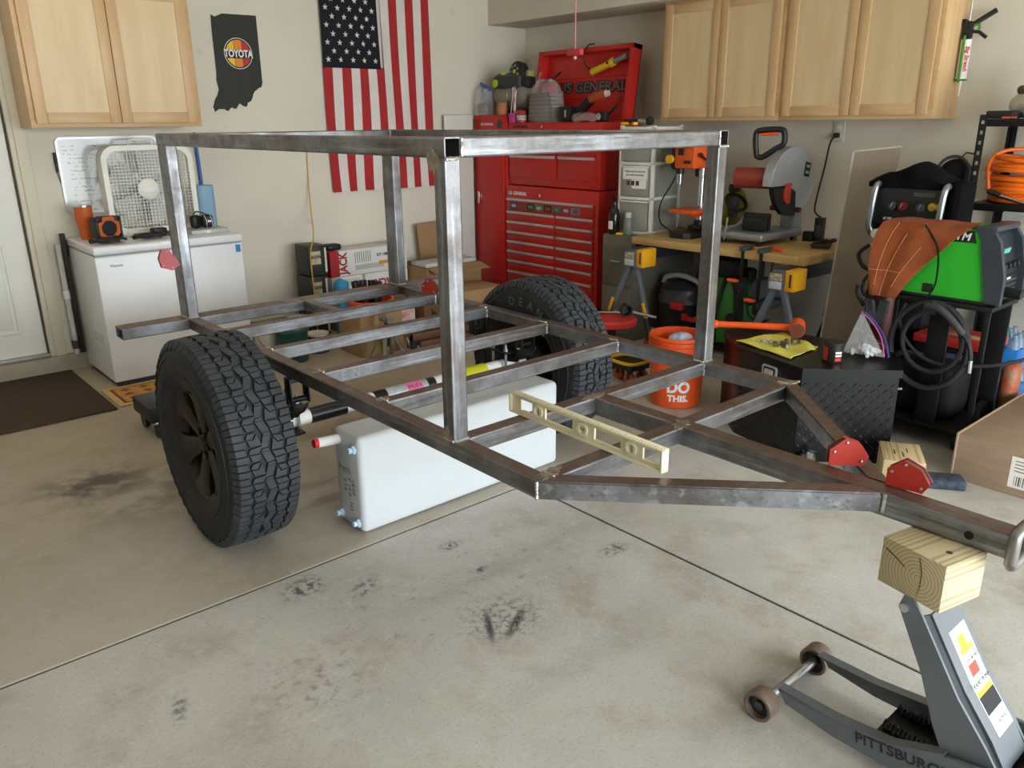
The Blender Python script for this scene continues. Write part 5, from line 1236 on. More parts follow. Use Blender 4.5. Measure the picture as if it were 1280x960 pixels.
def bar_clamp(label, y, zlow):
    t = thing('bar_clamp', label, 'clamp', (2.78, y, zlow), group='black and orange bar clamps on the bench edge')
    part('bar', B().box(2.795, 2.803, y-.010, y+.010, zlow, ZB+.02, .002), BLKMETAL, t)
    part('fixed_jaw', B().cbox((2.835, y, ZB+.014), (.12, .028, .026), bev=.006), mat('clamp_grey', '3d444c', .5), t); part('jaw_pad', B().cbox((2.89, y, ZB+.006), (.03, .03, .010), bev=.003), ORANGE, t)
    part('sliding_jaw', B().cbox((2.80, y, zlow+.09), (.05, .04, .08), bev=.010), BLACK, t); part('grip', B().tube([(2.80, y, zlow+.09), (2.76, y-.03, zlow+.07), (2.72, y-.05, zlow+.05)], .014, 8), BLACK, t); part('release_pad', B().cbox((2.765, y+.03, zlow+.135), (.06, .05, .02), ry=.2, bev=.006), ORANGE, t)
bar_clamp('orange and black bar clamp hanging on bench, the left one', .985, .42); bar_clamp('orange and black bar clamp hanging on bench, the right one', .865, .32)
og = B().cyl((2.90, .80, ZB+.012), (2.93, .90, ZB+.012), .011, seg=10)
solo('orange_grip', og, ORANGE, 'bright orange tool grip lying on bench front edge', 'tool grip')
# stuff under the bench
BF = mat('grey_mesh_fabric', '50545a', .9, var=.25, scale=30, bump=.4)
hl = thing('welding_helmet', 'dark grey helmet shell hanging under the bench front', 'helmet', (3.05, .96, .36))
part('shell', B().sphere((3.05, .955, .45), .12, 20, 12, (.8, 1.0, .8)), BF, hl); part('brim', B().tube([(3.05+.10*math.cos(a), .955+.118*math.sin(a), .41+.03*math.sin(2*a)) for a in [k*2*math.pi/24 for k in range(24)]], .010, 8, closed=True), BLACK, hl)
part('strap', B().tube(catm([(3.0, 1.05, .42), (2.97, 1.03, .33), (2.97, .96, .28), (2.97, .88, .31)]), .008, 6), BLACK, hl); part('hanging_cord', B().tube([(3.05, .95, .54), (3.06, .94, ZB-.05)], .004, 6), BLACK, hl)
# pressure washer
pwz = thing('pressure_washer', 'green electric pressure washer under the workbench', 'pressure washer', (3.15, 1.25, 0))
GRN_ = mat('washer_green', '2f7a2a', .4, var=.06)
part('front_shell', B().sweep([[V((3.10+dx, 1.26+w_*s, z)) for dx, s in ((-.10*q, -.7), (-.14*q, 0), (-.10*q, .7), (.08, 1), (.08, -1))] for z, w_, q in ((.10, .13, .9), (.16, .15, 1.1), (.30, .15, 1.0), (.42, .12, .75), (.50, .08, .4))]), GRN_, pwz)
part('chassis', B().box(3.02, 3.30, 1.10, 1.42, .05, .14, .02).box(3.16, 3.26, 1.16, 1.36, .14, .55, .02), BLACK, pwz)
part('centre_band', B().tube(catm([(2.975, 1.26, .12), (2.953, 1.25, .20), (2.965, 1.25, .32), (3.02, 1.255, .44), (3.07, 1.26, .52)]), .026, 8, flat=.5), BLACK, pwz)
for y in (1.10, 1.42): part('wheel', B().cyl((3.24, y-.02, .09), (3.24, y+.02, .09), .09, seg=24), BLACK, pwz)
for k in range(6): part('vent_slot', B().cbox((2.985, 1.325, .16+.028*k), (.02, .07, .008), rz=-.35, rx=.5), BLACK, pwz)
part('outlet_port', B().cyl((2.99, 1.165, .27), (2.965, 1.15, .27), .028, seg=16), BLACK, pwz)
part('push_handle', B().tube(catm([(3.24, 1.13, .40), (3.26, 1.14, .60), (3.24, 1.26, .655), (3.26, 1.38, .60), (3.24, 1.39, .40)]), .014, 8), BLACK, pwz)
for k in range(4): part('hose', B().tube(catm([(3.06-.01*k, 1.22-.01*k, .52-.01*k), (3.02-.01*k, 1.16-.012*k, .50-.03*k), (3.0, 1.135-.012*k, .38), (3.02, 1.13-.01*k, .22), (3.06, 1.13, .12)], 5), .011, 7), RUBBER, pwz)
part('top_pack', B().cbox((3.12, 1.29, .56), (.16, .20, .12), bev=.03), BLACK, pwz)
# shop vacuum
vc = thing('shop_vacuum', 'black shop vacuum with grey carry handle under the bench', 'vacuum', (3.12, 1.62, 0))
part('tank', B().lathe([(.0001, .05), (.13, .05), (.15, .09), (.155, .26), (.16, .28)], (3.12, 1.625, 0), Z3, 28), BLACK, vc)
part('lid', B().lathe([(.16, .28), (.168, .29), (.165, .32), (.155, .33), (.15, .38), (.10, .42), (.0001, .43)], (3.12, 1.625, 0), Z3, 28), mat('vac_lid', '2c2c2d', .4), vc)
part('carry_handle', B().tube(catm([(3.09, 1.77, .40), (3.08, 1.74, .44), (3.07, 1.62, .465), (3.08, 1.50, .44), (3.09, 1.47, .40)]), .017, 8), mat('handle_grey', 'a3a19b', .5), vc)
part('red_latch', B().cbox((2.965, 1.56, .285), (.03, .10, .05), bev=.008), RED, vc)
for x, y in ((3.02, 1.72), (3.22, 1.72), (3.02, 1.53), (3.22, 1.53)): part('caster', B().sphere((x, y, .026), .026, 10, 8), BLACK, vc)
# ------------------------------------------------------------------ floor things in front of the bench
bu = thing('bucket', 'orange five-gallon bucket lettered DO THIS behind the trailer frame', 'bucket', (2.11, .885, 0))
BO = mat('bucket_orange', 'e2551f', .42, var=.04); ux, uy = 2.11, .885
part('pail', B().lathe([(.0001, .004), (.128, .002), (.132, .006), (.145, .29), (.146, .372), (.142, .372), (.140, .29), (.126, .012), (.0001, .012)], (ux, uy, 0), Z3, 44), BO, bu)
for z in (.355, .330, .300, .275): part('rib', B().lathe([(.144, z-.005), (.156, z-.004), (.156, z+.004), (.144, z+.005)], (ux, uy, 0), Z3, 44, closed=True), BO, bu)
part('rim', B().lathe([(.140, .366), (.154, .364), (.154, .376), (.148, .380), (.140, .378)], (ux, uy, 0), Z3, 44, closed=True), BO, bu)
part('rag', B().sphere((ux+.02, uy+.0, .345), .075, 18, 8, (1.0, .8, .45)), mat('rag_white_blue', 'dfe1e6', .9, col2='8b9bc4', scale=22), bu)
vdir = math.atan2(-1.6371-uy, -1.2276-ux)
def bent_text(par, s, size, zc0, a0, r_of_z, sx=1.):
    cu_ = bpy.data.curves.new('t', 'FONT'); cu_.body = s; cu_.size = size; cu_.align_x = 'CENTER'; cu_.align_y = 'CENTER'; cu_.offset = size*.045; cu_.resolution_u = 3
    to = bpy.data.objects.new('t', cu_); COL.objects.link(to); me = bpy.data.meshes.new_from_object(to.evaluated_get(bpy.context.evaluated_depsgraph_get()))
    bpy.data.objects.remove(to); bpy.data.curves.remove(cu_)
    w = ORG[root_of(par).name]
    for v in me.vertices:
        z = zc0+v.co.y; r = r_of_z(z)+.0012; a = a0+v.co.x*sx/r
        v.co = V((ux+r*math.cos(a), uy+r*math.sin(a), z))-w
    me.materials.clear(); me.materials.append(WINK); o = bpy.data.objects.new('lettering', me); COL.objects.link(o); o.parent = par
rz_ = lambda z: .132+(z-.006)*.0458
bent_text(bu, "LET'S", .055, .185, vdir+.10, rz_); bent_text(bu, 'DO', .082, .118, vdir+.10, rz_, .95); bent_text(bu, 'THIS.', .048, .058, vdir+.10, rz_, 1.0)
# red roller stool
stl = thing('roller_stool', 'round red padded roller seat beside the far wheel', 'stool', (2.36, 1.585, 0))
sx_, sy_ = 2.36, 1.585
part('seat', B().lathe([(.0001, .255), (.14, .255), (.155, .265), (.157, .29), (.145, .305), (.0001, .312)], (sx_, sy_, 0), Z3, 40), mat('seat_red', 'bf2e2c', .35, var=.04), stl)
part('post', B().cyl((sx_, sy_, .05), (sx_, sy_, .256), .03, seg=16), BLKMETAL, stl)
for k in range(5):
    a = 2*math.pi*k/5+.4; part('base_leg', B().tube([(sx_, sy_, .075), (sx_+.11*math.cos(a), sy_+.11*math.sin(a), .06)], .016, 8), BLKMETAL, stl); part('caster', B().sphere((sx_+.11*math.cos(a), sy_+.11*math.sin(a), .026), .026, 10, 8), BLACK, stl)
pp = thing('grease_gun', 'steel rod tool with black end lying over the red seat', 'tool', (2.40, 1.60, .313))
part('rod', B().cyl((2.29, 1.72, .322), (2.43, 1.57, .324), .008, seg=12), CHROME, pp); part('black_cup', B().lathe([(.012, 0), (.034, .0), (.036, .055), (.030, .055), (.028, .01), (.012, .008)], (2.445, 1.56, .348), (-.45, -.85, -.05), 20, closed=True), BLACK, pp); part('tail_rod', B().cyl((2.47, 1.53, .33), (2.56, 1.40, .30), .009, seg=10), SILVER, pp)
# red jack stands under the bench
JR = mat('jack_stand_red', 'a3221f', .4, var=.06)
def jack_stand(label, x, y, m, hh=.30, grp=None, s=1.):
    t = thing('jack_stand', label, 'jack stand', (x, y, 0), group=grp)
    for sx1, sy1 in ((1, 1), (1, -1), (-1, 1), (-1, -1)): part('leg', B().rtube((x+.028*sx1*s, y+.028*sy1*s, hh*.85), (x+.10*sx1*s, y+.10*sy1*s, .006), .03*s, .012, (sx1, sy1, 0)), m, t)
    part('collar', B().box(x-.04*s, x+.04*s, y-.04*s, y+.04*s, hh*.68, hh*.88, .006), m, t); part('ratchet_post', B().rtube((x, y, hh*.4), (x, y, hh*1.08), .032*s, .022*s, X3), BLKMETAL, t)
    part('saddle', B().prism([(-.06*s, 0), (.06*s, 0), (.06*s, .035), (.03*s, .015), (-.03*s, .015), (-.06*s, .035)], -.022, .022, Matrix(((0, 0, 1, x), (1, 0, 0, y), (0, 1, 0, hh*1.08), (0, 0, 0, 1)))), m, t)
    part('base_ring', B().box(x-.115*s, x+.115*s, y-.115*s, y+.115*s, 0, .008, .002), m, t)
    return t
jack_stand('red jack stand with flat saddle beside the orange bucket', 2.80, 1.33, JR, .235, None, .8)
rj = thing('bottle_jack', 'small red hydraulic bottle jack on floor by filing cabinet', 'bottle jack', (2.72, 1.86, 0))
jx, jy = 2.74, 1.58
part('base', B().box(jx-.06, jx+.06, jy-.05, jy+.05, 0, .02, .004), JR, rj); part('cylinder', B().cyl((jx, jy, .02), (jx, jy, .15), .036, seg=20), JR, rj); part('ram', B().cyl((jx, jy, .15), (jx, jy, .175), .018, seg=16), SILVER, rj); part('pump', B().cyl((jx-.05, jy, .02), (jx-.05, jy, .09), .014, seg=12), JR, rj)
# wheel chock / caster dolly
ck = thing('wheel_dolly', 'yellow and black caster tray on the floor past the wheel', 'dolly', (2.19, 1.30, 0))
part('tray', B().prism([(-.07, -.09), (.08, -.10), (.09, .0), (.05, .09), (-.06, .08)], .085, .125, Matrix.Translation((2.19, 1.30, 0))), BLACK, ck)
part('yellow_rim', B().tube(catm([(2.19+x, 1.30+y, .13) for x, y in ((-.07, -.09), (.08, -.10), (.09, .0), (.05, .09), (-.06, .08))], 5, closed=True), .010, 8, closed=True), YELLOW, ck)
for x, y in ((-.045, -.06), (.06, -.065), (.0, .06)): part('caster', B().cyl((2.19+x-.012, 1.30+y, .035), (2.19+x+.012, 1.30+y, .035), .035, seg=16), mat('caster_orange', 'a84a24', .5), ck); part('caster_fork', B().cbox((2.19+x, 1.30+y, .062), (.034, .02, .05), bev=.003), BLACK, ck)
# ------------------------------------------------------------------ black tongue tool box
DPM = bpy.data.materials.new('black_tread_plate'); DPM.use_nodes = True
def tread_plate(m):
    nt = m.node_tree; N = nt.nodes; L = nt.links; p = N['Principled BSDF']
    p.inputs['Base Color'].default_value = (*lin('101113'), 1); p.inputs['Roughness'].default_value = .28; p.inputs['Metallic'].default_value = .3
    nz = N.new('ShaderNodeTexNoise'); nz.inputs['Scale'].default_value = 30; tcn = N.new('ShaderNodeTexCoord'); L.new(tcn.outputs['Object'], nz.inputs['Vector'])
    mr = N.new('ShaderNodeMapRange'); mr.inputs[3].default_value = .22; mr.inputs[4].default_value = .4; L.new(nz.outputs[0], mr.inputs[0]); L.new(mr.outputs[0], p.inputs['Roughness'])
tread_plate(DPM)
tbx = thing('tongue_tool_box', 'black tread-plate trailer tongue tool box on the garage floor', 'tool box', (2.15, .1, 0))
plan = [(1.955, .41), (1.855, .03), (2.13, -.262), (2.37, -.12), (2.38, .50), (2.17, .64)]; ZX = .432
SM = mat('smooth_black_box', '0d0d0f', .3, metal=.1, var=.15)
part('box_body', B().prism(plan, .0, ZX-.035), SM, tbx)
cxp, cyp = 2.15, .18
pl2 = [(cxp+(x-cxp)*1.025, cyp+(y-cyp)*1.025) for x, y in plan]
lidt = part('lid', B().prism(pl2, ZX-.034, ZX), SM, tbx)
def plate(p0_, p1_, z0, z1, name, step=.026):
    """raised lozenges of tread plate on the face p0->p1"""
    p0_, p1_ = V((*p0_, 0)), V((*p1_, 0)); d_ = (p1_-p0_); Ln = d_.length; d_.normalize(); n_ = V((d_.y, -d_.x, 0))
    if n_.dot(V((-1.2, -1.6, 0))-p0_) < 0: n_ = -n_
    b = B(); k = 0
    nz_ = int((z1-z0)/step)
    for j in range(nz_):
        for i in range(int(Ln/step)):
            c = p0_+d_*(step*(i+.5))+V((0, 0, z0+step*(j+.5))); s = 1 if (i+j) % 2 else -1
            e1 = (d_*.0095+V((0, 0, .0095*s))); e2 = (d_*.0022-V((0, 0, .0022*s)))
            q = [c+e1, c+e2, c-e1, c-e2]
            top = c+n_*.0022
            v = [b.bm.verts.new(x+n_*.0002) for x in q]+[b.bm.verts.new(top+e1*.6), b.bm.verts.new(top-e1*.6)]
            for f in ((0, 1, 4), (1, 2, 5, 4), (2, 3, 5), (3, 0, 4, 5)): b.bm.faces.new([v[a] for a in f])
    part(name, b, DPM, tbx, kind='stuff', smooth=0)
plate(plan[1], plan[2], .01, ZX-.04, 'tread_pattern'); plate(plan[0], plan[1], .01, ZX-.04, 'tread_pattern'); plate(plan[2], plan[3], .01, ZX-.04, 'tread_pattern')
fm = V((1.902, .21, .360)); fd = V((-.243, .97, 0)).cross(V((0, 0, 1))); fd = V((-.97, .243, 0))
LT = lambda u, n, z: fm+V((-.243, -.97, 0)).normalized()*u+fd*n+V((0, 0, z))
lt_ = part('latch_plate', B().sweep([[LT(u, n, z) for u, z in rrect(-.045, .045, -.035, .035, .012)] for n in (.002, .008)]), mat('latch_bright', 'c6c8ca', .35, metal=.4), tbx)
part('latch_recess', B().sweep([[LT(u, n, z) for u, z in rrect(-.036, .036, -.027, .027, .010)] for n in (.008, .0088)]), BLACK, lt_); part('latch_paddle', B().sweep([[LT(u, n, z) for u, z in rrect(-.024, .024, -.018, .018, .006)] for n in (.0088, .015)]), mat('latch_bright', 'c6c8ca'), lt_); part('lock_cylinder', B().cyl(LT(0, .014, -.004), LT(0, .018, -.004), .008, seg=14), SILVER, lt_)
cst = part('corner_caster', B().cyl((1.862, -.02, .028), (1.838, -.035, .028), .028, seg=18), DGREY, tbx); part('caster_fork', B().cbox((1.85, -.055, .05), (.03, .03, .05), bev=.004), CHROME, cst)
# things on the box lid
yc = thing('yellow_cloth', 'crumpled yellow microfibre cloth spread over the black tool box', 'cloth', (2.1, .25, ZX))
YC = mat('yellow_microfibre', 'dcd35a', .95, var=.08, scale=30, bump=.5, bscale=150)
b = B(); n = 18
A_, B_, C_, D_ = V((2.0, .47, 0)), V((1.915, .12, 0)), V((2.20, .135, 0)), V((2.31, .40, 0))
gv = []
for j in range(n+1):
    row = []
    for i in range(n+1):
        u, v = i/n, j/n; p = A_*(1-u)*(1-v)+B_*u*(1-v)+C_*u*v+D_*(1-u)*v
        e = min(u, v, 1-u, 1-v)
        p = p+V((.012*math.sin(9*v+2), .012*math.sin(8*u), 0))*(1-min(1, e*6))
        row.append(p+V((0, 0, ZX+.004+.006*abs(math.sin(7*u+3*v))*abs(math.cos(6*v-2*u))+.004*math.sin(13*u*v))))
    gv.append(row)
top = [[b.bm.verts.new(p+V((0, 0, .003))) for p in r] for r in gv]; bot = [[b.bm.verts.new(p) for p in r] for r in gv]
for j in range(n):
    for i in range(n):
        b.bm.faces.new((top[j][i], top[j][i+1], top[j+1][i+1], top[j+1][i])); b.bm.faces.new((bot[j][i], bot[j+1][i], bot[j+1][i+1], bot[j][i+1]))
for i in range(n):
    for T_, U_ in (((0, i), (0, i+1)), ((n, i+1), (n, i)), ((i+1, 0), (i, 0)), ((i, n), (i+1, n))):
        b.bm.faces.new((top[T_[0]][T_[1]], bot[T_[0]][T_[1]], bot[U_[0]][U_[1]], top[U_[0]][U_[1]]))
part('cloth_sheet', b, YC, yc, smooth=80)
zt2 = ZX+.014
NUTS = [(2.02, .255), (2.05, .275), (2.055, .235), (2.08, .26), (2.13, .265), (2.14, .235), (2.17, .255), (2.165, .22), (2.045, .215)]
NM = mesh_of(B().lathe([(.006, 0), (.012, 0), (.012, .018), (.006, .018)], (0, 0, 0), Z3, 6, closed=True), 'lug_nut', mat('zinc_nut', '8e8b84', .35, metal=.9, var=.2, scale=60), 30)
for k, (x, y) in enumerate(NUTS):
    o = bpy.data.objects.new('hex_nut', NM); COL.objects.link(o); o.location = (x, y+.01, zt2-.001); o.rotation_euler = (0, 0, k*.7)
    o['label'] = 'loose steel hex nut on the yellow cloth'; o['category'] = 'nut'; o['group'] = 'hex nuts on the yellow cloth'
WM = mesh_of(B().tube([(.009*math.cos(a), .009*math.sin(a), .0015) for a in [k*2*math.pi/14 for k in range(14)]], .0018, 5, closed=True), 'washer', SILVER, 40)
for k in range(9):
    o = bpy.data.objects.new('lock_washer', WM); COL.objects.link(o); o.location = (2.05+.024*(k % 3)+.006*math.sin(k*3), .325+.022*(k//3), zt2+.001)
    o['label'] = 'thin steel ring washer on the yellow cloth'; o['category'] = 'washer'; o['group'] = 'ring washers on the yellow cloth'
ml = thing('mallet', 'orange dead-blow mallet lying on the yellow cloth', 'mallet', (2.3, .30, ZX+.012))
h0, h1 = V((2.10, .655, ZX+.040)), V((2.285, .325, ZX+.050))
part('handle', B().cyl(h0, h1, .0155, .017, 16).sphere(h0, .021, 14, 10), ORANGE, ml); hd_ = (h1-h0).normalized(); sd = V((-hd_.y, hd_.x, 0)).normalized()
sd = V((-.87, -.49, 0))
hc_ = h1+hd_*.01
part('head', B().cyl(hc_-sd*.058, hc_+sd*.060, .036, seg=24), ORANGE, ml); part('worn_face', B().cyl(hc_+sd*.060, hc_+sd*.063, .0335, seg=24), mat('worn_brown', '6d3a22', .8), ml)
cn = thing('screw_can', 'black and red round tub of parts on the tool box', 'can', (2.045, 0, ZX))
kx, ky = 2.045, .0
part('tub', B().lathe([(.0001, 0), (.040, 0), (.042, .004), (.042, .080), (.0001, .080)], (kx, ky, ZX), Z3, 30), mat('tub_black', '1d1a1a', .4), cn)
part('lid', B().lathe([(.044, .074), (.045, .078), (.045, .088), (.043, .09), (.0001, .089)], (kx, ky, ZX), Z3, 30), BLACK, cn)
def arc_label(c, r, z0, z1, a0, a1, m, par, nm, n=8):
    b = B(); b.sweep([[V((c[0]+q*math.cos(a), c[1]+q*math.sin(a), z)) for q, z in ((r, z0), (r+.0006, z0), (r+.0006, z1), (r, z1))] for a in [a0+(a1-a0)*k/n for k in range(n+1)]]); part(nm, b, m, par)
va = math.atan2(-1.6371-ky, -1.2276-kx)
arc_label((kx, ky), .0421, ZX+.010, ZX+.068, va-1.25, va-.55, mat('tub_red', 'b5331f', .45), cn, 'red_panel')
for z0, z1, m_ in ((.010, .024, mat('tub_red', 'b5331f')), (.030, .038, PAPER), (.043, .052, PAPER)): arc_label((kx, ky), .0421, ZX+z0, ZX+z1, va+.25, va+.95, m_, cn, 'label_print')
zb = thing('zip_bag', 'large clear zip bag of white fittings on the tool box', 'bag', (2.19, -.06, ZX))
FT = mat('clear_fittings', 'd9dde2', .25, trans=.35, var=.3, scale=50)
for k in range(16):
    a = random.random()*6.28; r = random.random()**.5
    part('fitting', B().tube(catm([(2.19+.055*r*math.cos(a), -.075+.055*r*math.sin(a), ZX+.018+.03*(1-r)), (2.19+.055*r*math.cos(a)+.02, -.075+.055*r*math.sin(a)+.014, ZX+.03+.03*(1-r)), (2.19+.055*r*math.cos(a)+.034, -.075+.055*r*math.sin(a)-.01, ZX+.02+.02*(1-r))], 4), .008, 6), FT, zb)
T0, T1, T2 = V((2.155, .01, ZX+.018)), V((2.205, -.155, ZX+.018)), V((2.225, -.02, ZX+.20))
nrm_ = (T1-T0).cross(T2-T0).normalized()
b = B(); rg = []
for k in range(9):
    t = k/8; w_ = .045*math.sin(math.pi*min(1, .15+t*.85))*(1-t)+.004
    a, c = T0.lerp(T2, t), T1.lerp(T2, t**1.3*.95)
    rg.append([a-nrm_*w_*.3, a.lerp(c, .5)-nrm_*w_, c-nrm_*w_*.3, c+nrm_*w_*.3, a.lerp(c, .5)+nrm_*w_, a+nrm_*w_*.3])
b.sweep(rg); part('film', b, FILM, zb)
part('blue_zip', B().tube(catm([T1+V((.012, -.012, 0)), T1.lerp(T2, .35)+V((.028, -.02, .01)), T1.lerp(T2, .7)+V((.022, -.012, .012)), T2], 5), .010, 6, flat=.35), mat('zip_violet', '6f6fc0', .4, trans=.2), zb)
part('red_line', B().tube(catm([T1+V((-.006, .0, .004)), T1.lerp(T2, .35)+V((.012, -.012, .014)), T1.lerp(T2, .7)+V((.010, -.006, .014)), T2+V((-.006, 0, -.006))], 5), .003, 6), mat('zip_red', 'b0507c', .4), zb)
# ------------------------------------------------------------------ right side: leaning sheet, machines, welder, shelving
ls = thing('leaning_sheet', 'tall grey-brown sheet leaning upright beside the workbench end', 'sheet', (2.96, .45, 0))
a0, a1, a2, a3 = V((2.945, .545, .012)), V((3.25, .617, 1.266)), V((3.30, .386, 1.292)), V((2.985, .355, .012))
nn = (a1-a0).cross(a3-a0).normalized()
if nn.x > 0: nn = -nn
part('panel_face', B().sweep([[p for p in (a0, a1, a2, a3)], [p-nn*.008 for p in (a0, a1, a2, a3)]]), mat('hardboard_brown', '918373', .30, metal=.1, var=.08, scale=3), ls)
part('pale_edge', B().sweep([[a0+nn*.002, a1+nn*.002, a1-nn*.010, a0-nn*.010], [p+(a0-a3).normalized()*.010 for p in (a0+nn*.002, a1+nn*.002, a1-nn*.010, a0-nn*.010)]]), mat('edge_pale', 'c2bdb0', .8, var=.1), ls)
part('pale_edge', B().sweep([[a1+nn*.002, a2+nn*.002, a2-nn*.010, a1-nn*.010], [p+V((.001, .0, .008)) for p in (a1+nn*.002, a2+nn*.002, a2-nn*.010, a1-nn*.010)]]), mat('edge_pale', 'c2bdb0'), ls)
# plug-in generator style machine on a dark stand
mg = thing('shop_machine', 'black control-panel machine with silver roll bars under a dark cover', 'machine', (3.0, .16, 0))
DKB = mat('soft_black', '0e0e10', .7, var=.2, spec=.25)
part('stand', B().box(2.985, 3.15, .02, .32, .05, .86, .01), DKB, mg)
for x in (3.01, 3.12):
    for y in (.05, .29): part('foot', B().cyl((x, y, 0), (x, y, .06), .022, seg=12), RUBBER, mg)
part('housing', B().box(2.93, 3.165, -.015, .345, .86, 1.14, .02), DKB, mg)
pn = part('control_panel', B().box(2.915, 2.932, -.015, .315, .93, 1.11, .004), BLACK, mg)
part('label_strip', B().box(2.9135, 2.9155, -.01, .27, .952, .968), INK, pn)
for y, s in ((.235, '67 PSI'), (.15, '1000 W'), (.07, '12 GAL'), (.005, '1.6 HP')): text(pn, s, .017, (2.9128, y, .960), (0, -1, 0), Z3, WINK, 'lettering', .0003, bold=.0004)
part('maker_plate', B().box(2.9135, 2.9155, .02, .12, 1.075, 1.095), mat('plate_grey', '4c4c4e', .4), pn)
for y, m_ in ((.215, DGREY), (.165, mat('knob_darkred', '6d1f1c', .4)), (.075, DGREY)):
    k_ = part('knob', B().lathe([(.0001, .022), (.020, .020), (.024, .0)], (2.915, y, 1.025), (-1, 0, 0), 18), m_, pn); part('knob_mark', B().cbox((2.892, y, 1.03), (.002, .005, .026), rx=.4), SILVER, k_)
for y in (.035, -.0): part('brass_coupler', B().lathe([(.009, .014), (.019, .012), (.021, 0)], (2.915, y-.012, 1.03), (-1, 0, 0), 18), mat('coupler_yellow', 'd0a82a', .35, metal=.5), pn)
ROLL = mat('roll_bar_silver', '9ea5ac', .28, metal=.85, var=.06)
for y in (-.035, .30): part('roll_bar', B().tube(catm([(2.92, y+.0, 1.13), (2.885, y+.0, 1.11), (2.875, y+.005, 1.0), (2.88, y+.01, .92), (2.905, y-.01, .875), (2.93, y-.03, .865)], 5), .016, 10), ROLL, mg)
cvb = B(); rg = []
for j in range(17):
    t = j/16; y = .352-.375*t
    hgt = .055*math.sin(math.pi*min(1, max(0, t*1.02)))**.6+.045*math.exp(-((t-.60)/.16)**2)
    wv = .006*math.sin(19*t)
    rg.append([V((x, y, z)) for x, z in ((2.917+wv, 1.112), (2.912+wv, 1.135+hgt*.5), (2.95, 1.142+hgt*.9), (3.03, 1.146+hgt+wv), (3.12, 1.144+hgt*.8), (3.172, 1.14+hgt*.2), (3.175, 1.02), (3.168, 1.02), (3.166, 1.141), (2.93, 1.142))])
cvb.sweep(rg); part('cover', cvb, mat('cover_fabric', '0b0b0e', .9, spec=.15, var=.3, scale=12, bump=.5, bscale=40), mg, smooth=70)
part('cover_flap', B().cbox((3.05, -.055, 1.00), (.20, .065, .30), bev=.03), mat('cover_fabric', '101115'), mg)
# gas cylinder with regulator
gy = thing('gas_cylinder', 'dark maroon welding gas cylinder with brass regulator and gauges', 'gas cylinder', (2.893, .195, 0))
gx, gyy = 2.893, .195
part('cylinder', B().lathe([(.0001, 0), (.075, 0), (.08, .01), (.08, .66), (.07, .72), (.04, .76), (.026, .775), (.026, .80), (.0001, .80)], (gx, gyy, 0), Z3, 32), mat('cylinder_maroon', '47191b', .4, metal=.2, var=.12), gy)
part('valve', B().cyl((gx, gyy, .80), (gx, gyy, .86), .018, seg=14).cyl((gx, gyy, .86), (gx, gyy, .875), .024, seg=10), BRASS, gy)
part('regulator', B().cyl((gx-.02, gyy+.02, .835), (gx-.06, gyy-.05, .835), .022, seg=16).cyl((gx-.05, gyy+.07, .83), (gx-.05, gyy-.07, .83), .014, seg=12), BRASS, gy)
for y, z in ((.045, .89), (-.025, .875)):
    g2 = part('gauge', B().lathe([(.0001, .014), (.026, .014), (.028, .012), (.028, -.012), (.0001, -.012)], (gx-.065, gyy+y, z), (-1, -.3, 0), 24), CHROME, gy); part('dial', B().lathe([(.0001, .0155), (.022, .0155), (.023, .014)], (gx-.065, gyy+y, z), (-1, -.3, 0), 24), PAPER, g2)
part('hose', B().tube(catm([(gx-.05, gyy+.08, .83), (gx-.07, gyy+.12, .78), (gx-.08, gyy+.08, .72), (gx-.08, gyy-.02, .70), (gx-.06, gyy-.12, .72), (gx+.02, gyy-.2, .74)]), .010, 8), RUBBER, gy)
part('hose', B().tube(catm([(gx-.05, gyy-.07, .83), (gx-.09, gyy-.02, .75), (gx-.095, gyy+.06, .66), (gx-.09, gyy+.05, .58), (gx-.08, gyy-.08, .62)]), .009, 8), RUBBER, gy)
CHN = mat('chain_steel', 'b3afa6', .35, metal=.9)
b = B()
for k in range(16):
    t = k/15; c = V((gx-.085-.02*t, gyy+.085-.24*t, .40-.10*t*t-.02*math.sin(3*t)))
    M = Matrix.Translation(c) @ Matrix.Rotation(R(90)*(k % 2), 4, 'Y')
    ring = [M @ V((.0, .011*math.cos(a), .006*math.sin(a))) for a in [q*2*math.pi/10 for q in range(10)]]
    b.tube(ring, .0018, 5, closed=True)
part('safety_chain', b, CHN, gy)
# welder on its cart
wd_ = thing('welder', 'bright green welder with dark front bezel on a black cart', 'welder', (2.62, -.22, .68))
GW = mat('welder_green', '2fae2c', .35, var=.04, scale=3); BZ = mat('bezel_slate', '343a42', .4, var=.08)
part('case', B().sweep([[V((x, y, z)) for y, z in ((-.415, .69), (-.36, .98), (-.335, .99), (.06, .99), (.06, .69))] for x in (2.50, 2.75)]), GW, wd_)
part('base', B().box(2.495, 2.755, -.42, .06, .678, .692, .003), BLACK, wd_)
part('bezel', B().sweep([[V((x, y, z)) for y, z in ((-.475, .685), (-.475, .80), (-.44, .945), (-.40, 1.005), (-.34, 1.008), (-.335, .99), (-.36, .97), (-.415, .69))] for x in (2.488, 2.52)]), BZ, wd_)
part('bezel', B().sweep([[V((x, y, z)) for y, z in ((-.475, .685), (-.475, .80), (-.44, .945), (-.40, 1.005), (-.34, 1.008), (-.335, .99), (-.36, .97), (-.415, .69))] for x in (2.735, 2.765)]), BZ, wd_)
part('top_handle', B().box(2.49, 2.763, -.42, -.35, .985, 1.012, .010), BZ, wd_)
fp = part('front_panel', B().sweep([[V((x, y, z)) for y, z in ((-.445, .69), (-.445, .80), (-.405, .96), (-.38, .99), (-.36, .97), (-.40, .69))] for x in (2.52, 2.736)]), mat('panel_navy', '20262e', .4), wd_)
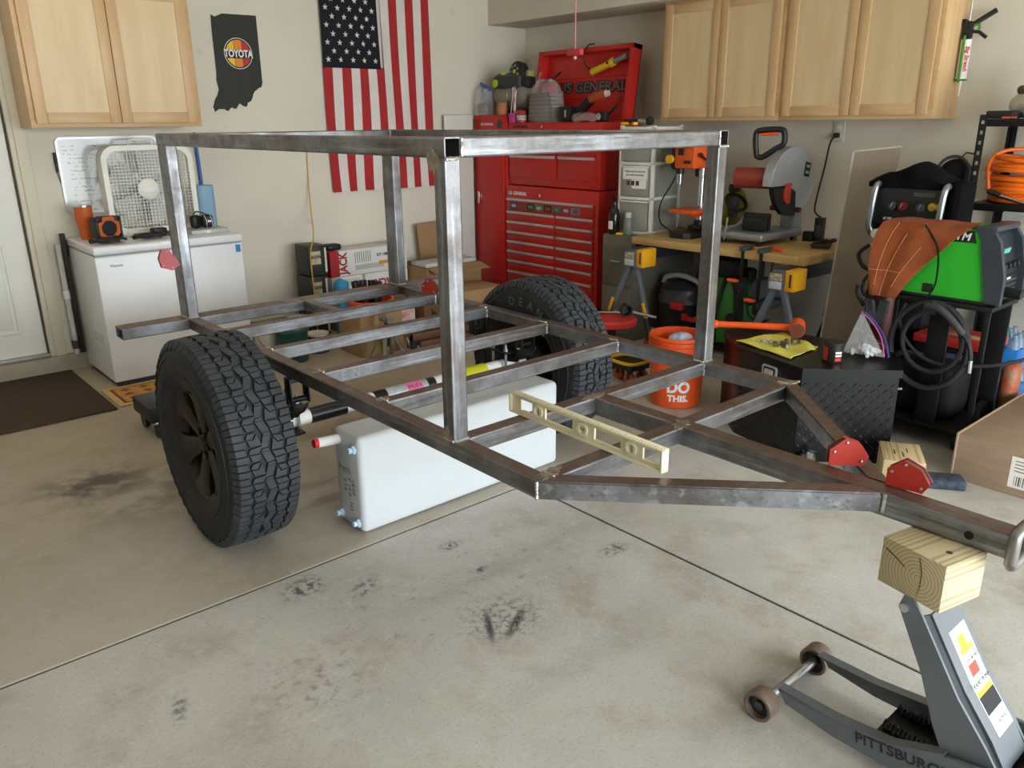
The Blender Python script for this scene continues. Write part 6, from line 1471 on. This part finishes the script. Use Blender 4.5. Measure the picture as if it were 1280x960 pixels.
part('display', B().cbox((2.63, -.423, .90), (.07, .006, .022), rx=R(14)), mat('lcd_teal', '63b7a4', .3), fp)
for k in range(4): part('control_knob', B().lathe([(.0001, .022), (.012, .02), (.015, 0)], (2.555+.048*k, -.438, .838), (0, -1, .2), 14), BLACK, fp)
part('socket_panel', B().box(2.54, 2.72, -.452, -.444, .70, .80, .002), BLACK, fp)
for k in range(4): part('vent_slat', B().box(2.545, 2.71, -.456, -.45, .712+.02*k, .720+.02*k, .001), DGREY, fp)
part('cable_socket', B().cyl((2.60, -.45, .73), (2.60, -.52, .725), .022, seg=14), BLACK, fp); part('bright_badge', B().box(2.60, 2.64, -.4535, -.452, .782, .79), WINK, fp)
dcl = part('side_decal', B().sweep([[V((2.4995-e, y, z)) for y, z in ((-.33, .985), (-.20, .985), (-.22, .935), (-.345, .935))] for e in (0, .0008)]), INK, wd_)
text(dcl, 'TM', .045, (2.498, -.285, .958), (0, -1, 0), Z3, WINK, 'decal_lettering', .0004, shear=.25, bold=.001)
part('side_sticker', B().box(2.4985, 2.50, -.195, -.15, .70, .74), INK, wd_)
ct_ = thing('welding_cart', 'black steel welding cart carrying the green welder', 'cart', (2.63, -.2, 0))
CB = mat('cart_black', '0b0b0c', .55, metal=.1, var=.2)
part('top_tray', B().box(2.47, 2.78, -.46, .09, .655, .677, .004), CB, ct_); part('bottom_tray', B().box(2.47, 2.80, -.46, .09, .085, .105, .004), CB, ct_)
for x, y in ((2.475, -.30), (2.475, .06), (2.77, -.44), (2.77, .06)): part('upright', B().box(x, x+.012, y, y+.09 if y < 0 else y+.02, .10, .66, .003), CB, ct_)
part('upright', B().box(2.475, 2.487, -.455, -.43, .10, .66, .003), CB, ct_)
for x, y in ((2.51, -.40), (2.51, .04)): part('front_caster', B().cyl((x, y-.012, .042), (x, y+.012, .042), .042, seg=18), BLACK, ct_)
for y in (-.40, .04): part('rear_wheel', B().cyl((2.77, y-.015, .09), (2.77, y+.015, .09), .09, seg=24), BLACK, ct_)
part('handle_bar', B().tube([(2.47, .09, .60), (2.45, .12, .66), (2.45, .12, .70)], .010, 8), CB, ct_)
# torch cable coil hooked on the cart
tcg = thing('torch_cable', 'coiled black welding torch cable hanging on the cart front', 'cable', (2.44, -.25, .28))
def ring_pts(cy_, cz_, ry, rz2, x, a0=0, turns=1., n=28, dx=0.): return [(x+dx*k/n, cy_+ry*math.cos(a0+2*math.pi*turns*k/n), cz_+rz2*math.sin(a0+2*math.pi*turns*k/n)) for k in range(n+1)]
part('cable_loop', B().tube(ring_pts(-.235, .475, .165, .195, 2.452, 1.6, 2.0, 64, -.022), .012, 8), RUBBER, tcg)
part('cable_loop', B().tube(ring_pts(-.255, .50, .125, .135, 2.425, 2.2, .9, 30, -.01), .011, 8), RUBBER, tcg)
part('torch_handle', B().tube(catm([(2.425, -.21, .655), (2.41, -.27, .655), (2.405, -.33, .615), (2.405, -.385, .56)]), lambda t: .019-.004*t, 10), DGREY, tcg)
part('torch_neck', B().tube(catm([(2.405, -.385, .56), (2.405, -.41, .53), (2.405, -.425, .49), (2.405, -.43, .455)]), .010, 8), BLACK, tcg); part('torch_nozzle', B().cyl((2.405, -.43, .455), (2.405, -.433, .40), .0115, .010, 14), CHROME, tcg)
part('earth_cable', B().tube(catm([(2.43, -.12, .65), (2.43, -.10, .58), (2.425, -.15, .48), (2.43, -.26, .41), (2.44, -.42, .42), (2.49, -.55, .45), (2.62, -.66, .50), (2.8, -.8, .55)]), .008, 7), RUBBER, tcg)
hw = thing('cable_bundle', 'bundle of grey cable and clamp tucked under leather apron', 'cable', (2.45, -.05, .45))
for k in range(4): part('cable_strand', B().tube(catm([(2.45-.003*k, .07-.01*k, .64), (2.45, .055-.01*k, .57), (2.45, .035-.01*k, .53), (2.45, .01-.01*k, .58), (2.45, .0-.01*k, .64)]), .010, 7), mat('cable_grey', '33363b', .6), hw)
# leather apron draped over the welder rear
lap = thing('leather_apron', 'orange-brown suede welding apron draped over green welder', 'apron', (2.5, -.08, .64))
LEA = mat('rust_suede', '8d4722', .9, var=.16, scale=14, bump=.5, bscale=120)
rows_ = [ # z or top run: list of (x, y_left, y_right, z)
    (2.66, .03, -.30, 1.004), (2.56, .045, -.32, 1.006), (2.49, .06, -.315, .995), (2.476, .075, -.27, .955), (2.468, .085, -.225, .90), (2.462, .088, -.175, .84), (2.458, .085, -.125, .78), (2.456, .078, -.08, .71), (2.455, .07, -.055, .662)]
b = B(); gt = []
for x, ya, yb, z in rows_:
    gt.append([V((x-.006*math.sin(q*1.1+z*9)*(z < .99), ya+(yb-ya)*q/10, z+(.003*math.sin(q*1.3) if z > .99 else 0))) for q in range(11)])
b.sweep([[p for p in r]+[p+V((.004, 0, -.003)) for p in r[::-1]] for r in gt]); part('hide', b, LEA, lap, smooth=70)
STT = mat('stitching', 'd09a5c', .8)
for r0, r1, q in ((3, 8, 4), (4, 7, 7), (2, 7, 2)): part('stitch_line', B().tube([gt[k][q]+V((-.0015, 0, 0)) for k in range(r0, r1+1)], .0012, 5), STT, lap)
part('stitch_line', B().tube([gt[6][q]+V((-.0015, 0, 0)) for q in range(0, 8)], .0012, 5), STT, lap)
part('neck_strap', B().tube(catm([gt[2][5], gt[4][9]+V((-.01, -.012, 0)), (2.46, -.22, .76), (2.462, -.20, .70), (2.465, -.19, .67)]), .007, 6, flat=.4), BLACK, lap)
# shelving rack
rk = thing('shelving_rack', 'black perforated steel shelving rack at right edge', 'shelf', (3.41, -.4, 0))
RK = mat('rack_black', '191919', .5, metal=.3, var=.15); HOLE = mat('hole_pale', '8d8676', .8)
SX0, SX1, SY0, SY1 = 3.20, 3.63, -.95, -.02
for x in (SX0, SX1):
    for y in (SY0, SY1):
        sx1 = 1 if x == SX0 else -1; sy1 = 1 if y == SY0 else -1
        p_ = part('post', B().box(x, x+.003*sx1, y, y+.036*sy1, 0, 1.455, .001).box(x, x+.036*sx1, y, y+.003*sy1, 0, 1.455, .001), RK, rk)
        if y == SY1:
            for k in range(16): part('slot', B().cbox((x-.0006 if sx1 > 0 else x+.0006, y-.018, .70+.048*k), (.001, .013, .018), bev=.0004), HOLE, p_)
for z in (.60, 1.0, 1.40): part('shelf_board', B().box(SX0+.004, SX1-.004, SY0+.004, SY1-.004, z, z+.035, .003), RK, rk); part('bolt', B().cyl((SX0-.004, SY1-.018, z+.018), (SX0+.002, SY1-.018, z+.018), .007, seg=8), SILVER, rk)
for x in (SX0,): part('price_strip', B().box(x-.0015, x+.003, -.40, -.18, .60, .63), mat('strip_grey', '7d7f7c', .5), rk)
part('price_strip', B().box(SX0-.0015, SX0+.003, -.60, -.20, .985, 1.005), mat('strip_pale', '9a9c9a', .4), rk)
# orange hose coil
oh = thing('air_hose', 'coiled bright orange air hose on the shelving rack', 'hose', (3.40, -.20, 1.036))
OH = mat('hose_orange', 'f07018', .4, var=.05)
hoc = (3.415, -.215)
for k in range(15):
    r = .148+.016*math.sin(k*2.1); z = 1.048+.0135*k
    off = .012*math.sin(k*1.7); tl_ = .018*math.sin(k*2.6)
    part('hose_loop', B().tube([(hoc[0]+off+(r+.012)*math.cos(a), hoc[1]-off+r*1.06*math.sin(a), z+tl_*math.cos(a+k)*(.3 if k < 3 else 1)+.002) for a in [q*2*math.pi/30 for q in range(30)]], .0115, 8, closed=True), OH, oh)
part('hose_loop', B().tube(catm([(3.27, -.09, 1.10), (3.28, -.07, 1.22), (3.34, -.10, 1.28), (3.42, -.20, 1.29), (3.46, -.30, 1.26), (3.42, -.36, 1.20)]), .0095, 8), OH, oh)
part('coupler', B().cyl((3.235, -.10, 1.095), (3.235, -.16, 1.075), .012, seg=12), BLACK, oh); part('fitting', B().cyl((3.235, -.16, 1.075), (3.235, -.27, 1.045), .009, .007, 12), CHROME, oh)
# things on the top shelf
fb = thing('fibre_bag', 'knotted white plastic bag of filler on the top shelf', 'bag', (3.45, -.13, 1.436))
part('bundle', B().sphere((3.45, -.135, 1.50), .07, 16, 10, (1, 1.1, .9)), mat('bag_white', 'd6d0c4', .6, var=.15, scale=30, bump=.5), fb); part('dark_tie', B().cbox((3.43, -.125, 1.57), (.05, .07, .04), rz=.4, bev=.015), mat('brown_tie', '5d4b3c', .8, var=.4, scale=60), fb); part('bag_top', B().sphere((3.45, -.15, 1.64), .05, 14, 8, (.8, .9, 1.2)), CLEAR, fb); part('bottle_neck', B().cyl((3.45, -.15, 1.57), (3.45, -.15, 1.62), .03, seg=14), WHITE, fb)
bx_ = thing('black_case', 'flat black case with orange edge on the top shelf', 'case', (3.40, -.075, 1.436))
part('shell', B().cbox((3.30, -.09, 1.455), (.16, .12, .036), rz=.1, bev=.008), BLACK, bx_); part('orange_edge', B().cbox((3.235, -.14, 1.441), (.03, .06, .008), rz=.1, bev=.002), ORANGE, bx_)
lw = thing('tall_white_bottle', 'tall white bottle standing on the top shelf corner', 'bottle', (3.30, -.20, 1.436))
part('bottle', B().lathe([(.0001, 0), (.036, 0), (.04, .005), (.04, .19), (.02, .23), (.016, .25), (.0001, .25)], (3.33, -.235, 1.436), Z3, 22), WHITE, lw); part('cap', B().cyl((3.33, -.235, 1.686), (3.33, -.235, 1.715), .018, seg=14), mat('cap_blue', '2d4fa0', .4), lw)
# black headset ring hanging on the rack post
hr = thing('hanging_hat', 'black hat with curved band hanging behind the rack post', 'hat', (3.27, .09, 1.09))
part('crown', B().sphere((3.30, .09, 1.17), .08, 18, 12, (.7, 1, .9)), DKB, hr); part('band', B().tube([(3.25, .085+.08*math.cos(a), 1.17+.085*math.sin(a)) for a in [q*2*math.pi/22 for q in range(22)]], .008, 8, closed=True, flat=1.), DGREY, hr)
cgn = thing('caulk_gun', 'black and green caulk gun holding white tube on cabinet end', 'caulk gun', (3.56, .245, 1.56))
qx = 3.565; qy = .240
tb_ = part('caulk_tube', B().cyl((qx, qy, 1.63), (qx, qy, 1.83), .026, seg=20).cyl((qx, qy, 1.63), (qx, qy, 1.55), .009, .004, 12), WHITE, cgn)
text(tb_, 'Big Stretch', .028, (qx-.0185, qy-.0205, 1.735), (0, 0, -1), (.74, -.67, 0), mat('caulk_red', 'd0382c', .5), 'lettering', .0004, shear=.2, bold=.001)
part('gun_frame', B().tube([(qx-.028, qy+.0, 1.62), (qx-.03, qy+.0, 1.84), (qx-.005, qy, 1.86)], .007, 8), mat('gun_green', '4f8f2a', .4), cgn); part('front_ring', B().tube([(qx+.028*math.cos(a), qy+.028*math.sin(a), 1.632) for a in [q*2*math.pi/16 for q in range(16)]], .005, 6, closed=True), mat('gun_green', '4f8f2a'), cgn)
part('gun_body', B().cbox((qx, qy, 1.875), (.05, .045, .09), bev=.012), BLACK, cgn); part('grip', B().tube([(qx, qy-.01, 1.895), (qx+.02, qy-.06, 1.93), (qx+.03, qy-.115, 1.965)], .013, 8), BLACK, cgn); part('trigger', B().tube([(qx, qy-.01, 1.87), (qx+.015, qy-.05, 1.865), (qx+.03, qy-.085, 1.835)], .009, 8), BLACK, cgn); part('trigger_guard', B().tube([(qx, qy-.02, 1.90), (qx+.01, qy-.05, 1.90), (qx+.01, qy-.05, 1.875)], .008, 6), mat('gun_green', '4f8f2a'), cgn)
part('plunger', B().cyl((qx, qy, 1.92), (qx, qy, 2.08), .005, seg=10), SILVER, cgn); part('plunger_hook', B().cbox((qx, qy-.01, 2.07), (.03, .06, .03), bev=.008), BLACK, cgn); part('hang_bracket', B().box(qx-.02, qx+.02, qy+.012, .269, 1.90, 1.93, .003), BLKMETAL, cgn)
part('hook', B().tube([(3.215, -.021, 1.27), (3.24, .03, 1.275), (3.27, .06, 1.25), (3.28, .075, 1.235)], .004, 6), BLKMETAL, hr)
# under the rack and cart
rt_ = thing('red_tool_box', 'red-lidded black tool box on the floor behind welding cart', 'tool box', (3.05, -.14, 0))
part('body', B().box(2.885, 3.12, -.335, .0, .0, .37, .01), DKB, rt_); part('lid', B().box(2.875, 3.13, -.345, .01, .37, .415, .01), mat('lid_red', 'b02a26', .45, var=.08), rt_); part('latch', B().box(2.877, 2.886, -.26, -.16, .26, .34, .003), mat('latch_blue', '4a6078', .5), rt_)
rul = solo('wood_rule', B().cbox((2.95, -.20, .4215), (.035, .24, .012), rz=-.1, bev=.002), mat('rule_wood', 'b59466', .6, var=.12), 'short pale wooden strip on the red tool box lid', 'strip')
BTW = mat('bottle_clear_blue', 'bcd6e6', .12, trans=.7, var=.08, ior=1.3); FIL = mat('pack_film_blue', '2f8ad0', .3, col2='1d63b8', scale=8, trans=.15)
BME = mesh_of(B().lathe([(.0001, 0), (.030, 0), (.032, .01), (.031, .06), (.032, .12), (.026, .16), (.012, .185), (.012, .20), (.0001, .20)], (0, 0, 0), Z3, 12), 'bottle', BTW, 50)
for k, (z, dx, lab) in enumerate(((.0, 0, 'blue-wrapped water bottle pack on the floor under rack'), (.205, .02, 'upper blue-wrapped water bottle pack stacked under rack'))):
    t = thing('water_pack', lab, 'bottle pack', (3.30+dx, -.28, z), group='water bottle packs', world=False)
    for i in range(4):
        for j in range(3):
            o = bpy.data.objects.new('bottle', BME); COL.objects.link(o); o.parent = t; o.location = (-.10+.066*i, -.066+.066*j, 0)
    part('film_wrap', B().box(-.137, .137, -.103, .103, .03, .13, .012).box(-.134, .134, -.10, .10, .0, .004), FIL, t)
blkb = thing('equipment_bag', 'black duffel bag with white print on the cart tray', 'bag', (2.62, -.12, .105))
part('bag_body', B().cbox((2.63, -.16, .24), (.22, .38, .26), bev=.06, seg=4), DKB, blkb); part('zip_tag', B().cbox((2.516, -.10, .22), (.006, .045, .010), rx=-.3, bev=.001), WINK, blkb); part('carry_loop', B().tube(catm([(2.56, -.05, .36), (2.54, -.10, .40), (2.54, -.2, .40), (2.56, -.26, .36)]), .010, 8), DGREY, blkb)
sb_ = solo('snack_bag', B().cbox((2.99, -.425, .165), (.15, .08, .33), rz=.2, bev=.035, seg=3), mat('bag_orange_red', 'a8361f', .45, col2='8f6f4e', scale=22, bump=.8), 'crumpled orange-red printed bag at the right edge', 'bag')
# ------------------------------------------------------------------ clutter along the back wall and behind the trailer
REDP, WHP = mat('carton_red', 'a3282c', .7, var=.06), mat('carton_white', 'dedcd6', .7, var=.04)
def jack_box(label, x0, z0, flip):
    t = thing('jack_carton', label, 'box', (x0+.33, 3.62, z0), group='long JACK cartons against the back wall')
    c = part('carton', B().box(x0, x0+.65, 3.53, 3.72, z0, z0+.185, .003), WHP, t)
    part('red_end', B().box(x0-.002, x0+.07, 3.528, 3.722, z0+.001, z0+.186, .003), REDP, t) if not flip else part('red_band', B().box(x0-.001, x0+.651, 3.528, 3.722, z0, z0+.05, .003), REDP, t)
    if not flip:
        text(c, 'JACK', .085, (x0+.105, 3.5285, z0+.092), (0, 0, 1), (-1, 0, 0), REDP, 'lettering', .0006, bold=.003, sx=.80)
        for k in range(8): part('print_line', B().box(x0+.20+.018*k, x0+.206+.018*k, 3.5285, 3.53, z0+.085, z0+.165), mat('print_grey', '8b8a87', .7), c)
        part('jack_picture', B().box(x0+.20, x0+.44, 3.5285, 3.53, z0+.035, z0+.07), mat('picture_grey', 'b2b2b0', .6), c); part('picture_orange', B().box(x0+.40, x0+.50, 3.528, 3.53, z0+.055, z0+.08), mat('picture_amber', 'd58a2a', .6), c)
        text(c, 'KY 1081', .03, (x0+.44, 3.5285, z0+.125), X3, Z3, INK, 'lettering', .0004, bold=.001)
    else:
        text(c, 'JACK', .075, (x0+.44, 3.5285, z0+.11), (-1, 0, 0), (0, 0, -1), REDP, 'lettering', .0006, bold=.003)
        part('print_panel', B().box(x0+.06, x0+.23, 3.5285, 3.53, z0+.06, z0+.165), mat('print_pale', 'c9c9c6', .7), c); part('tape_band', B().box(x0+.25, x0+.275, 3.528, 3.53, z0+.05, z0+.185), mat('tape_grey', 'b5b3ae', .4), c)
    return t
jack_box('upper white JACK carton with red end against back wall', 1.53, .388, False); jack_box('lower white JACK carton lying upside down under the other', 1.53, .20, True)
solo('support_box', B().box(1.52, 2.18, 3.51, 3.74, 0, .199, .004), CARD, 'plain brown carton under the two JACK cartons', 'box')
PB = mat('light_box_black', '2a2a28', .5, var=.3, scale=25)
for k, (z, lab) in enumerate(((.0, 'black carton lowest of three stacked by yellow cord'), (.215, 'black carton middle of three stacked by yellow cord'), (.430, 'black carton topmost of three stacked by yellow cord'))):
    t = thing('light_carton', lab, 'box', (1.40, 3.58, z), group='black cartons stacked by the yellow cord')
    c = part('carton', B().box(1.325+.008*k, 1.465+.008*k, 3.48, 3.68, z, z+.208, .004), PB, t)
    if k: part('print_block', B().box(1.345+.008*k, 1.415+.008*k, 3.4785, 3.48, z+.08, z+.17), mat('print_beige', 'b9ac8c', .6, var=.2, scale=30), c); text(c, '450W', .032, (1.38+.008*k, 3.478, z+.13), X3, Z3, INK, 'lettering', .0004, bold=.001)
    part('side_stripe', B().box(1.445+.008*k, 1.460+.008*k, 3.4785, 3.48, z+.02, z+.19), mat('print_pale', 'c9c9c6'), c)
solo('black_pouch', B().cbox((1.60, 3.62, .5955), (.115, .09, .045), bev=.018, seg=3), BLACK, 'small black pouch on top of the upper JACK carton', 'pouch')
solo('blue_glove_bag', B().tube(catm([(1.545, 3.43, .06), (1.54, 3.43, .16), (1.56, 3.43, .26), (1.545, 3.43, .33), (1.57, 3.43, .385)]), lambda t: .055*(.5+.5*abs(math.sin(5*t+1))), 10).tube([(1.545, 3.43, .0), (1.545, 3.43, .07)], .05, 10), mat('bright_blue_film', '3f9ad0', .45, var=.15, scale=20, bump=.5), 'crumpled bright blue bag hanging beside the JACK cartons', 'bag')
# orange bucket with tube offcuts
b2k = thing('orange_tub', 'shallow orange tub of square steel offcuts on a brown carton', 'tub', (1.46, 2.90, .27))
ox, oy = 1.46, 2.90
part('tub', B().lathe([(.0001, .27), (.135, .27), (.140, .274), (.150, .345), (.146, .345), (.136, .280), (.0001, .280)], (ox, oy, 0), Z3, 36), BO, b2k)
part('rim', B().lathe([(.144, .335), (.158, .334), (.158, .347), (.152, .351), (.144, .349)], (ox, oy, 0), Z3, 36, closed=True), BO, b2k)
tcx = thing('brown_carton', 'squat tan carton carrying the shallow orange tub', 'box', (1.46, 2.9, 0))
part('carton', B().box(1.30, 1.62, 2.77, 3.05, 0, .268, .004), mat('carton_tan', 'a3825b', .85, var=.1, scale=8), tcx); part('tape', B().box(1.44, 1.49, 2.768, 2.771, .0, .269), mat('tape_brown', '9a6f42', .4), tcx)
for k, (dx, dy, tx, ty, L_) in enumerate(((-.055, .03, -.16, .03, .44), (-.05, -.035, -.12, -.05, .38), (.0, .06, .0, .10, .42), (.055, .0, .10, .0, .40), (.005, -.06, .02, -.12, .42), (.055, .062, .04, .06, .40))):
    p_ = V((ox+dx, oy+dy, .285)); q_ = p_+V((tx, ty, 1)).normalized()*L_*.42
    t = thing('steel_offcut', ('square steel offcut leaning far left out of orange tub', 'square steel offcut at the left in orange tub', 'square steel offcut in the middle of orange tub', 'square steel offcut at the right in orange tub', 'long tilted square steel offcut in orange tub front', 'square steel offcut at the back right in orange tub')[k], 'offcut', p_, group='steel offcuts in the orange tub')
    part('tube', B().rtube(p_, q_, .04, .04, X3, .003), mat('dark_mill_tube', '3c3936', .4, metal=.7, var=.2), t)
# open cardboard box with flap up, white tray inside
ob = thing('cardboard_box', 'open brown cardboard box with raised flap by the flag', 'box', (2.45, 3.45, 0))
CB2 = mat('cardboard_dull', 'a3825b', .85, var=.08, scale=8)
b = B(); b.box(2.20, 2.72, 3.30, 3.306, 0, .40).box(2.20, 2.72, 3.70, 3.706, 0, .40).box(2.20, 2.206, 3.306, 3.70, 0, .40).box(2.714, 2.72, 3.306, 3.70, 0, .40).box(2.206, 2.714, 3.306, 3.70, 0, .008)
part('walls', b, CB2, ob)
part('flap', B().sweep([[V((x, y, z)) for x, z in ((2.43, .40), (2.72, .40), (2.72, .69), (2.405, .68))] for y in (3.708, 3.714)]), CB2, ob); part('flap', B().cbox((2.46, 3.24, .385), (.50, .13, .006), rx=R(14)), CB2, ob)
tyb = thing('parts_tray', 'white tray with orange handle set on open cardboard box', 'tray', (2.43, 3.42, .402))
part('tray', B().box(2.21, 2.69, 3.32, 3.52, .402, .432, .006), mat('tray_grey_white', 'c6c4bf', .5), tyb); part('handle', B().tube([(2.38, 3.36, .43), (2.385, 3.35, .46), (2.47, 3.35, .462), (2.475, 3.36, .43)], .009, 8), mat('handle_salmon', 'd98a62', .5), tyb)
br = thing('brown_box', 'brown printed carton in front of open cardboard box', 'box', (2.0, 2.95, 0))
part('carton', B().box(1.905, 2.10, 2.93, 3.15, 0, .27, .004), mat('carton_dark_brown', '6d4a30', .8, var=.08), br); text(br, 'b', .10, (1.99, 2.929, .15), X3, Z3, INK, 'lettering', .0004, bold=.003)
solo('tan_panel_box', B().box(2.12, 2.58, 2.86, 3.16, 0, .29, .004), CB2, 'plain tan carton right of brown printed carton', 'box')
cer = thing('food_carton', 'red and white printed carton on the floor by wood block', 'box', (1.80, 3.0, 0))
part('carton', B().box(1.70, 1.87, 2.99, 3.07, 0, .205, .003), mat('carton_red_white', 'c24a34', .6, col2='d8cfc8', scale=16), cer); part('blue_panel', B().box(1.715, 1.755, 2.9885, 2.99, .02, .14), mat('panel_blue', '2f55a4', .6, var=.2, scale=50), cer)
# pails and cans
gp = thing('pail', 'dark green round pail with lid on the floor', 'pail', (.96, 3.05, 0))
gx_, gy_ = .955, 3.03
part('pail_body', B().lathe([(.0001, 0), (.085, 0), (.088, .005), (.098, .20), (.0001, .20)], (gx_, gy_, 0), Z3, 30), mat('pail_green', '1f4a45', .4, var=.1), gp); part('lid', B().lathe([(.100, .195), (.106, .198), (.106, .216), (.096, .218), (.094, .212), (.0001, .212)], (gx_, gy_, 0), Z3, 30), mat('pail_lid_teal', '2a5a54', .4), gp); part('lid_label', B().cyl((gx_, gy_, .213), (gx_, gy_, .2145), .075, seg=28), mat('lid_print', 'c9c2bd', .6, col2='b0564a', scale=22), gp); part('side_label', B().cbox((gx_-.01, gy_-.096, .13), (.055, .004, .02), bev=.001), WINK, gp)
wp = thing('pail', 'white pail with maroon lid left of the green pail', 'pail', (.83, 3.25, 0))
wx_, wy_ = .868, 3.222
part('pail_body', B().lathe([(.0001, 0), (.078, 0), (.08, .005), (.088, .19), (.0001, .19)], (wx_, wy_, 0), Z3, 30), mat('pail_white', 'd2cfc6', .45, var=.06), wp); part('lid', B().lathe([(.090, .187), (.095, .19), (.095, .212), (.0001, .214)], (wx_, wy_, 0), Z3, 30), mat('lid_maroon', '7a1f34', .45), wp); part('bail', B().tube([(wx_-.09*math.cos(a), wy_-.06-.03*math.sin(a), .17-.10*math.sin(a)) for a in [q*math.pi/10 for q in range(11)]], .003, 6), mat('bail_red', '8a4a44', .5), wp)
for k, (x, y, z, r, m_, lab) in enumerate(((1.17, 3.12, .12, .075, mat('tin_cream', 'cfc6ad', .4), 'black tin with cream lid beside the green pail'), (1.20, 3.42, .17, .085, mat('tin_print', '7e5f86', .5, col2='d9d2cf', scale=25), 'printed tin behind the cream-lidded tin'), (1.02, 3.45, .15, .085, mat('tin_cream', 'cfc6ad'), 'squat tin with pale lid by the back wall'))):
    t = thing('paint_tin', lab, 'tin', (x, y, 0), group='paint tins behind the trailer')
    part('tin_body', B().cyl((x, y, 0), (x, y, z), r, seg=26), mat('tin_dark', '33322f', .4, metal=.4), t); part('tin_lid', B().lathe([(r+.003, z-.004), (r+.003, z+.006), (r-.006, z+.006), (r-.01, z+.002), (.0001, z+.002)], (x, y, 0), Z3, 26), m_, t)
jsg = jack_stand('grey steel jack stand on the floor behind the axle', 1.40, 2.62, mat('jack_stand_grey', '83847c', .45, metal=.3, var=.1), .235, None, .85)
cst2 = thing('caster_dolly', 'black and silver caster leaning on the grey jack stand', 'caster', (1.57, 2.58, 0))
part('wheel', B().lathe([(.02, -.016), (.05, -.014), (.054, -.006), (.054, .006), (.05, .014), (.02, .016)], (1.575, 2.56, .055), (.5, -.85, 0), 24, closed=True), BLACK, cst2); part('hub', B().lathe([(.0001, -.017), (.022, -.017), (.022, .017), (.0001, .017)], (1.575, 2.56, .055), (.5, -.85, 0), 18), SILVER, cst2); part('fork', B().tube([(1.56, 2.60, .06), (1.55, 2.62, .12), (1.555, 2.60, .14)], .010, 8), CHROME, cst2)
for k, (y, z, lab) in enumerate(((2.74, .0, 'long brown steel tube nearest on the floor behind axle'), (2.80, .0, 'long brown steel tube middle on the floor behind axle'), (2.77, .051, 'long brown steel tube stacked on the other two'))):
    t = thing('steel_tube_stock', lab, 'steel tube', (2.1, y, z), group='steel tube stock on the floor'); part('tube', B().rtube((1.66, y-.03, z+.0255), (2.75, y-.09, z+.0255), .05, .05, Z3, .003), mat('rusty_tube_stock', '6d4b3c', .5, metal=.55, var=.2), t)
# low black dolly behind the near wheel
dl = thing('black_dolly', 'low black rolling dolly just behind the near wheel', 'dolly', (-.12, 2.32, 0))
part('deck', B().box(-.19, .05, 2.20, 2.48, .085, .165, .012), BLACK, dl)
for x, y in ((-.15, 2.24), (.01, 2.24), (-.15, 2.44), (.01, 2.44)): part('caster', B().cyl((x-.012, y, .038), (x+.012, y, .038), .038, seg=18), BLACK, dl); part('caster_plate', B().box(x-.025, x+.025, y-.025, y+.025, .074, .086, .002), CHROME, dl)
solo('white_board', B().box(2.74, 3.025, 3.745, 3.765, .11, 1.50, .012, seg=3), mat('melamine_white', 'dcdad2', .4, var=.02), 'white melamine board standing between wall and red locker', 'board')
